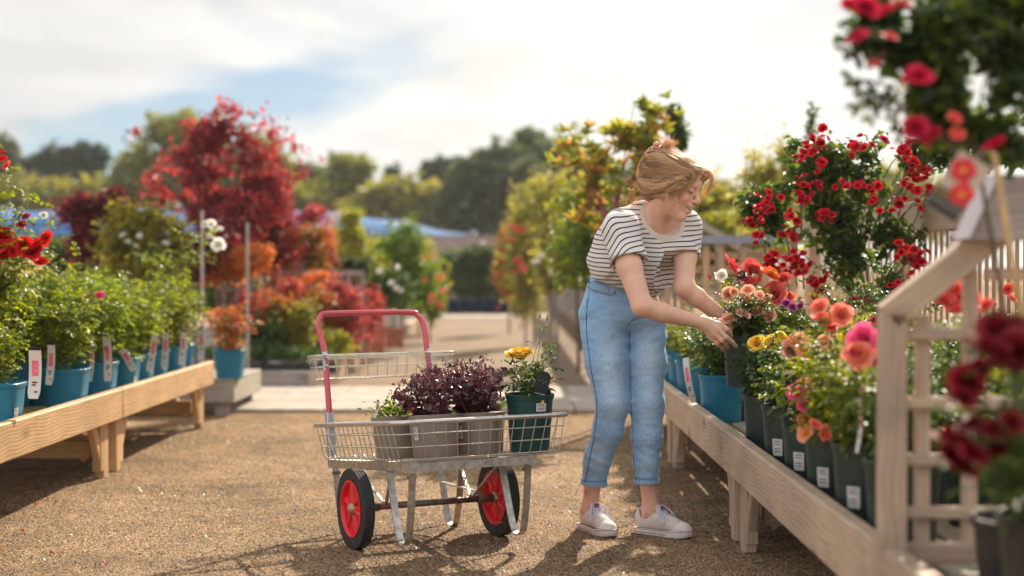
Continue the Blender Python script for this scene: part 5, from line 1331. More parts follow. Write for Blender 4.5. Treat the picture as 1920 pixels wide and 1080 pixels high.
# red climbing rose over the fence
def climbing_rose():
    Y = 6.55
    root, P, R_ = BP('climbing_rose', Y, [(1600, 300, 90, 34), (1700, 290, 70, 40), (1520, 340, 70, 45), (1600, 360, 100, 50), (1700, 370, 60, 50), (1450, 385, 60, 44), (1420, 420, 40, 40), (1500, 300, 50, 36), (1520, 420, 70, 46), (1610, 440, 80, 56), (1680, 470, 50, 70), (1610, 510, 60, 50), (1780, 270, 60, 40), (1880, 270, 70, 50), (1800, 330, 60, 30), (1660, 560, 40, 40)], 6000, .040, LM['climb'],
       'large climbing rose with clusters of small red blooms sprawling over the slatted fence', 'climbing rose', base=(1640, 640), trunk=.010, seed=401, thr=.12, nscale=9.0, wr=.72, fine=True, zbase=DECK + .19, depth=.55, bark=M['stem'])
    rgb = random.Random(9)
    cl = [(1545, 255, 3), (1528, 268, 5), (1502, 290, 5), (1537, 305, 5), (1522, 285, 3), (1605, 270, 4), (1598, 280, 3), (1695, 282, 5), (1652, 262, 2), (1720, 328, 6), (1738, 322, 5), (1700, 345, 3), (1430, 388, 6), (1440, 372, 4), (1412, 412, 5), (1510, 360, 4), (1500, 375, 3), (1542, 352, 2), (1548, 402, 6), (1610, 340, 3), (1628, 352, 3), (1486, 402, 3), (1490, 432, 4), (1470, 428, 2), (1418, 440, 2), (1455, 482, 6), (1448, 500, 5), (1488, 486, 8), (1505, 492, 5), (1470, 508, 5), (1700, 470, 5), (1722, 478, 5), (1715, 505, 5), (1690, 540, 5), (1705, 560, 3), (1536, 525, 5), (1542, 540, 3), (1690, 378, 4), (1720, 380, 3), (1860, 265, 5), (1878, 275, 5), (1640, 380, 3), (1580, 350, 2), (1712, 300, 3), (1500, 335, 2), (1740, 360, 3)]
    base = root.location
    for x, y, n in cl:
        c = at(x, y, Y - .28 + rgb.uniform(-.05, .05))
        for _ in range(int(n * 1.5)):
            o = Vector((rgb.gauss(0, .020), rgb.gauss(0, .018), rgb.gauss(0, .018)))
            put_bloom(root, c + o - base, rgb.uniform(.012, .019), PM['red' if rgb.random() < .75 else 'cerise'], rgb, rings=3, petals=5)
    q = MB(); 
    for x, y, n in cl[::1]:
        c = at(x, y, Y - .25) - base; a = Vector((c.x * .8, .1, c.z - .12)); q.tube([a, a * .5 + c * .5 + Vector((0, 0, .02)), c], [.004, .003, .002], 4, caps=False)
    q.build('stem', M['stem'], root)
    e = empty('fence_planter', (base.x, Y, DECK), label='dark pot of the climbing rose, hidden low behind the other roses', cat='pot'); add_pot(e, .13, .2, M['blackpot'])
climbing_rose()

# foreground: standard rose, its tag, dark red rose
def standard_rose():
    Y = 2.72; base = Vector((.985, 2.62, DECK))
    root, P, R_ = BP('standard_rose', Y, [(1800, 60, 150, 90), (1760, 160, 110, 60), (1850, 170, 110, 80), (1900, 60, 120, 120), (1700, 90, 70, 60), (1660, 20, 60, 40), (1800, 235, 80, 40), (1880, 250, 70, 50), (1625, 80, 30, 30), (1740, 235, 40, 26)], 3300, .034, LM['rose_shade'],
       'standard rose with round dark crown and red blooms at the upper right corner', 'standard rose', base=(1925, 620), trunk=.007, seed=402, thr=.10, nscale=15.0, wr=.55, fine=True, zbase=DECK + .16, depth=.7, bark=M['bark'])
    rb_ = root.location; rgb = random.Random(3)
    for x, y, r, c in [(1722, 140, 24, 'cerise'), (1700, 150, 12, 'cerise'), (1605, 68, 20, 'cerise'), (1622, 12, 24, 'cerise'), (1590, 10, 14, 'cerise'), (1660, 20, 16, 'cerise'), (1690, 8, 16, 'cerise'), (1668, 68, 14, 'coral'), (1715, 240, 20, 'cerise'), (1728, 262, 18, 'cerise'), (1745, 250, 18, 'cerise'), (1790, 222, 12, 'coral'), (1865, 268, 20, 'cerise'), (1700, 270, 10, 'cerise'), (1640, 120, 9, 'coral'), (1795, 250, 12, 'coral')]:
        put_bloom(root, at(x, y, Y - .16) - rb_, r / FPX * 2.56, PM[c], rgb, rings=3, petals=5)
    # drooping leafy sprays at the left of the crown
    fo = Foliage(); r2 = np.random.default_rng(5); PP = []; DD = []; q = MB()
    for pts in ([(1700, 170), (1650, 160), (1610, 150), (1590, 140)], [(1700, 190), (1660, 190), (1625, 185), (1600, 200)], [(1690, 170), (1650, 185), (1630, 215)], [(1660, 100), (1620, 110), (1580, 95)], [(1700, 200), (1680, 220), (1690, 250)]):
        cp = curve_pts([at(x, y, Y - .1) - rb_ for x, y in pts], 5); q.tube(cp, .0012, 4, caps=False)
        for i in range(2, len(cp), 2):
            for s in (-1, 1): PP.append(cp[i]); DD.append(Vector((s * .3 - .3, 0, -1 if s > 0 else .2)))
    PP = np.array([tuple(p) for p in PP]); DD = np.array([tuple(d) for d in DD]) + r2.normal(size=(len(DD), 3)) * .3
    fo.add(*leaf_arrays(PP, DD, r2.normal(size=PP.shape) * .3 + [0, -1, .3], np.full(len(PP), .026), np.full(len(PP), .012), rg=r2)); link('foliage', fo.mesh('foliage'), LM['rose_shade'], root); q.build('stem', M['redstem'], root)
    e = empty('rose_pot', (rb_.x, Y, DECK), label='dark pot holding the standard rose, behind the dark red roses', cat='pot'); add_pot(e, .10, .18, M['blackpot'])
    q = MB(); a = at(1862, 285, 2.62); b = at(1918, 600, 2.62); b2 = a + (b - a) * 1.35; q.tube([a, a * .5 + b2 * .5, b2], [.0062, .0066, .0070], 10)
    tag(q.build('bamboo_cane', M['cane'], None, smooth=True), 'bamboo cane tied beside the standard rose stem', 'cane')
    # hanging picture tag
    c = at(1795, 350, 2.60); t = empty('picture_tag', c, label='large hanging plant tag with two red flowers printed on it', cat='plant label'); t.rotation_euler = (R(6), R(33), R(-12))
    w, h = .066, .118
    q = MB(); q.box((0, 0, 0), (w, .0012, h)); q.build('card', plain('tag_card', (0.50, 0.42, 0.34), .3), t, bevel=.0005)
    q = MB(); q.box((0, -.0012, -h * .30), (w * .98, .0008, h * .36)); q.build('dark_band', M['labeldark'], t)
    for k2, (zz, m) in enumerate([(-.19, plain('gold_print', (.45, .28, .03), .4)), (-.25, plain('silver_print', (.25, .25, .22), .4)), (-.30, bpy.data.materials['silver_print']), (-.34, bpy.data.materials['silver_print']), (-.38, bpy.data.materials['silver_print'])]):
        q = MB(); q.box((0, -.0022, h * zz), (w * .94, .0006, h * (.035 if k2 == 0 else .015))); q.build('print_line', m, t)
    mr = plain('printed_red', (0.62, 0.02, 0.03), .4, var=.35, scale=60); my = plain('printed_yellow', (.75, .32, .02), .4)
    for (cx, cz, s) in ((-.008, .030, 1.0), (.014, -.008, .95)):
        q = MB()
        for i in range(5):
            a = 2 * PI * i / 5 + .4; o = Vector((cx + math.cos(a) * .012 * s, 0, cz + math.sin(a) * .012 * s))
            ring = [o + Vector((math.cos(b) * .012 * s, -.0034 - .0001 * i, math.sin(b) * .012 * s)) for b in np.linspace(0, 2 * PI, 12, endpoint=False)]
            q.add(ring, [tuple(range(12))])
        q.build('printed_flower', mr, t)
        q = MB(); q.add([Vector((cx + math.cos(b) * .0052, -.0044, cz + math.sin(b) * .0052)) for b in np.linspace(0, 2 * PI, 12, endpoint=False)], [tuple(range(12))]); q.build('printed_centre', my, t)
    q = MB(); q.tube([(0, 0, h * .5 - .004), (.004, 0, h * .5 + .04)], .001, 4); q.build('tie', M['wire'], t)
standard_rose()
aimed_rose('potted_rose', 'dark red rose in a near-black pot, closest to the camera', .945, 2.42,
   [(1885, 625, 40, 'crimson'), (1860, 655, 40, 'crimson'), (1905, 660, 34, 'crimson'), (1840, 690, 20, 'crimson'), (1815, 715, 28, 'crimson'), (1808, 745, 20, 'crimson'), (1793, 825, 36, 'crimson'), (1825, 800, 30, 'crimson'), (1800, 862, 32, 'crimson'), (1830, 850, 26, 'crimson'), (1865, 805, 18, 'crimson'), (1870, 840, 20, 'crimson'), (1900, 790, 20, 'crimson')],
   'blackpot', h=.26, spread=.14, ns=9, leaf=.03, nodes=7, seed=380, lm='rose', ybloom=2.33, potr=.115, poth=.235)
# ================================================================ the garden trolley
U = Vector((math.cos(R(27)), math.sin(R(27)), 0)); V_ = Vector((-math.sin(R(27)), math.cos(R(27)), 0))
A0 = Vector((-.308, 5.264, 0))
TILT = R(6)
def TR(u, v, w, tilt=True):
    """trolley point: u along the axle, v towards the handle end, w up"""
    if tilt:
        w0 = w - .145; v, w = v * math.cos(TILT) + w0 * math.sin(TILT), .145 + w0 * math.cos(TILT) - v * math.sin(TILT)
    return U * u + V_ * v + Vector((0, 0, w))
def build_trolley():
    T = empty('garden_trolley', A0, label='two-wheeled wire garden trolley with red handle, loaded with potted plants', cat='trolley')
    st = M['steel']; wi = M['wire']
    # wheels
    for s in (-1, 1):
        uc = s * .288
        wl = empty('wheel', TR(uc, 0, .145, False), parent=T); wl.rotation_euler = (0, 0, R(27))
        if s > 0: wl.rotation_euler = (R(20), 0, R(27))
        q = MB(); Rr = .145; hw = .024
        prof = [(Rr - .042, -hw * .55), (Rr - .040, -hw * .8), (Rr - .020, -hw), (Rr - .006, -hw * .85)]
        for k in range(4):
            x = -hw * .72 + k * hw * .48; prof += [(Rr - .0005, x - .0035), (Rr, x), (Rr, x + .004), (Rr - .003, x + .005)] if k < 3 else [(Rr - .0005, x - .0035), (Rr, x)]
        prof += [(Rr - .006, hw * .85), (Rr - .020, hw), (Rr - .040, hw * .8), (Rr - .042, hw * .55), (Rr - .042, -hw * .55)]
        q.lathe(prof, 56, axis='X'); me = q.mesh('tyre'); smooth_sharp(me, 30); link('tyre', me, M['tyre'], wl)
        q = MB(); q.lathe([(Rr - .0415, -.022), (Rr - .048, -.023), (Rr - .052, -.018), (Rr - .054, -.006), (Rr - .054, .006), (Rr - .052, .018), (Rr - .048, .023), (Rr - .0415, .022)], 48, axis='X')
        me = q.mesh('rim'); smooth_sharp(me, 30); rim = link('rim', me, M['redplastic'], wl)
        # disc with six raised spokes
        q = MB(); q.lathe([(Rr - .053, .004), (.030, .004), (.026, .010), (.0, .010)], 48, axis='X'); q.lathe([(Rr - .053, -.004), (.030, -.004), (.026, -.010), (.0, -.010)], 48, axis='X')
        me = q.mesh('wheel_disc'); smooth_sharp(me, 30); link('wheel_disc', me, M['redplastic'], wl)
        for k in range(6):
            a = 2 * PI * k / 6 + .25; q = MB()
            d = Vector((0, math.cos(a), math.sin(a))); e = Vector((0, -math.sin(a), math.cos(a)))
            for sx in (-1, 1):
                V = []
                for rr, wd, ht in ((.022, .0085, .016), (Rr - .052, .016, .012)):
                    for o in (-1, 1): V += [d * rr + e * wd * o + Vector((sx * .004, 0, 0)), d * rr + e * wd * o * .45 + Vector((sx * ht, 0, 0))]
                if sx > 0: q.add(V, [(1, 3, 7, 5), (0, 1, 5, 4), (2, 6, 7, 3)])
                else: q.add(V, [(5, 7, 3, 1), (4, 5, 1, 0), (3, 7, 6, 2)])
            q.build('spoke', M['redplastic'], wl)
        q = MB(); q.lathe([(0, -.031), (.006, -.031), (.012, -.028), (.016, -.023), (.021, -.020), (.021, -.006)], 20, axis='X'); q.lathe([(0, .030), (.012, .030), (.018, .024), (.021, .006)], 20, axis='X'); q.build('hub_cap', M['brass'], wl, smooth=True)
        if s > 0: pass
    # axle with collars
    q = MB(); q.tube([TR(-.215, 0, .145, False), TR(.215, 0, .145, False)], .0125, 14); q.build('axle', M['axle'], T, smooth=True)
    for s in (-1, 1):
        q = MB(); q.tube([TR(s * .20, 0, .145, False), TR(s * .262, 0, .145, False)], .0165, 14); q.build('axle_collar', M['rust'] if s > 0 else M['axle'], T, smooth=True)
    # platform frame of flat bar, butted at the corners
    fu, fv, wb, wt = .232, .405, .280, .310
    def bar(name, a, b, w, t, face, mat=st):
        q = MB(); q.strap([a, b], face, w, t); return q.build(name, mat, T)
    zc = (wb + wt) / 2; up = TR(0, 0, 1) - TR(0, 0, 0)
    bar('frame_bar', TR(-fu - .012, -fv, zc), TR(fu + .012, -fv, zc), wt - wb, .006, up)
    bar('frame_bar', TR(-fu - .012, fv, zc), TR(fu + .012, fv, zc), wt - wb, .006, up)
    for s in (-1, 1): bar('frame_bar', TR(s * fu, -fv + .004, zc), TR(s * fu, fv - .004, zc), wt - wb, .006, up)
    for s in (-1, 1): bar('corner_plate', TR(s * (fu - .02), -fv - .0045, zc - .001), TR(s * (fu + .012), -fv - .0045, zc - .001), wt - wb + .006, .003, up)
    for k in range(4): bar('cross_bar', TR(-fu + .004, -.27 + k * .18, wt - .006), TR(fu - .004, -.27 + k * .18, wt - .006), .024, .004, V_)
    # four U-shaped strap feet in the v plane
    for s in (-1, 1):
        for e in (-1, 1):
            uu = s * (fu - .010)
            pts = [(e * (fv - .018), .30), (e * (fv - .045), .16), (e * (fv - .075), .06), (e * (fv - .092), .036), (e * (fv - .115), .027), (e * (fv - .140), .032), (e * (fv - .158), .052), (e * (fv - .185), .12), (e * (fv - .238), .30)]
            cp = [TR(uu, p.x, p.y) for p in curve_pts([Vector((a, b, 0)) for a, b in pts], 5)]
            q = MB(); q.strap(cp, U, .026, .005); me = q.mesh('strap_foot'); smooth_sharp(me, 35); link('strap_foot', me, st, T)
            q = MB(); q.tube([TR(uu - .016, e * (fv - .030), .262), TR(uu + .016, e * (fv - .030), .262)], .006, 8); q.build('bolt', M['axle'], T)
            # diagonal stay from the platform to the axle
            q = MB(); q.strap([TR(uu * .98, e * .205, .30), TR(s * .175, e * .012, .158, False)], U, .012, .005); q.build('stay', st, T)
    q = MB(); q.strap([TR(.19, .30, .20), TR(.235, .05, .165)], Vector((0, 0, 1)), .006, .012); q.build('stay', M['wire'], T)
    # basket: rim tube, rings and bent uprights
    bu, b0, b1, zr, zf = .335, -.455, .395, .448, .318
    BO = .030
    def rr(hu, v0, v1, rc, z, n=6):
        P = []
        for (cu, cv, a0) in ((hu - rc, v0 + rc, -90), (hu - rc, v1 - rc, 0), (-hu + rc, v1 - rc, 90), (-hu + rc, v0 + rc, 180)):
            for i in range(n + 1):
                a = R(a0 + 90 * i / n); P.append(TR(cu + rc * math.cos(a) + BO, cv + rc * math.sin(a), z))
        return P + [P[0]]
    q = MB(); q.tube(rr(bu, b0, b1, .045, zr), .0085, 10, caps=False); q.build('basket_rim', M['steel2'], T, smooth=True)
    for t in (.30, .64, 1.0):
        k = .030 * t; z = zr - (zr - zf) * t
        q = MB(); q.tube(rr(bu - k, b0 + k, b1 - k, .04, z + (.004 if t == 1 else 0)), .0021, 6, caps=False); q.build('basket_ring', wi, T, smooth=True)
    kk = .030
    nU = 14
    for i in range(nU):                       # wires lying across, bent up at both ends (v direction ends)
        u = -bu + .05 + (2 * bu - .10) * i / (nU - 1); ub = u * (bu - kk) / bu + BO; u += BO
        pts = [TR(u, b0 - .001, zr), TR(ub, b0 + kk - .004, zf + .012), TR(ub, b0 + kk + .010, zf), TR(ub, b1 - kk - .010, zf), TR(ub, b1 - kk + .004, zf + .012), TR(u, b1, zr)]
        q = MB(); q.tube(pts, .0019, 5, caps=False); q.build('basket_wire', wi, T, smooth=True)
    nV = 17
    for i in range(nV):
        v = b0 + .045 + (b1 - b0 - .09) * i / (nV - 1)
        pts = [TR(BO + a_, v, b_) for a_, b_ in ((-bu, zr), (-bu + kk - .004, zf + .010), (-bu + kk + .010, zf - .004), (bu - kk - .010, zf - .004), (bu - kk + .004, zf + .010), (bu, zr))]
        q = MB(); q.tube(pts, .0019, 5, caps=False); q.build('basket_wire', wi, T, smooth=True)
    # handle
    hu = .222
    def hp(s): return [(s * hu, fv + .012, .315), (s * hu, fv + .022, .46), (s * hu, fv + .040, .62), (s * (hu - .002), fv + .055, .72), (s * (hu + .004), fv + .085, .80), (s * (hu + .006), fv + .105, .845), (s * (hu - .012), fv + .118, .878), (s * (hu - .055), fv + .124, .892)]
    left = [TR(*p) for p in hp(-1)]; right = [TR(*p) for p in hp(1)]
    cp = curve_pts(left + right[::-1], 5)
    q = MB(); q.tube(cp, .0115, 12); q.build('handle', M['redpaint'], T, smooth=True)
    for s in (-1, 1):
        q = MB(); q.strap([TR(s * hu, fv + .008, .30), TR(s * hu, fv + .018, .40), TR(s * hu, fv + .028, .495)], U, .030, .027); q.build('handle_socket', M['bluesteel'], T, bevel=.003)
        q = MB(); q.tube([TR(s * hu - .0, fv - .012, .345), TR(s * hu, fv + .03, .345)], .006, 8); q.build('bolt', M['axle'], T)
    # small basket hung on the handle
    hb0, hb1, hz, hl = fv + .035, fv + .165, .722, .632
    hw0, hw1 = -.262, .335
    def hr(k, z):
        P = []; rc = .02
        for (cu, cv, a0) in ((hw1 - rc, hb0 + rc, -90), (hw1 - rc, hb1 - rc, 0), (hw0 + rc, hb1 - rc, 90), (hw0 + rc, hb0 + rc, 180)):
            for i in range(5):
                a = R(a0 + 22.5 * i); P.append((cu + (rc) * math.cos(a), cv + rc * math.sin(a)))
        cu, cv = (hw0 + hw1) / 2, (hb0 + hb1) / 2
        P = [TR(cu + (a - cu) * k, cv + (b - cv) * k, z) for a, b in P]; return P + [P[0]]
    for k, z, r in ((1, hz, .0028), (1.0, hz - .012, .0016), (.97, (hz + hl) / 2, .0016), (.93, hl, .0018)):
        q = MB(); q.tube(hr(k, z), r, 6, caps=False); q.build('upper_basket_ring', wi, T, smooth=True)
    for i in range(13):
        u = hw0 + .03 + (hw1 - hw0 - .06) * i / 12; ub = (u - .015) * .93 + .015; m0 = hb0 + .006; m1 = hb1 - .006
        q = MB(); q.tube([TR(u, hb0, hz), TR(ub, m0, hl + .004), TR(ub, m0 + .008, hl), TR(ub, m1 - .008, hl), TR(ub, m1, hl + .004), TR(u, hb1, hz)], .0015, 5, caps=False); q.build('upper_basket_wire', wi, T, smooth=True)
    for i in range(4):
        v = hb0 + .025 + (hb1 - hb0 - .05) * i / 3
        q = MB(); q.tube([TR(hw0, v, hz), TR(hw0 + .018, v, hl + .006), TR(hw0 + .028, v, hl - .003), TR(hw1 - .028, v, hl - .003), TR(hw1 - .018, v, hl + .006), TR(hw1, v, hz)], .0015, 5, caps=False); q.build('upper_basket_wire', wi, T, smooth=True)
    for s in (-1, 1):
        q = MB(); q.strap([TR(s * (hu + .002), fv + .040, .66), TR(s * (hu + .003), fv + .050, .735)], U, .020, .008); cl = q.build('clamp', M['bluesteel'], T, bevel=.002)
        for z in (.68, .715):
            q = MB(); q.tube([TR(s * (hu + .002), fv + .028, z), TR(s * (hu + .002), fv + .048, z)], .005, 8); q.build('bolt', M['steel'], cl)
    return T
M['steel2'] = plain('worn_rim_tube', (0.58, 0.55, 0.52), 0.32, metal=0.8, var=0.12, scale=40)
M['bluesteel'] = plain('zinc_socket', (0.42, 0.50, 0.56), 0.35, metal=0.7, var=0.1, scale=30)
build_trolley()

# plants riding in the trolley: placed on the basket floor
def on_trolley(u, v): return A0 + TR(u, v, .322)
def sedum(seed, h, spread, n, lean=(0, 0)):
    rg = np.random.default_rng(seed); st = MB(); fo = Foliage(); P = []; D = []; N_ = []; S = []
    for i in range(n):
        a = rg.uniform(0, 6.28); rr = spread * math.sqrt(rg.random()); p0 = Vector((math.cos(a) * rr * .35, math.sin(a) * rr * .35, 0))
        hh = h * rg.uniform(.45, 1.05) * (1 - .2 * (rr / spread) ** 2)
        p1 = Vector((math.cos(a) * rr * 1.0 + lean[0], math.sin(a) * rr + lean[1], hh)); m = p0 * .4 + p1 * .6; m.z = hh * .55
        cp = curve_pts([p0, m, p1], 5); st.tube(cp, [.0035 * (1 - .5 * k / (len(cp) - 1)) for k in range(len(cp))], 5, caps=False)
        A = [tuple(c) for c in cp]; nn = 5; az = rg.uniform(0, 6.28)
        for k in range(nn):
            t = .18 + .8 * k / (nn - 1); q = t * (len(A) - 1); j = min(int(q), len(A) - 2); b = np.array(A[j]) + (np.array(A[j + 1]) - np.array(A[j])) * (q - j)
            az += 1.57
            for o in (0, PI):
                for _ in range(1):
                    d = np.array([math.cos(az + o), math.sin(az + o), rg.uniform(-.1, .55)])
                    P.append(b); D.append(d); N_.append(np.array([0, 0, 1.]) + rg.normal(size=3) * .3); S.append(.060 * rg.uniform(.7, 1.2) * (1.05 - .4 * t))
        for _ in range(20):                 # tight dark flower head
            o = rg.normal(size=3) * [.019, .019, .010]; P.append(np.array(A[-1]) + o); D.append(rg.normal(size=3) + [0, 0, .6]); N_.append(rg.normal(size=3)); S.append(.018 * rg.uniform(.7, 1.3))
        if rg.random() < .7:                # side heads
            b = np.array(A[len(A) * 2 // 3]); e = b + np.array([math.cos(az), math.sin(az), 1.1]) * .045; st.tube([Vector(b), Vector(e)], .0018, 4, caps=False)
            for _ in range(12): P.append(e + rg.normal(size=3) * .011); D.append(rg.normal(size=3) + [0, 0, .6]); N_.append(rg.normal(size=3)); S.append(.013 * rg.uniform(.7, 1.3))
    P = np.array(P); S = np.array(S)
    fo.add(*leaf_arrays(P, np.array(D), np.array(N_), S, S * .58, rg=rg, fold=.10)); return st, fo
def trolley_pot(name, label, u, v, r, h, potm, st, fo, lm, stm, cat, taper=.84, sq=0., sticker=None):
    e = empty(name, on_trolley(u, v), 0, label=label, cat=cat); e.rotation_euler = (-R(1.5) , 0, 0)
    e.rotation_mode = 'QUATERNION'; upv = TR(0, 0, 1) - TR(0, 0, 0); e.rotation_quaternion = upv.to_track_quat('Z', 'Y')
    yw = 2 * (math.atan2(e.rotation_quaternion.z, e.rotation_quaternion.w)); e.rotation_quaternion = e.rotation_quaternion @ Quaternion((0, 0, 1), -yw)
    add_pot(e, r, h, potm, sq, taper, sticker=sticker)
    link('stem', st.mesh('stem', True), stm, e, loc=(0, 0, h - .022)); link('foliage', fo.mesh('foliage'), lm, e, loc=(0, 0, h - .022))
    return e
st, fo = sedum(1, .178, .105, 21, (-.02, 0)); trolley_pot('potted_sedum', 'taupe pot of purple-leaved sedum with wiry heads, left of the taller one in the trolley', -.085, -.275, .092, .148, M['taupepot'], st, fo, LM['sedum'], M['redstem'], 'potted plant', sticker=(-135, .085, .022, .045))
st, fo = sedum(2, .205, .115, 32); trolley_pot('potted_sedum', 'fullest purple sedum, tall in the middle of the trolley in a taupe pot', .105, -.215, .095, .148, M['taupepot'], st, fo, LM['sedum'], M['redstem'], 'potted plant', sticker=(-128, .080, .022, .045))
rgz = np.random.default_rng(77)
def low_green(n, s, leaf, seed, z=.03):
    rg = np.random.default_rng(seed); st = MB(); fo = Foliage()
    P = rg.normal(size=(n, 3)) * [s, s, s * .45] + [0, 0, z]; D = P * [1, 1, 0] / s + rg.normal(size=(n, 3)) * .4 + [0, 0, .6]
    for i in range(0, n, 6): st.tube([(0, 0, 0), Vector(P[i])], .0012, 4, caps=False)
    S = leaf * rg.uniform(.6, 1.2, n); fo.add(*leaf_arrays(P, D, rg.normal(size=(n, 3)) * .3 + [0, 0, 1], S, S * .7, rg=rg)); return st, fo
st, fo = low_green(200, .038, .024, 5, .040); trolley_pot('potted_succulent', 'lime green sedum spilling over its pot behind the left purple one', -.150, -.075, .088, .148, M['taupepot'], st, fo, LM['lime'], M['stem'], 'potted plant')
st, fo = low_green(150, .05, .028, 6, .03); trolley_pot('potted_perennial', 'taupe pot with low mixed green leaves between the purple sedum and the yellow rose', .205, -.060, .088, .148, M['taupepot'], st, fo, LM['hedge'], M['stem'], 'potted plant')
# yellow rose in the green pot
def trolley_rose():
    Y = 5.16; base = on_trolley(.275, -.300); h = .208
    o = base + Vector((0, 0, h - .02))
    bl = [(972, 661, 15, 'yellow'), (962, 665, 12, 'yellow'), (985, 660, 12, 'yellow'), (976, 670, 9, 'yellow')]
    aim = [tuple(at(a, b, Y) - o - Vector((0, 0, .012))) for a, b, *_ in bl[:2]]
    buds = [(1012, 592), (1026, 596), (1039, 640), (1041, 650), (1020, 640), (1016, 668)]
    aim += [tuple(at(a, b, Y + .05) - o - Vector((0, 0, .01))) for a, b in buds]
    st, fo, tips = rose_bush(505, h=.165, spread=.095, ns=12, leaf=.028, nodes=6, aim=aim, stem_r=.0022, arch=.1, side_shoots=0, wr=.6)
    e = empty('potted_rose', base, label='yellow rose in a bottle green pot at the right end of the trolley', cat='potted rose')
    add_pot(e, .088, h, M['greenpot2'], 0, .80, sticker=(-62, .165, .040, .030))
    link('stem', st.mesh('stem', True), M['stem'], e, loc=(0, 0, h - .02)); link('foliage', fo.mesh('foliage'), LM['rose'], e, loc=(0, 0, h - .02))
    rgb = random.Random(5)
    for a, b, r, c in bl: put_bloom(e, at(a, b, Y) - base, r / FPX * Y, PM[c], rgb, face=(rgb.uniform(-.3, .3), -.35, 1), rings=5, petals=8)
    for a, b in buds: put_bud(e, at(a, b, Y + .05) - base, .0085, M['bud'], (.1, 0, 1))
    # black label slotted in the pot
    p = at(1008, 757, Y - .09); t = empty('plant_label', p, label='black round-topped label with yellow foot, stuck in the yellow rose’s pot', cat='plant label'); t.rotation_euler = (R(-4), R(13), R(-10))
    w, hh = .052, .118; V = [(-w * .42, 0, 0), (w * .42, 0, 0)]
    for i in range(13):
        a = PI * i / 12; V.append((w * .5 * math.cos(a), 0, hh - w * .45 + w * .45 * math.sin(a)))
    q = MB(); n = len(V); q.add([Vector(v) for v in V] + [Vector(v) + Vector((0, .0012, 0)) for v in V], [tuple(range(n)), tuple(range(2 * n - 1, n - 1, -1))] + [(i, (i + 1) % n, (i + 1) % n + n, i + n)[::-1] for i in range(n)]); q.build('card', M['labeldark'], t)
    q = MB(); q.box((0, -.0008, .008), (w * .80, .0012, .017)); q.build('yellow_band', plain('yellow_print', (.75, .48, .05), .4, var=.3, scale=80), t)
    q = MB(); q.box((0, -.0008, .036), (w * .70, .0008, .0015)); q.build('print_line', M['label'], t)
trolley_rose()
p = at(803, 852, 5.05)
plant_label(p, .026, .11, tilt=R(3), yaw=R(20), dark=True, label='dark label hanging between the two taupe pots in the trolley', curl=-.004)
plant_label(at(806, 786, 5.0), .012, .085, tilt=R(14), yaw=R(50), dark=True, label='dark label turned edge-on in front of the fullest purple sedum', curl=.004)
plant_label(at(702, 783, 5.05), .014, .065, tilt=R(16), yaw=R(-40), label='reddish-backed label standing in the left purple sedum', curl=.004, pic=M['terracotta'])
# ================================================================ the woman
def npv(v): return np.array(v, np.float32)
def unit(v): v = np.array(v, float); return v / np.linalg.norm(v)
def W(px, py, Y): return npv(at(px, py, Y))
# joints, read from the photograph and given their own depth
Rsh, Lsh = W(1160, 427, 5.13), W(1286, 422, 5.31)
Rel, Lel = W(1204, 574, 5.02), W(1283, 540, 5.15)
Rwr, Lwr = W(1318, 605, 5.07), W(1361, 598, 5.185)
neckb = W(1226, 424, 5.22)
pelv = W(1172, 548, 5.46)
S_ = unit(Lsh - Rsh); A_ = unit(neckb - pelv); A_ = unit(A_ - S_ * (A_ @ S_) * .6)
N_ = unit(np.cross(A_, S_)); N_ = N_ if N_[1] < 0 else -N_          # chest faces this way
AX = np.array([S_, N_, unit(np.cross(S_, N_))]); 
# head frame
yaw, pit, rol = R(58), R(18), R(8)
h0 = np.array([math.sin(yaw), -math.cos(yaw), 0]); l0 = np.array([math.cos(yaw), math.sin(yaw), 0])
F_ = h0 * math.cos(pit) + np.array([0, 0, -math.sin(pit)]); U0 = h0 * math.sin(pit) + np.array([0, 0, math.cos(pit)])
U_ = unit(U0 * math.cos(rol) + l0 * math.sin(rol)); L_ = np.cross(U_, F_)
HC = W(1267, 353, 5.13); HS = .955
HA = np.array([F_, L_, U_], np.float32)
def H(a, b, c): return (HC + (F_ * a + L_ * b + U_ * c) * HS).astype(np.float32)
def Hv(a, b, c): return F_ * a + L_ * b + U_ * c

body = SDF()
# torso under the clothes
body.ell(W(1222, 452, 5.285), (.118, .080, .112), .03, axes=AX).ell(W(1190, 505, 5.40), (.115, .085, .12), .04, axes=AX)
body.ell(W(1168, 575, 5.46), (.145, .095, .10), .04)
body.cone(neckb, Rsh - S_ * -.03, .044, .036, .03).cone(neckb, Lsh - S_ * .03, .044, .036, .03)
body.cone(neckb - N_ * 0 , H(-.030, 0, -.045), .053, .050, .022)
# collar bones and neck tendon
body.cone(neckb + N_ * .052 - A_ * .012 + S_ * .012, Rsh + N_ * .03 + A_ * .02 + S_ * .04, .010, .008, .018)
body.cone(neckb + N_ * .052 - A_ * .012 + S_ * .03, Lsh + N_ * .03 + A_ * .02 - S_ * .04, .010, .008, .018)
body.cone(neckb + N_ * .050 - A_ * .004, H(-.012, -.052, -.045), .010, .013, .018)
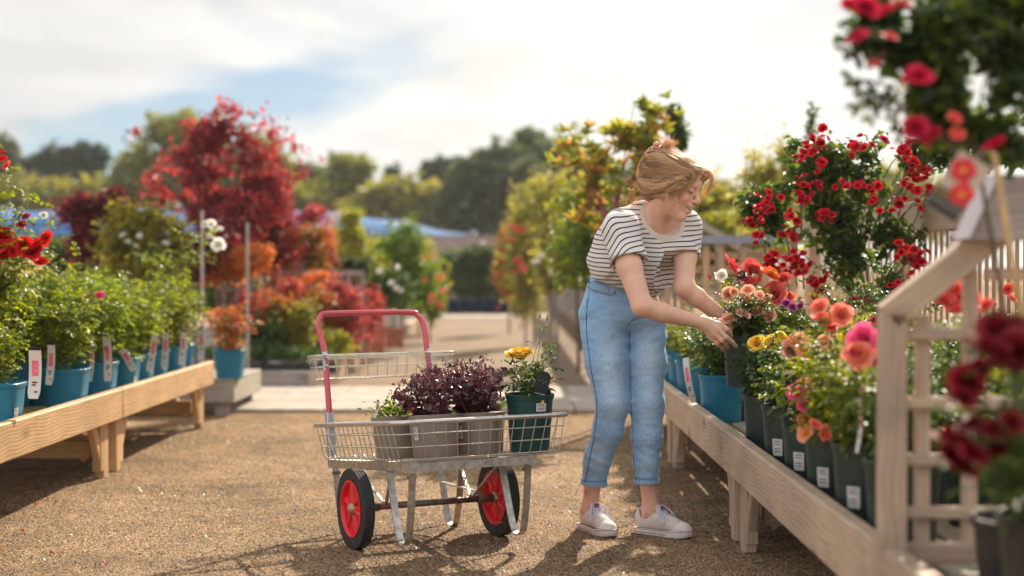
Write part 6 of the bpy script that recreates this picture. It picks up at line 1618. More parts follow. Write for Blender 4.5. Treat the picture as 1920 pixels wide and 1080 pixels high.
# head
body.ell(H(-.010, 0, .028), (.094, .073, .086), .02, axes=HA)
body.ell(H(.026, 0, -.032), (.058, .052, .077), .020, axes=HA)
body.cone(H(.062, 0, -.094), H(.058, 0, -.094), .0175, .0175, .016)
for s in (-1, 1):
    body.cone(H(.052, s * .006, -.092), H(-.008, s * .047, -.056), .0125, .0145, .020)
    body.ell(H(.056, s * .034, -.028), (.024, .020, .021), .014, axes=HA)
    body.ell(H(.066, s * .024, .026), (.022, .026, .012), .012, axes=HA)
    body.ell(H(-.006, s * .073, -.006), (.016, .008, .026), .008, axes=HA)
body.ell(H(.056, 0, .045), (.032, .050, .036), .020, axes=HA)
for s in (-1, 1): body.ell(H(.094, s * .031, .008), (.018, .018, .0095), .012, 's', axes=HA)
for s in (-1, 1): body.ell(H(.0715, s * .031, .007), (.0125, .0145, .0115), .004, axes=HA)
body.cone(H(.083, 0, .014), H(.104, 0, -.020), .0065, .0085, .008).cone(H(.104, 0, -.021), H(.1045, 0, -.025), .0085, .0088, .006)
for s in (-1, 1): body.cone(H(.094, s * .010, -.027), H(.090, s * .011, -.029), .0070, .0065, .006)
body.cone(H(.090, -.010, -.046), H(.090, .010, -.046), .0050, .0050, .009)
for s in (-1, 1): body.cone(H(.090, s * .008, -.0465), H(.077, s * .027, -.044), .0046, .0040, .007)
body.cone(H(.084, -.010, -.068), H(.084, .010, -.068), .0056, .0056, .010)
body.ell(H(.100, 0, -.0555), (.016, .019, .0042), .003, 's', axes=HA)
for i_, q_ in enumerate(body.p):
    if q_[0] == 'e' and np.allclose(q_[3], HA): body.p[i_] = q_[:2] + (q_[2] * HS,) + q_[3:]
# arms
def limb(pts, rs, k=.02):
    body.chain(pts, rs, k)
Rm = (Rsh + Rel) / 2 + npv((-.004, -.004, 0)); limb([Rsh, Rm, Rel], [.044, .0440, .0370], .02)
Rf = Rel + (Rwr - Rel) * .30 + npv((0, 0, -.004)); limb([Rel, Rf, Rwr], [.0360, .0340, .0225], .015)
Lm = (Lsh + Lel) / 2; limb([Lsh, Lm, Lel], [.046, .0415, .0355], .02)
Lf = Lel + (Lwr - Lel) * .30; limb([Lel, Lf, Lwr], [.0355, .0335, .0225], .015)
# near hand (right), back of the hand towards the camera, fingers spread on the pot
kn = [W(1352, 609, 5.072), W(1347, 618, 5.062), W(1340.5, 626.5, 5.064), W(1335, 634, 5.075)]
tp = [W(1371, 630, 5.113), W(1380, 650, 5.112), W(1366, 652, 5.118), W(1356, 656, 5.122)]
md = [W(1362, 617, 5.068), W(1361, 632, 5.060), W(1353, 638, 5.064), W(1345, 644, 5.076)]
for i in range(4): body.cone(Rwr + (kn[i] - Rwr) * .15, kn[i], .0175, .0115, .012)
body.cone(Rwr, (kn[1] + kn[2]) / 2 * .6 + Rwr * .4 + npv((0, .012, 0)), .0225, .019, .012)
for i in range(4):
    r = (.0098, .0100, .0094, .0085)[i]; m2 = md[i] * .42 + tp[i] * .58 + npv((.002, -.003, .002))
    body.chain([kn[i], md[i], m2, tp[i]], [r * 1.08, r * 1.0, r * .9, r * .78], .0035)
body.chain([Rwr + npv((.01, .012, .004)), W(1338, 603, 5.098), W(1352, 603, 5.118), W(1362, 610, 5.135)], [.0165, .0135, .011, .0088], .006)
# far hand (left), holding the pot from behind
k2 = [W(1374, 606, 5.205), W(1377, 612, 5.225), W(1377, 619, 5.243), W(1375, 626, 5.258)]
t2 = [W(1390, 618, 5.262), W(1392, 628, 5.285), W(1392, 637, 5.292), W(1388, 642, 5.292)]
for i in range(4): body.cone(Lwr, k2[i], .019, .0105, .010)
for i in range(4):
    m = (k2[i] + t2[i]) / 2 + npv((.012, .008, .004)); body.chain([k2[i], m, t2[i]], [.0098, .0092, .0078], .0035)
body.chain([Lwr + npv((0, -.01, 0)), W(1366, 606, 5.150), W(1370, 617, 5.128)], [.0150, .0118, .0090], .006)
# ankles and feet
HR, dR = np.array([.276, 5.550]), unit((.42, -.907)); HL_, dL = np.array([.478, 5.462]), unit((.79, -.613))
def FT(Hh, d, x, y, z): s = np.array([-d[1], d[0]]); p = Hh + d * x + s * y; return npv((p[0], p[1], z))
for Hh, d, top in ((HR, dR, W(1114, 880, 5.455)), (HL_, dL, W(1213, 880, 5.405))):
    an = FT(Hh, d, .066, 0, .10)
    body.cone(top, an, .0345, .030, .02).cone(an, FT(Hh, d, .055, 0, .055), .031, .030, .02).cone(an - npv((0, 0, .02)), FT(Hh, d, .16, 0, .035), .028, .022, .02)
    for s in (-1, 1): body.cone(FT(Hh, d, .062, s * .024, .085), FT(Hh, d, .062, s * .024, .083), .012, .012, .014)
# legs under the jeans
RL = [W(1128, 600, 5.43), W(1138, 680, 5.40), W(1148, 755, 5.375), W(1141, 805, 5.395), W(1121, 860, 5.43), W(1113, 914, 5.46)]
LL = [W(1208, 605, 5.48), W(1212, 680, 5.44), W(1214, 755, 5.40), W(1213, 820, 5.40), W(1212.5, 862, 5.405), W(1213, 910, 5.41)]
for c in (RL, LL): body.chain([c[0], c[2], c[4]], [.07, .046, .033], .03)

# ---------------- clothes as volumes
shirt = SDF()
shirt.ell(W(1222, 448, 5.275), (.150, .108, .130), .03, axes=AX)
shirt.ell(W(1226, 484, 5.275), (.112, .105, .105), .05, axes=AX)
shirt.cone(W(1206, 394, 5.235), W(1160, 412, 5.20), .042, .048, .035)
shirt.ell(W(1246, 492, 5.225), (.070, .070, .075), .05, axes=AX)
shirt.ell(W(1154, 452, 5.330), (.075, .085, .115), .06, axes=AX)
shirt.ell(W(1180, 503, 5.395), (.150, .112, .118), .05, axes=AX)
shirt.ell(W(1172, 535, 5.44), (.140, .104, .070), .04, axes=AX)
for s, sh in ((1, Rsh), (-1, Lsh)):
    shirt.ell((sh + neckb) / 2 - A_ * .085 + N_ * .055 + S_ * s * .012, (.060, .055, .060), .035, axes=AX)
    shirt.cone(neckb - A_ * .016, sh + S_ * s * .012 - A_ * .006, .054, .052, .045)
dRa, dLa = unit(Rel - Rsh), unit(Lel - Lsh)
hemR, hemL = Rsh + dRa * .135, Lsh + dLa * .150
SLV = SDF(); SLV.cone(Rsh, hemR + dRa * .05, .054, .068, .03)
shirt.cone(Rsh, hemR + dRa * .05, .054, .068, .045)
SLV.cone(Lsh, hemL + dLa * .05, .053, .058, .03)
shirt.cone(Lsh, hemL + dLa * .05, .053, .058, .045)
hole_c = neckb + A_ * .072 + N_ * .026 + S_ * .006
cut = SDF()
cut.ell(hole_c, (.078, .084, .064), .01, axes=AX)
rollR = unit(dRa + S_ * -.18 + N_ * .1); rollL = unit(dLa + S_ * .25)
waist_n = unit((.34, -.10, .90)); waist_p = W(1172, 531, 5.46)
def fold(P, sx, seed):
    return vnoise(P * np.array(sx), 1.0, seed)
Rot_a = np.array([unit(-S_ + A_ * .3), N_, unit(A_ + S_ * .3)])
def f_shirt(P, idx):
    d = shirt.ev(P, idx)
    Q = (P - neckb) @ AX.T
    # soft vertical folds and pull lines from the arms to the waist
    near = np.clip((-.02 - Q[:, 2]) / .25, 0, 1)
    w = .0085 * fold((P - neckb) @ AX.T, (24, 10, 5), 3) + .0075 * fold((P - neckb) @ Rot_a.T, (8, 16, 34), 7) * (near * .8 + .3) + .003 * fold(P, (16, 16, 16), 5)
    d = d + w
    # pucker above the waistband
    hw = (P - waist_p) @ waist_n
    d = d - .012 * np.exp(-((hw - .045) / .035) ** 2) + .004 * np.sin(((P - waist_p) @ S_) * 150) * np.exp(-((hw - .02) / .03) ** 2)
    d = np.maximum(d, -cut.ev(P))
    for hm, dr, ax0, r0 in ((hemR, rollR, Rsh, .056), (hemL, rollL, Lsh, .050)):
        t = (P - hm) @ dr
        q = P - ax0; rad = np.linalg.norm(q - (q @ (dRa if ax0 is Rsh else dLa))[:, None] * (dRa if ax0 is Rsh else dLa), axis=1)
        sel = rad < .105
        # turned-up hem
        d = np.where(sel, d - .003 * ((t > -.020) & (t < 0)), d)
        d = np.where(sel & (t > -.12), np.maximum(d, t), d)
        d = np.where(sel & (t > -.018), np.maximum(d, -(rad - r0)), d)
    return np.maximum(d, -((P - waist_p) @ waist_n) - .012)
jeans = SDF()
PX = np.array([unit((.93, .36, 0)), unit((.36, -.93, 0)), (0, 0, 1.)])
jeans.ell(W(1166, 585, 5.465), (.166, .122, .105), .05, axes=PX)
jeans.ell(W(1166, 535, 5.465), (.138, .104, .085), .05, axes=PX)
jeans.ell(W(1140, 570, 5.52), (.09, .075, .085), .05, axes=PX)
jeans.chain(RL, [.0890, .0795, .0625, .0560, .0500, .0490], .025)
jeans.chain(LL, [.0850, .0755, .0625, .0560, .0500, .0480], .025)
hzR, hzL = float(at(1113, 911, 5.46).z), float(at(1213, 907, 5.41).z)
xm = (RL[4][0] + LL[4][0]) / 2
def f_jeans(P, idx):
    d = jeans.ev(P, idx)
    z = P[:, 2]
    kn_ = np.exp(-((z - .50) / .10) ** 2); cr = np.exp(-((z - .80) / .09) ** 2); lo = np.exp(-((z - .27) / .10) ** 2)
    slant = P.copy(); slant[:, 2] += (P[:, 0] - .42) * .5
    slant2 = P.copy(); slant2[:, 2] -= (P[:, 0] - .42) * .6
    d = d + .0026 * fold(slant, (9, 9, 30), 11) * (kn_ * .7 + .5 * lo) * 1.25 + .0070 * fold(slant2, (8, 8, 28), 12) * cr + .0010 * fold(P, (14, 14, 9), 13) + .0015 * fold(P, (30, 30, 50), 14)
    ph_ = (z + (P[:, 0] - .42) * .55) * 150 + 2.2 * vnoise(P, 11, 41); ph2 = (z - (P[:, 0] - .42) * .75) * 120 + 2.2 * vnoise(P, 10, 42)
    d = d + .0030 * np.sin(ph_) * np.clip(vnoise(P * [7, 7, 5], 1.0, 43) + .15, 0, 1) * (kn_ * .8 + .45 * lo) + .0034 * np.sin(ph2) * np.clip(vnoise(P * [6, 6, 6], 1.0, 44) + .2, 0, 1) * cr
    d = np.maximum(d, ((P - waist_p) @ waist_n) - .0)
    right = P[:, 0] < xm
    hz = np.where(right, hzR + (P[:, 0] - RL[5][0]) * -.10, hzL)
    d = d - .0030 * ((z - hz) < .022)                      # turned hem
    d = np.maximum(d, hz - z)
    ax = np.where(right, RL[5][0], LL[5][0]); ay = np.where(right, RL[5][1], LL[5][1])
    rad = np.sqrt((P[:, 0] - ax) ** 2 + (P[:, 1] - ay) ** 2)
    return np.maximum(d, np.where(z < hz + .03, .0415 - rad, -9))
hair = SDF()
hair.ell(H(-.018, 0, .038), (.104, .087, .088), .02, axes=HA)
hair.ell(H(-.085, 0, .030), (.075, .078, .088), .03, axes=HA)
hair.ell(H(-.075, 0, -.035), (.055, .066, .050), .03, axes=HA)
for s in (-1, 1): hair.ell(H(-.006, s * .054, -.006), (.076, .034, .064), .025, axes=HA)
hair.ell(H(.062, .012, .078), (.034, .055, .022), .02, axes=HA)
hair.ell(H(-.115, 0, .085), (.035, .045, .035), .02, axes=HA)
hair.ell(H(.120, 0, -.062), (.080, .110, .108), .012, 's', axes=HA)
hair.ell(H(.062, -.055, -.052), (.055, .05, .045), .012, 's', axes=HA)
hair.p = [q_[:2] + (q_[2] * HS * .985,) + q_[3:] for q_ in hair.p]
clipP = H(-.128, 0, .112)
def f_hair(P, idx):
    d = hair.ev(P, idx); Q = (P - HC) @ HA.T
    ang = np.arctan2(Q[:, 1], Q[:, 2] - .02)
    g = vnoise(np.c_[ang * 9, Q[:, 0] * 6, np.linalg.norm(Q, axis=1) * 20], 1.0, 21)
    return d + .0055 * g

def build_woman():
    base = Vector((.42, 5.42, 0))
    wmn = empty('person', base, label='woman in striped T-shirt and pale blue jeans bending over the bench, holding a potted rose', cat='person')
    B_ = npv(base)
    def mk(name, V, F, mat, attr=None, cattr=None, parent=wmn):
        me = npmesh(name, V - B_, F4=F, attr=attr, cattr=cattr); return link(name, me, mat, parent)
    # skin
    lo = np.array([.20, 4.90, -.005]); hi = np.array([.98, 5.68, 1.56])
    V, F = sdf_mesh(lambda P, i: body.ev(P, i), lo, hi, .0030, body, smooth=1)
    Q = (V - HC) @ HA.T
    col = np.tile(np.array([[.70, .42, .30]]), (len(V), 1))
    n = vnoise(V, 30, 2)[:, None]; n2 = vnoise(V, 90, 4)[:, None]
    col = col * (1 + .05 * n + .03 * n2)
    blush = np.exp(-(((Q - [.062, -.042, -.026]) / [.03, .022, .020]) ** 2).sum(1)) + np.exp(-(((Q - [.105, 0, -.024]) / .014) ** 2).sum(1)) * .7
    col = col * (1 - blush[:, None] * np.array([[.02, .30, .28]]))
    for i in range(4):
        for p in (kn[i], tp[i]):
            b = np.exp(-(((V - p) / .010) ** 2).sum(1)) * .6; col = col * (1 - b[:, None] * np.array([[.02, .22, .22]]))
    b = np.exp(-(((V - (Rel + npv((0, .01, -.02)))) / .03) ** 2).sum(1)) * .5; col = col * (1 - b[:, None] * np.array([[.03, .2, .2]]))
    # small tattoo above the left-hand ankle
    t = W(1099, 928, 5.43); b = np.exp(-((((V - t) * [1, .3, .6]) / .0085) ** 2).sum(1)); b = np.clip(b * 1.6, 0, 1)[:, None]; col = col * (1 - b * .55)
    m, nt, bs = newmat('skin')
    a = NN(nt, 'ShaderNodeAttribute'); a.attribute_name = 'col'; nt.links.new(a.outputs['Color'], bs.inputs['Base Color'])
    bs.inputs['Roughness'].default_value = .48; bs.inputs['Specular IOR Level'].default_value = .4
    bs.inputs['Subsurface Weight'].default_value = .22; bs.inputs['Subsurface Radius'].default_value = (1, .35, .2); bs.inputs['Subsurface Scale'].default_value = .012
    tc = NN(nt, 'ShaderNodeTexCoord'); nz = NN(nt, 'ShaderNodeTexNoise', {'Vector': tc.outputs['Object'], 'Scale': 260.0, 'Detail': 3.0}); nt.links.new(NN(nt, 'ShaderNodeBump', {'Height': nz.outputs['Fac'], 'Strength': .12, 'Distance': .002}).outputs[0], bs.inputs['Normal'])
    bodyo = mk('body', V, F, m, cattr={'col': col})
    # face pieces
    def tube(name, pts, r, mat, par=bodyo, n=6, flat=None):
        q = MB(); q.tube(curve_pts([Vector(p) - base for p in pts], 4), r, n); return q.build(name, mat, par, smooth=True)
    lip = plain('lip', (.52, .20, .17), .42); dark = plain('lash', (.035, .018, .012), .6); brow = plain('brow_hair', (.20, .105, .055), .8)
    def arc(P, r0, r1): return [r0 + (r1 - r0) * math.sin(PI * i / (P - 1)) for i in range(P)]
    tube('lip', [H(.0775, -.025, -.0445), H(.0880, -.015, -.0490), H(.0930, 0, -.0495), H(.0880, .015, -.0490), H(.0775, .025, -.0445)], arc(17, .0008, .0022), lip)
    tube('lip', [H(.0775, -.025, -.0455), H(.0845, -.015, -.0575), H(.0885, 0, -.0615), H(.0845, .015, -.0575), H(.0775, .025, -.0455)], arc(17, .0008, .0028), lip)
    q = MB(); q.grid(lambda u, v: Vector(H(.0905 - .020 * (2 * u - 1) ** 2, -.020 + .040 * u, -.0505 - .0062 * v * (1 - .5 * (2 * u - 1) ** 2))) - base, 10, 2); q.build('teeth', plain('tooth_enamel', (.80, .76, .70), .3), bodyo, smooth=True)
    q = MB(); q.grid(lambda u, v: Vector(H(.0845 - .018 * (2 * u - 1) ** 2, -.022 + .044 * u, -.048 - .017 * v * (1 - .4 * (2 * u - 1) ** 2))) - base, 10, 2); q.build('mouth', plain('mouth_inside', (.12, .02, .02), .5), bodyo, smooth=True)
    for s in (-1, 1):
        tube('lash', [H(.0755, s * .0445, .0035), H(.0828, s * .037, .0005), H(.0850, s * .030, -.0010), H(.0825, s * .022, .0005)], arc(13, .0008, .0021), dark)
        tube('brow', [H(.068, s * .048, .022), H(.080, s * .038, .0285), H(.0865, s * .026, .0275), H(.0885, s * .015, .024)], arc(13, .0012, .0028), brow)
    q = MB(); q.tube([Vector(H(.0985 + .0032 * math.cos(a2), -.0135, -.0305 + .0032 * math.sin(a2))) - base for a2 in np.linspace(0, 2 * PI, 13)], .0006, 5, caps=False); q.build('nose_ring', plain('silver', (.8, .8, .8), .2, metal=1), bodyo, smooth=True)
    # ring on the finger
    p = kn[1] * .35 + md[1] * .65; dd = unit(md[1] - kn[1]); e1 = unit(np.cross(dd, [0, 0, 1])); e2 = np.cross(dd, e1)
    q = MB(); q.tube([Vector(p + (e1 * math.cos(a2) + e2 * math.sin(a2)) * .0104) - base for a2 in np.linspace(0, 2 * PI, 17)], .0011, 5, caps=False); q.build('ring', bpy.data.materials['silver'], bodyo, smooth=True)
    # wrist band on the far arm
    p = Lel + (Lwr - Lel) * .86; dd = unit(Lwr - Lel); e1 = unit(np.cross(dd, [0, 0, 1])); e2 = np.cross(dd, e1)
    q = MB(); q.tube([Vector(p + (e1 * math.cos(a2) + e2 * math.sin(a2)) * .0275) - base for a2 in np.linspace(0, 2 * PI, 21)], .0012, 5, caps=False); q.build('wrist_band', M['labeldark'], bodyo, smooth=True)

    # shirt
    lo = np.array([.22, 4.98, .86]); hi = np.array([.80, 5.62, 1.33])
    V, F = sdf_mesh(f_shirt, lo, hi, .0034, None, smooth=1)
    A2 = unit(A_ - N_ * .80)
    t0 = (V - neckb) @ A2
    tor = SDF(); tor.p = [q_ for q_ in shirt.p if q_[0] == 'e']
    insl = np.clip((tor.ev(V) - SLV.ev(V)) / .004, 0, 1)
    dh_ = np.where((V - neckb) @ S_ < 0, (V - hemR) @ rollR, (V - hemL) @ rollL); insl = insl * (dh_ < .006)
    def smax(a_, b_, k_=.022):
        h_ = np.clip(.5 + .5 * (a_ - b_) / k_, 0, 1); return b_ * (1 - h_) + a_ * h_ + k_ * h_ * (1 - h_)
    def sleeve(sh, v0):
        ta = (V - sh) @ A2; o_ = (V - sh) @ unit(v0)
        return smax(ta, o_) + (sh - neckb) @ A2
    right_ = (V - neckb) @ S_ < 0
    sl = np.where(right_, sleeve(Rsh, -S_ - N_ * 1.1), sleeve(Lsh, S_ - N_ * 1.1))
    t1 = t0 * (1 - insl) + sl * insl
    t1 = t1 + .0035 * vnoise(V, 14, 8)
    cd = cut.ev(V.astype(np.float32))
    collar = np.clip((.019 - cd) / .0025, 0, 1)
    m, nt, bs = newmat('striped_cotton')
    a = NN(nt, 'ShaderNodeAttribute'); a.attribute_name = 'stripe'; a2_ = NN(nt, 'ShaderNodeAttribute'); a2_.attribute_name = 'collar'
    fr = math_(nt, 'FRACT', math_(nt, 'MULTIPLY', a.outputs['Fac'], 1 / .0168))
    line = ramp(nt, fr, [(0.0, 0.0), (0.03, 1.0), (0.25, 1.0), (0.28, 0.0)])
    line = math_(nt, 'MULTIPLY', line, math_(nt, 'SUBTRACT', 1.0, a2_.outputs['Fac']))
    basec = mixc(nt, a2_.outputs['Fac'], (.80, .755, .715), (.76, .67, .57))
    nt.links.new(mixc(nt, line, basec, (.022, .020, .045)), bs.inputs['Base Color'])
    bs.inputs['Roughness'].default_value = .85; bs.inputs['Specular IOR Level'].default_value = .2; bs.inputs['Sheen Weight'].default_value = .2
    tr = NN(nt, 'ShaderNodeBsdfTranslucent'); nt.links.new(mixc(nt, line, basec, (.022, .020, .045)), tr.inputs[0])
    nt.links.new(NN(nt, 'ShaderNodeMixShader', {0: .15, 1: bs.outputs[0], 2: tr.outputs[0]}).outputs[0], nt.nodes['Material Output'].inputs[0])
    tcn = NN(nt, 'ShaderNodeTexCoord'); nz = NN(nt, 'ShaderNodeTexNoise', {'Vector': tcn.outputs['Object'], 'Scale': 45.0, 'Detail': 6.0}); nt.links.new(NN(nt, 'ShaderNodeBump', {'Height': nz.outputs['Fac'], 'Strength': .3, 'Distance': .004}).outputs[0], bs.inputs['Normal'])
    mk('t_shirt', V, F, m, attr={'stripe': t1 + 10, 'collar': collar})

    # jeans
    lo = np.array([.18, 5.20, .14]); hi = np.array([.66, 5.66, 1.02])
    V, F = sdf_mesh(f_jeans, lo, hi, .0036, None, smooth=1)
    z = V[:, 2]
    wash = np.zeros(len(V))
    for c in (RL, LL):
        for j, (p0, w, sz) in enumerate(((c[1], .6, (.045, .06, .13)), (c[2], .5, (.04, .05, .10)), (c[4], .35, (.03, .05, .08)))):
            wash += w * np.exp(-(((V - (p0 + npv((0, -.07, 0)))) / sz) ** 2).sum(1))
    wash = np.clip(.22 + wash + .12 * vnoise(V, 12, 6) + .10 * vnoise(V * [1, 1, 3], 25, 7), 0, 1)
    hz = np.where(V[:, 0] < xm, hzR, hzL); edge = np.exp(-((z - hz - .023) / .004) ** 2) * .8
    m, nt, bs = newmat('pale_denim')
    a = NN(nt, 'ShaderNodeAttribute'); a.attribute_name = 'wash'; e = NN(nt, 'ShaderNodeAttribute'); e.attribute_name = 'seam'
    tcn = NN(nt, 'ShaderNodeTexCoord')
    mp = NN(nt, 'ShaderNodeMapping', {'Vector': tcn.outputs['Object']}); mp.inputs['Scale'].default_value = (320, 320, 45)
    nz = NN(nt, 'ShaderNodeTexNoise', {'Vector': mp.outputs[0], 'Scale': 1.0, 'Detail': 4.0})
    c = ramp(nt, a.outputs['Fac'], [(0, (.17, .33, .53)), (.4, (.30, .47, .67)), (1, (.50, .65, .79))])
    c = mixc(nt, 1.0, c, ramp(nt, nz.outputs['Fac'], [(.3, .82), (.7, 1.15)]), 'MULTIPLY')
    c = mixc(nt, e.outputs['Fac'], c, (.05, .13, .28)); nt.links.new(c, bs.inputs['Base Color'])
    bs.inputs['Roughness'].default_value = .9; bs.inputs['Specular IOR Level'].default_value = .15; bs.inputs['Sheen Weight'].default_value = .25
    mf = NN(nt, 'ShaderNodeMapping', {'Vector': tcn.outputs['Object']}); mf.inputs['Scale'].default_value = (7, 7, 17); mf.inputs['Rotation'].default_value = (0, .45, 0)
    fz = NN(nt, 'ShaderNodeTexNoise', {'Vector': mf.outputs[0], 'Scale': 1.0, 'Detail': 3.0, 'Roughness': .5, 'Distortion': .6})
    rid = math_(nt, 'ABSOLUTE', math_(nt, 'SUBTRACT', fz.outputs['Fac'], .5))
    b1 = NN(nt, 'ShaderNodeBump', {'Height': math_(nt, 'POWER', rid, .6), 'Strength': .38, 'Distance': .013})
    nt.links.new(NN(nt, 'ShaderNodeBump', {'Height': nz.outputs['Fac'], 'Strength': .4, 'Distance': .003, 'Normal': b1.outputs[0]}).outputs[0], bs.inputs['Normal'])
    jo = mk('jeans', V, F, m, attr={'wash': wash, 'seam': edge})
    def hit(px, py, fn, y0=4.95, y1=5.75, off=.0006):
        d = at(px, py, 1.0) - Vector((0, 0, CAMH)); y = np.arange(y0, y1, .0035); P = np.stack([d.x * y, y, CAMH + d.z * y], 1).astype(np.float32)
        v = fn(P, None); i = np.argmax(v < 0)
        if not (v < 0).any(): return None
        f = v[i - 1] / (v[i - 1] - v[i] + 1e-9) if i else 0
        p = P[max(i - 1, 0)] + (P[i] - P[max(i - 1, 0)]) * f; return Vector(p) - Vector((d.x, 1, d.z)).normalized() * off
    sm = plain('denim_seam', (.05, .125, .27), .9); th = plain('seam_thread', (.30, .20, .13), .8)
    def seam(name, pts, r, mat):
        P = curve_pts([Vector((x, y, 0)) for x, y in pts], 6); P = [hit(p.x, p.y, f_jeans) for p in P]; P = [p - base for p in P if p is not None]
        if len(P) > 2:
            q = MB(); q.tube(P, r, 5); q.build(name, mat, jo, smooth=True)
    seam('side_seam', [(1101, 560), (1100, 620), (1108, 690), (1119, 750), (1117, 800), (1106, 860), (1097, 905)], .0018, sm)
    seam('side_seam', [(1106, 530), (1103, 560), (1098, 600)], .0012, sm)
    seam('inner_seam', [(1180, 620), (1182, 700), (1184, 760), (1187, 840), (1192, 902)], .0016, sm)
    seam('fly_seam', [(1232, 572), (1205, 590), (1184, 602), (1176, 612)], .0016, sm)
    seam('pocket_edge', [(1101, 536), (1112, 543), (1130, 548), (1146, 551), (1153, 545)], .0015, th)
    seam('pocket_edge', [(1102, 539), (1113, 546), (1130, 551), (1147, 554), (1156, 546)], .0011, sm)
    seam('coin_pocket', [(1117, 528), (1128, 533), (1142, 538), (1140, 549)], .0013, th)
    seam('waist_seam', [(1103, 530), (1120, 528), (1140, 536)], .0011, sm)
    for x, y in ((1120, 529), (1139, 540), (1116, 545)):
        p = hit(x, y, f_jeans)
        if p: q = MB(); q.lathe([(0, .0016), (.003, .0012), (.0038, 0)], 10); q.build('rivet', M['brass'], jo, smooth=True, loc=p - base, rot=Vector(N_).to_track_quat('Z', 'Y').to_euler())
    for pts in ([(1108, 512), (1104, 530)],):
        seam('belt_loop', [pts[0], ((pts[0][0] + pts[1][0]) / 2, (pts[0][1] + pts[1][1]) / 2), pts[1]], .0045, sm)

    # shoes
    canvas = plain('off_white_canvas', (.66, .585, .56), .85, var=.10, scale=25, bump=.1); rubber = plain('white_rubber', (.72, .68, .65), .5, var=.12, scale=30); lace = plain('pale_lace', (.66, .66, .78), .8)
    red = plain('shoe_red_line', (.40, .03, .06), .5); lav = plain('sock_lavender', (.50, .42, .78), .8)
    outline = [(0, 0), (-.002, .018), (.012, .031), (.05, .034), (.10, .034), (.15, .040), (.195, .041), (.225, .032), (.242, .014), (.245, 0), (.242, -.016), (.225, -.034), (.195, -.040), (.15, -.036), (.10, -.030), (.05, -.032), (.012, -.029), (-.002, -.016)]
    for k, (Hh, d) in enumerate(((HR, dR), (HL_, dL))):
        s = np.array([-d[1], d[0]]); mir = 1 if k else -1
        tf = lambda x, y, z: Vector((Hh[0] + d[0] * x + s[0] * y * mir, Hh[1] + d[1] * x + s[1] * y * mir, z)) - base
        g = SDF()
        X3 = np.array([(d[0], d[1], 0), (s[0], s[1], 0), (0, 0, 1)]); pt = lambda x, y, z: npv(Vector(tf(x, y, z)) + base)
        g.ell(pt(.192, .001, .034), (.046, .035, .026), .01, axes=X3).cone(pt(.17, 0, .046), pt(.085, 0, .066), .025, .031, .02).ell(pt(.045, 0, .052), (.046, .031, .042), .02, axes=X3)
        g.cone(pt(.02, 0, .075), pt(.022, 0, .080), .016, .014, .02).ell(pt(.11, 0, .045), (.07, .030, .03), .02, axes=X3)
        g.cone(pt(.118, 0, .080), pt(.100, 0, .104), .018, .018, .012, fl=((d[0], d[1], .6), .5))
        def fs(P, i):
            v = g.ev(P, i); q = P - pt(.060, 0, .09)
            r = np.sqrt((q[:, :2] @ d) ** 2 * .62 + (q[:, :2] @ s) ** 2); v = np.maximum(v, np.where(P[:, 2] > .060, .0315 - r, -9)); return np.maximum(v, .020 - P[:, 2])
        c0 = pt(.12, 0, 0); V, F = sdf_mesh(fs, c0 - [.17, .17, 0], c0 + [.17, .17, .13], .0030, None, smooth=1)
        x_ = (V[:, :2] - Hh) @ d; up_ = mk('shoe', V, F, canvas)
        # rubber sole and toe cap
        n = len(outline); pl = curve_pts([Vector((a_, b_, 0)) for a_, b_ in outline], 3, closed=True); n = len(pl)
        rise = lambda x: .006 * max(0, (x - .19) / .055) ** 1.5
        q = MB(); lev = [(0.0, .94), (.003, .99), (.018, 1.0), (.022, .98), (.023, .90)]
        Vv = []
        for z_, sc_ in lev:
            for p in pl: Vv.append(tf(.12 + (p.x - .12) * sc_, p.y * sc_, z_ + rise(p.x) + (.006 * max(0, min(1, (p.x - .15) / .06)) if z_ > .01 else 0)))
        Ff = [(i * n + j, i * n + (j + 1) % n, (i + 1) * n + (j + 1) % n, (i + 1) * n + j) for i in range(len(lev) - 1) for j in range(n)] + [tuple(range(n))[::-1]]
        q.add(Vv, Ff); q.build('sole', rubber, up_, smooth=True)
        for nm, z_, r_, mt in (('sole_line', .0200, .0011, red), ('sole_line', .0100, .0010, M['labeldark'])):
            P = [tf(.12 + (p.x - .12) * 1.012, p.y * 1.015, z_ + rise(p.x) + (.006 * max(0, min(1, (p.x - .15) / .06)) if z_ > .015 else 0)) for p in pl if (z_ > .015 or p.x < .16)]
            if z_ > .015: q = MB(); q.tube(P + [P[0]], r_, 5, caps=False)
            else:
                q = MB(); half = [p for p in pl if p.x < .165]; i0 = max(range(len(pl)), key=lambda i: pl[i].x); seq = pl[i0:] + pl[:i0]; seq = [p for p in seq if p.x < .165]; q.tube([tf(.12 + (p.x - .12) * 1.012, p.y * 1.015, z_) for p in seq], r_, 5)
            q.build(nm, mt, up_, smooth=True)
        q = MB(); 
        def cap(u, v):
            a_ = R(-100 + 200 * u); rr = .012 + .028 * 1; e_ = v
            x = .200 + math.cos(a_) * .0425 * e_; y = math.sin(a_) * .0375 * e_; z = .030 + .0305 * math.sqrt(max(0, 1 - e_ ** 2 * .985)) ; return tf(x, y, z)
        q.grid(cap, 16, 6); q.build('toe_cap', rubber, up_, smooth=True)
        # laces: crossing rows, eyelets, bow
        top = lambda x: .0735 + (.118 - x) * .32 if x > .10 else .082 + (.10 - x) * .7
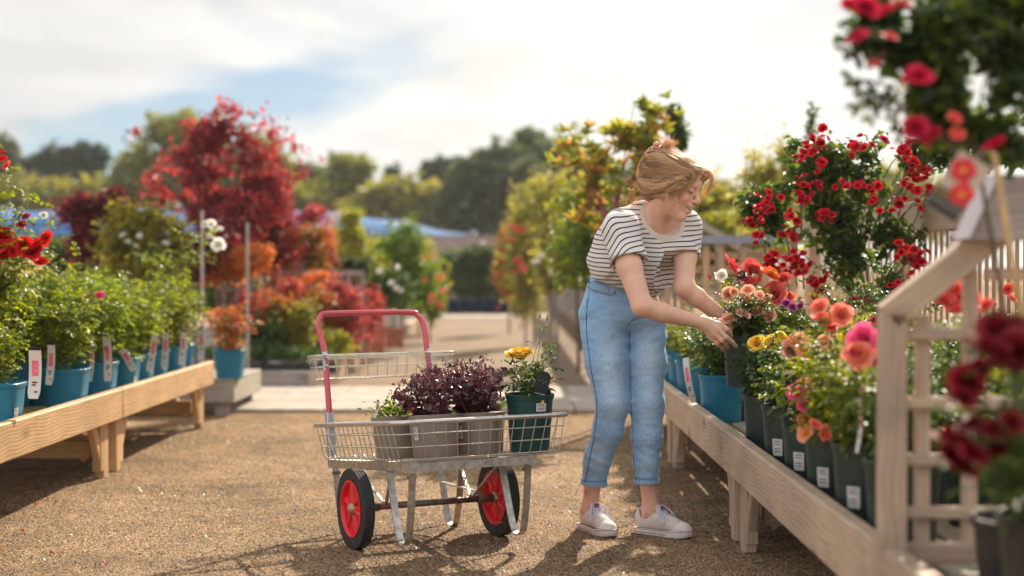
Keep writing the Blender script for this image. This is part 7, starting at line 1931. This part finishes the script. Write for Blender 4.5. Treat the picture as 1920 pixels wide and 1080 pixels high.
        for i in range(5):
            x = .158 - i * .0155; zt = .0775 + (.158 - x) * .46
            q = MB(); q.tube([tf(x, -.020, zt - .010), tf(x - .004, -.008, zt + .001), tf(x - .006, .008, zt + .001), tf(x - .003, .020, zt - .010)], .0026, 6); q.build('lace', lace, up_, smooth=True)
            for s_ in (-1, 1):
                q = MB(); q.lathe([(0, .001), (.0022, .001), (.003, 0)], 8); q.build('eyelet', M['labeldark'], up_, loc=tf(x, s_ * .0245, zt - .012), rot=(s_ * mir * R(50) * 0, 0, 0))
        for s_ in (-1, 1):
            b0 = (.098, 0, .108)
            q = MB(); q.tube(curve_pts([tf(*b0), tf(.112, s_ * .020, .108), tf(.140, s_ * .040, .080), tf(.150, s_ * .044, .055), tf(.136, s_ * .038, .066), tf(.112, s_ * .016, .098), tf(*b0)], 4), .0024, 6); q.build('lace_bow', lace, up_, smooth=True)
            q = MB(); q.tube(curve_pts([tf(*b0), tf(.115, s_ * .012, .112), tf(.128, s_ * (.034 + .01 * k), .088), tf(.120, s_ * .046, .06)], 4), .0018, 6); q.build('lace_end', lace, up_, smooth=True)
        q = MB(); q.box((0, 0, 0), (.002, .020, .007)); q.build('tongue_patch', red, up_, loc=tf(.1165, 0, .1085), rot=(0, R(-25), math.atan2(d[1], d[0])))
        q = MB(); q.box((0, 0, 0), (.002, .020, .006)); q.build('tongue_patch', plain('patch_blue', (.05, .12, .35), .6), up_, loc=tf(.1200, 0, .1015), rot=(0, R(-25), math.atan2(d[1], d[0])))
        # sock edge
        q = MB(); q.tube([tf(.060 + .0375 * math.cos(a_), .0300 * math.sin(a_), .088 - .010 * math.cos(a_)) for a_ in np.linspace(0, 2 * PI, 25)], .0035, 6, caps=False); q.build('sock', lav, up_, smooth=True)

    # hair
    c0 = H(-.03, 0, .03); V, F = sdf_mesh(f_hair, c0 - .19, c0 + .19, .0034, None, smooth=1)
    def hairmat(name, c):
        m, nt, bs = newmat(name)
        a = NN(nt, 'ShaderNodeAttribute'); a.attribute_name = 'rnd'
        col = ramp(nt, a.outputs['Fac'], [(0, c[0]), (.5, c[1]), (1, c[2])]); nt.links.new(col, bs.inputs['Base Color'])
        bs.inputs['Roughness'].default_value = .36; bs.inputs['Specular IOR Level'].default_value = .6
        tr = NN(nt, 'ShaderNodeBsdfTranslucent'); nt.links.new(mixc(nt, 1.0, col, (1.6, 1.4, 1.1), 'MULTIPLY'), tr.inputs[0])
        nt.links.new(NN(nt, 'ShaderNodeMixShader', {0: .35, 1: bs.outputs[0], 2: tr.outputs[0]}).outputs[0], nt.nodes['Material Output'].inputs[0]); return m
    cols = [(.27, .145, .070), (.62, .40, .21), (.94, .74, .46)]
    hm = hairmat('blonde_hair', cols)
    Q = (V - HC) @ HA.T; ang = np.arctan2(Q[:, 1], Q[:, 2] - .02)
    rr_ = np.clip(.36 + .34 * vnoise(np.c_[ang * 14, Q[:, 0] * 8, Q[:, 2] * 10], 1.0, 31), 0, 1)
    ho = mk('hair', V, F, hm, attr={'rnd': rr_})
    rg = np.random.default_rng(12)
    SV, SF, SR = [], [], []; cnt = 0
    def strand(P, r, rv):
        nonlocal cnt
        P = np.asarray(P); n = len(P); T = np.gradient(P, axis=0); T /= np.linalg.norm(T, axis=1)[:, None] + 1e-9
        ref = unit([.3, .9, .4]); a = np.cross(T, ref); a /= np.linalg.norm(a, axis=1)[:, None] + 1e-9; b = np.cross(T, a)
        tt = np.linspace(0, 1, n); rad = r * (1 - .75 * tt ** 2)
        ring = np.stack([P + (a * math.cos(w) + b * math.sin(w)) * rad[:, None] for w in (0, 2.094, 4.189)], 1).reshape(-1, 3)
        i = np.arange(n - 1)[:, None] * 3
        f = np.concatenate([np.stack([i[:, 0] + j, i[:, 0] + (j + 1) % 3, i[:, 0] + 3 + (j + 1) % 3, i[:, 0] + 3 + j], 1) for j in range(3)])
        SV.append(ring); SF.append(f + cnt); SR.append(np.full(len(ring), rv)); cnt += len(ring)
    def proj(P, off):
        for _ in range(3):
            d = hair.ev(P.astype(np.float32)); e = .002
            g = np.stack([hair.ev((P + np.eye(3)[k] * e).astype(np.float32)) - d for k in range(3)], 1) / e; g /= np.linalg.norm(g, axis=1)[:, None] + 1e-6
            P = P - g * (d - off)[:, None]
        return P
    starts = []; allP = []; offl = []; tone = []; rad_ = []
    nl_ = 150
    for li in range(nl_):
        s0 = rg.uniform(-1, 1); s0 = math.copysign(abs(s0) ** .8, s0) if rg.random() < .3 else -abs(s0) ** .9
        lj = rg.normal(size=8); ltone = rg.beta(1.6, 1.7); loff = rg.uniform(.0, .0075); k0l = rg.random() * .4; ph = rg.uniform(0, 6.28); wv = rg.uniform(.6, 1.6); cross = rg.normal() * .35
        for _ in range(int(rg.integers(6, 22))):
            s = float(np.clip(s0 + rg.normal() * .022, -1.02, 1.02)); j = rg.normal(size=8) * .28 + lj
            a0 = .090 - .085 * abs(s) ** 1.5 + j[0] * .004; b0 = s * .080; c0_ = .082 - .085 * abs(s) ** 1.4 + j[1] * .006
            sg = 1 if s > 0 else -1; low = abs(s); lo2 = min(1.1, max(0, low + cross * .35)); lo3 = min(1.15, max(0, low + cross * .7))
            m1 = (.02 - .03 * low, sg * (.055 + .040 * low), .105 - .130 * low + j[2] * .010)
            m2 = (-.085, sg * (.05 + .035 * lo2) + j[3] * .008, .110 - .165 * lo2 + j[4] * .013)
            m3 = (-.150, sg * .035 + j[5] * .010, .080 - .085 * lo3 + j[6] * .012)
            en = (-.128 + j[7] * .008, rg.normal() * .010, .112 + rg.normal() * .006)
            k0 = k0l * .8
            cp = curve_pts([Vector(v) for v in ((a0, b0, c0_), m1, m2, m3, en)], 5)[int(k0 * 12):]
            allP.append(np.array([H(*c) for c in cp])); n_ = len(cp)
            offl.append(loff + abs(rg.normal()) * .0012 + .0022 * np.sin(np.linspace(ph, ph + wv * 3, n_))); tone.append(float(np.clip(ltone + rg.normal() * .07, 0, 1))); rad_.append(rg.uniform(.0006, .0014))
    L_all = [len(p) for p in allP]
    PP = np.concatenate(allP); off = np.concatenate(offl)
    PP = proj(PP, off); j = 0
    for n, tn, rd in zip(L_all, tone, rad_):
        strand(PP[j:j + n], rd, tn); j += n
    # fringe falling in front of the forehead, wisps at cheek, nape and neck
    for i in range(90):
        e = rg.normal(size=3) * .004; side = rg.uniform(0, 1)
        P = curve_pts([Vector(H(.070, .010 + .02 * side, .098)), Vector(H(.100, .025 + .018 * side, .088)), Vector(H(.112, .034 + .016 * side, .055)), Vector(H(.104, .038 + .012 * side, .022 + .012 * rg.normal()))], 5)
        strand(np.array([tuple(p) for p in P]) + e, rg.uniform(.0005, .0010), rg.uniform(.45, 1))
    for i in range(110):      # swept strands over the near temple
        sd_ = rg.uniform(0, 1)
        P = curve_pts([Vector(H(.082 - .02 * sd_, -.020 - .02 * sd_, .084 - .02 * sd_)), Vector(H(.092 - .022 * sd_, -.046, .052)), Vector(H(.076 - .028 * sd_, -.067, .010)), Vector(H(.054 - .035 * sd_, -.070, -.028 - .014 * rg.random()))], 5)
        strand(np.array([tuple(p) for p in P]) + rg.normal(size=3) * .0025, rg.uniform(.0006, .0011), rg.uniform(.25, .9))
    for i in range(20):
        P = curve_pts([Vector(H(.010, -.080, -.030)), Vector(H(.016, -.080, -.075)), Vector(H(.0 + .02 * rg.random(), -.078, -.125 - .02 * rg.random()))], 6)
        strand(np.array([tuple(p) for p in P]) + rg.normal(size=3) * .004, .0006, rg.uniform(.5, 1))
    for i in range(14):
        P = curve_pts([Vector(H(.042, -.066, -.01)), Vector(H(.050, -.070, -.050)), Vector(H(.030, -.068, -.092 - .02 * rg.random()))], 6)
        strand(np.array([tuple(p) for p in P]) + rg.normal(size=3) * .003, .0006, rg.uniform(.6, 1))
    for i in range(46):       # fly-away nape hair
        p = np.array([-.125 + rg.normal() * .02, -.03 + rg.normal() * .02, -.05 + rg.normal() * .02]); d = np.array([-.6, rg.normal() * .4, -.5 + rg.normal() * .4]); L = rg.uniform(.02, .045); b = rg.normal(size=3) * .012
        P = curve_pts([Vector(H(*p)), Vector(H(*(p + d * L * .5 + b))), Vector(H(*(p + d * L)))], 4); strand(np.array([tuple(q_) for q_ in P]), .00028, rg.uniform(.8, 1))
    for i in range(170):      # tuft sticking out above the clip
        a_ = rg.uniform(0, 2 * PI); p = np.array([-.100 + rg.normal() * .008, rg.normal() * .010, .118 + rg.normal() * .005]); out = np.array([.25 + .35 * math.cos(a_), .35 * math.sin(a_), .9 + .4 * rg.random()]); L = rg.uniform(.028, .058)
        P = curve_pts([Vector(H(*p)), Vector(H(*(p + out * L * .6 + rg.normal(size=3) * .004))), Vector(H(*(p + out * L * .95 + np.array([.012, 0, -.012]) * rg.random() + rg.normal(size=3) * .006)))], 4)
        strand(np.array([tuple(q_) for q_ in P]), rg.uniform(.0006, .0012), rg.uniform(.4, 1))
    for i in range(90):       # fly-aways standing off the crown and back
        s = rg.uniform(-1, .9); t0_ = rg.uniform(0, 1); hgt = rg.uniform(.006, .022)
        base_ = [Vector(H(.085 - .19 * t0_, s * .07, .100 + .03 * math.sin(t0_ * PI))), Vector(H(.085 - .19 * t0_ - .03, s * .075, .105 + .03 * math.sin(t0_ * PI))), Vector(H(.085 - .19 * t0_ - .06, s * .07 + rg.normal() * .01, .100 + .02 * math.sin(t0_ * PI)))]
        P = proj(np.array([tuple(q_) for q_ in curve_pts(base_, 4)]), np.linspace(.002, hgt, 9)); strand(P + rg.normal(size=3) * .003, .00035, rg.uniform(.8, 1))
    for i in range(40):       # loops at the nape
        p = np.array([-.10 + rg.normal() * .02, -.05 + rg.normal() * .015, -.075]); a_ = rg.uniform(-1, 1)
        P = curve_pts([Vector(H(*p)), Vector(H(*(p + [-.012, -.008, -.018]))), Vector(H(*(p + [-.020 + .012 * a_, -.004, -.034]))), Vector(H(*(p + [-.008 + .02 * a_, 0, -.046])))], 4); strand(np.array([tuple(q_) for q_ in P]), .0004, rg.uniform(.7, 1))
    for i in range(260):      # loose wave over the crown
        s = rg.uniform(-1, .5); P = curve_pts([Vector(H(.085, s * .06, .085)), Vector(H(.03, s * .075, .118 + .006 * rg.normal())), Vector(H(-.05, s * .06, .120 + .006 * rg.normal())), Vector(H(-.110, s * .02, .118))], 5)
        strand(proj(np.array([tuple(q_) for q_ in P]), rg.uniform(.002, .007)), rg.uniform(.0006, .0011), rg.uniform(.35, 1))
    me = npmesh('hair_strands', np.concatenate(SV) - B_, F4=np.concatenate(SF), attr={'rnd': np.concatenate(SR)})
    o = link('hair_strands', me, hm, ho); tag(o, kind='stuff')
    # claw clip with dark spots
    clipm = plain('pink_clip', (.62, .36, .31), .35); spot = plain('clip_spot', (.10, .05, .06), .35)
    cl = []
    for t in np.linspace(0, 1, 9): cl.append(H(-.172 + .075 * t, -.028 + .012 * t, .062 + .082 * t + .016 * math.sin(PI * t)))
    cl = list(proj(np.array(cl), .006))
    q = MB(); q.tube([Vector(p) - base for p in cl], arc(9, .0045, .0085), 8); co = q.build('claw_clip', clipm, ho, smooth=True)
    for i, p in enumerate(cl[1:-1]):
        q = MB(); q.lathe([(0, .0042), (.0030, .0030), (.0042, 0), (.003, -.003), (0, -.004)], 8); q.build('clip_spot', spot, co, smooth=True, loc=Vector(p) - base + Vector((-.001, -.0085, .003 * (-1) ** i)))
    q = MB(); q.lathe([(0, .011), (.009, .007), (.012, 0), (.009, -.007), (0, -.010)], 10); q.build('clip_grip', plain('coral_grip', (.78, .30, .20), .35), co, smooth=True, loc=Vector(cl[6]) - base + Vector((-.012, -.004, .012)))
    return wmn
build_woman()

# the rose she is holding
def held_rose():
    base = at(1398, 724, 5.205); h = .188
    o = base + Vector((0, 0, h - .02)); Y = 5.10
    bl = [(1367, 597, 12, 'peach', 5.08), (1365, 551, 12, 'peach'), (1394, 588, 12, 'peach'), (1420, 583, 10, 'peach'), (1402, 542, 10, 'peach'), (1425, 553, 8, 'peach'), (1437, 555, 8, 'peach'), (1427, 563, 7, 'peach'), (1443, 592, 11, 'peach'), (1377, 547, 7, 'apricot'), (1402, 560, 7, 'apricot'), (1353, 516, 10, 'white', 5.2), (1386, 583, 7, 'peach')]
    aimed_rose('potted_rose', 'peach miniature rose in the dark green pot held in the woman’s hands', base.x, base.y, bl, 'greenpot', h=.16, spread=.12, ns=16, leaf=.017, nodes=13, seed=610, lm='rose', ybloom=Y, potr=.084, poth=h, loc=tuple(base), rings=4)
held_rose()
# ---------------------------------------------------------------- thin warm air between the camera and the far trees
hz = MB(); hz.box((0, 60, 9.0), (260, 140, 20.0))
hm_, hnt, hb_ = newmat('thin_haze')
for l in list(hnt.nodes['Material Output'].inputs[0].links): hnt.links.remove(l)
pv = NN(hnt, 'ShaderNodeVolumePrincipled', {'Color': (0.98, 0.96, 0.93, 1), 'Density': 0.0006, 'Anisotropy': 0.3})
hnt.links.new(pv.outputs[0], hnt.nodes['Material Output'].inputs['Volume'])
tag(hz.build('haze', hm_), 'thin haze in front of the far trees', kind='stuff')
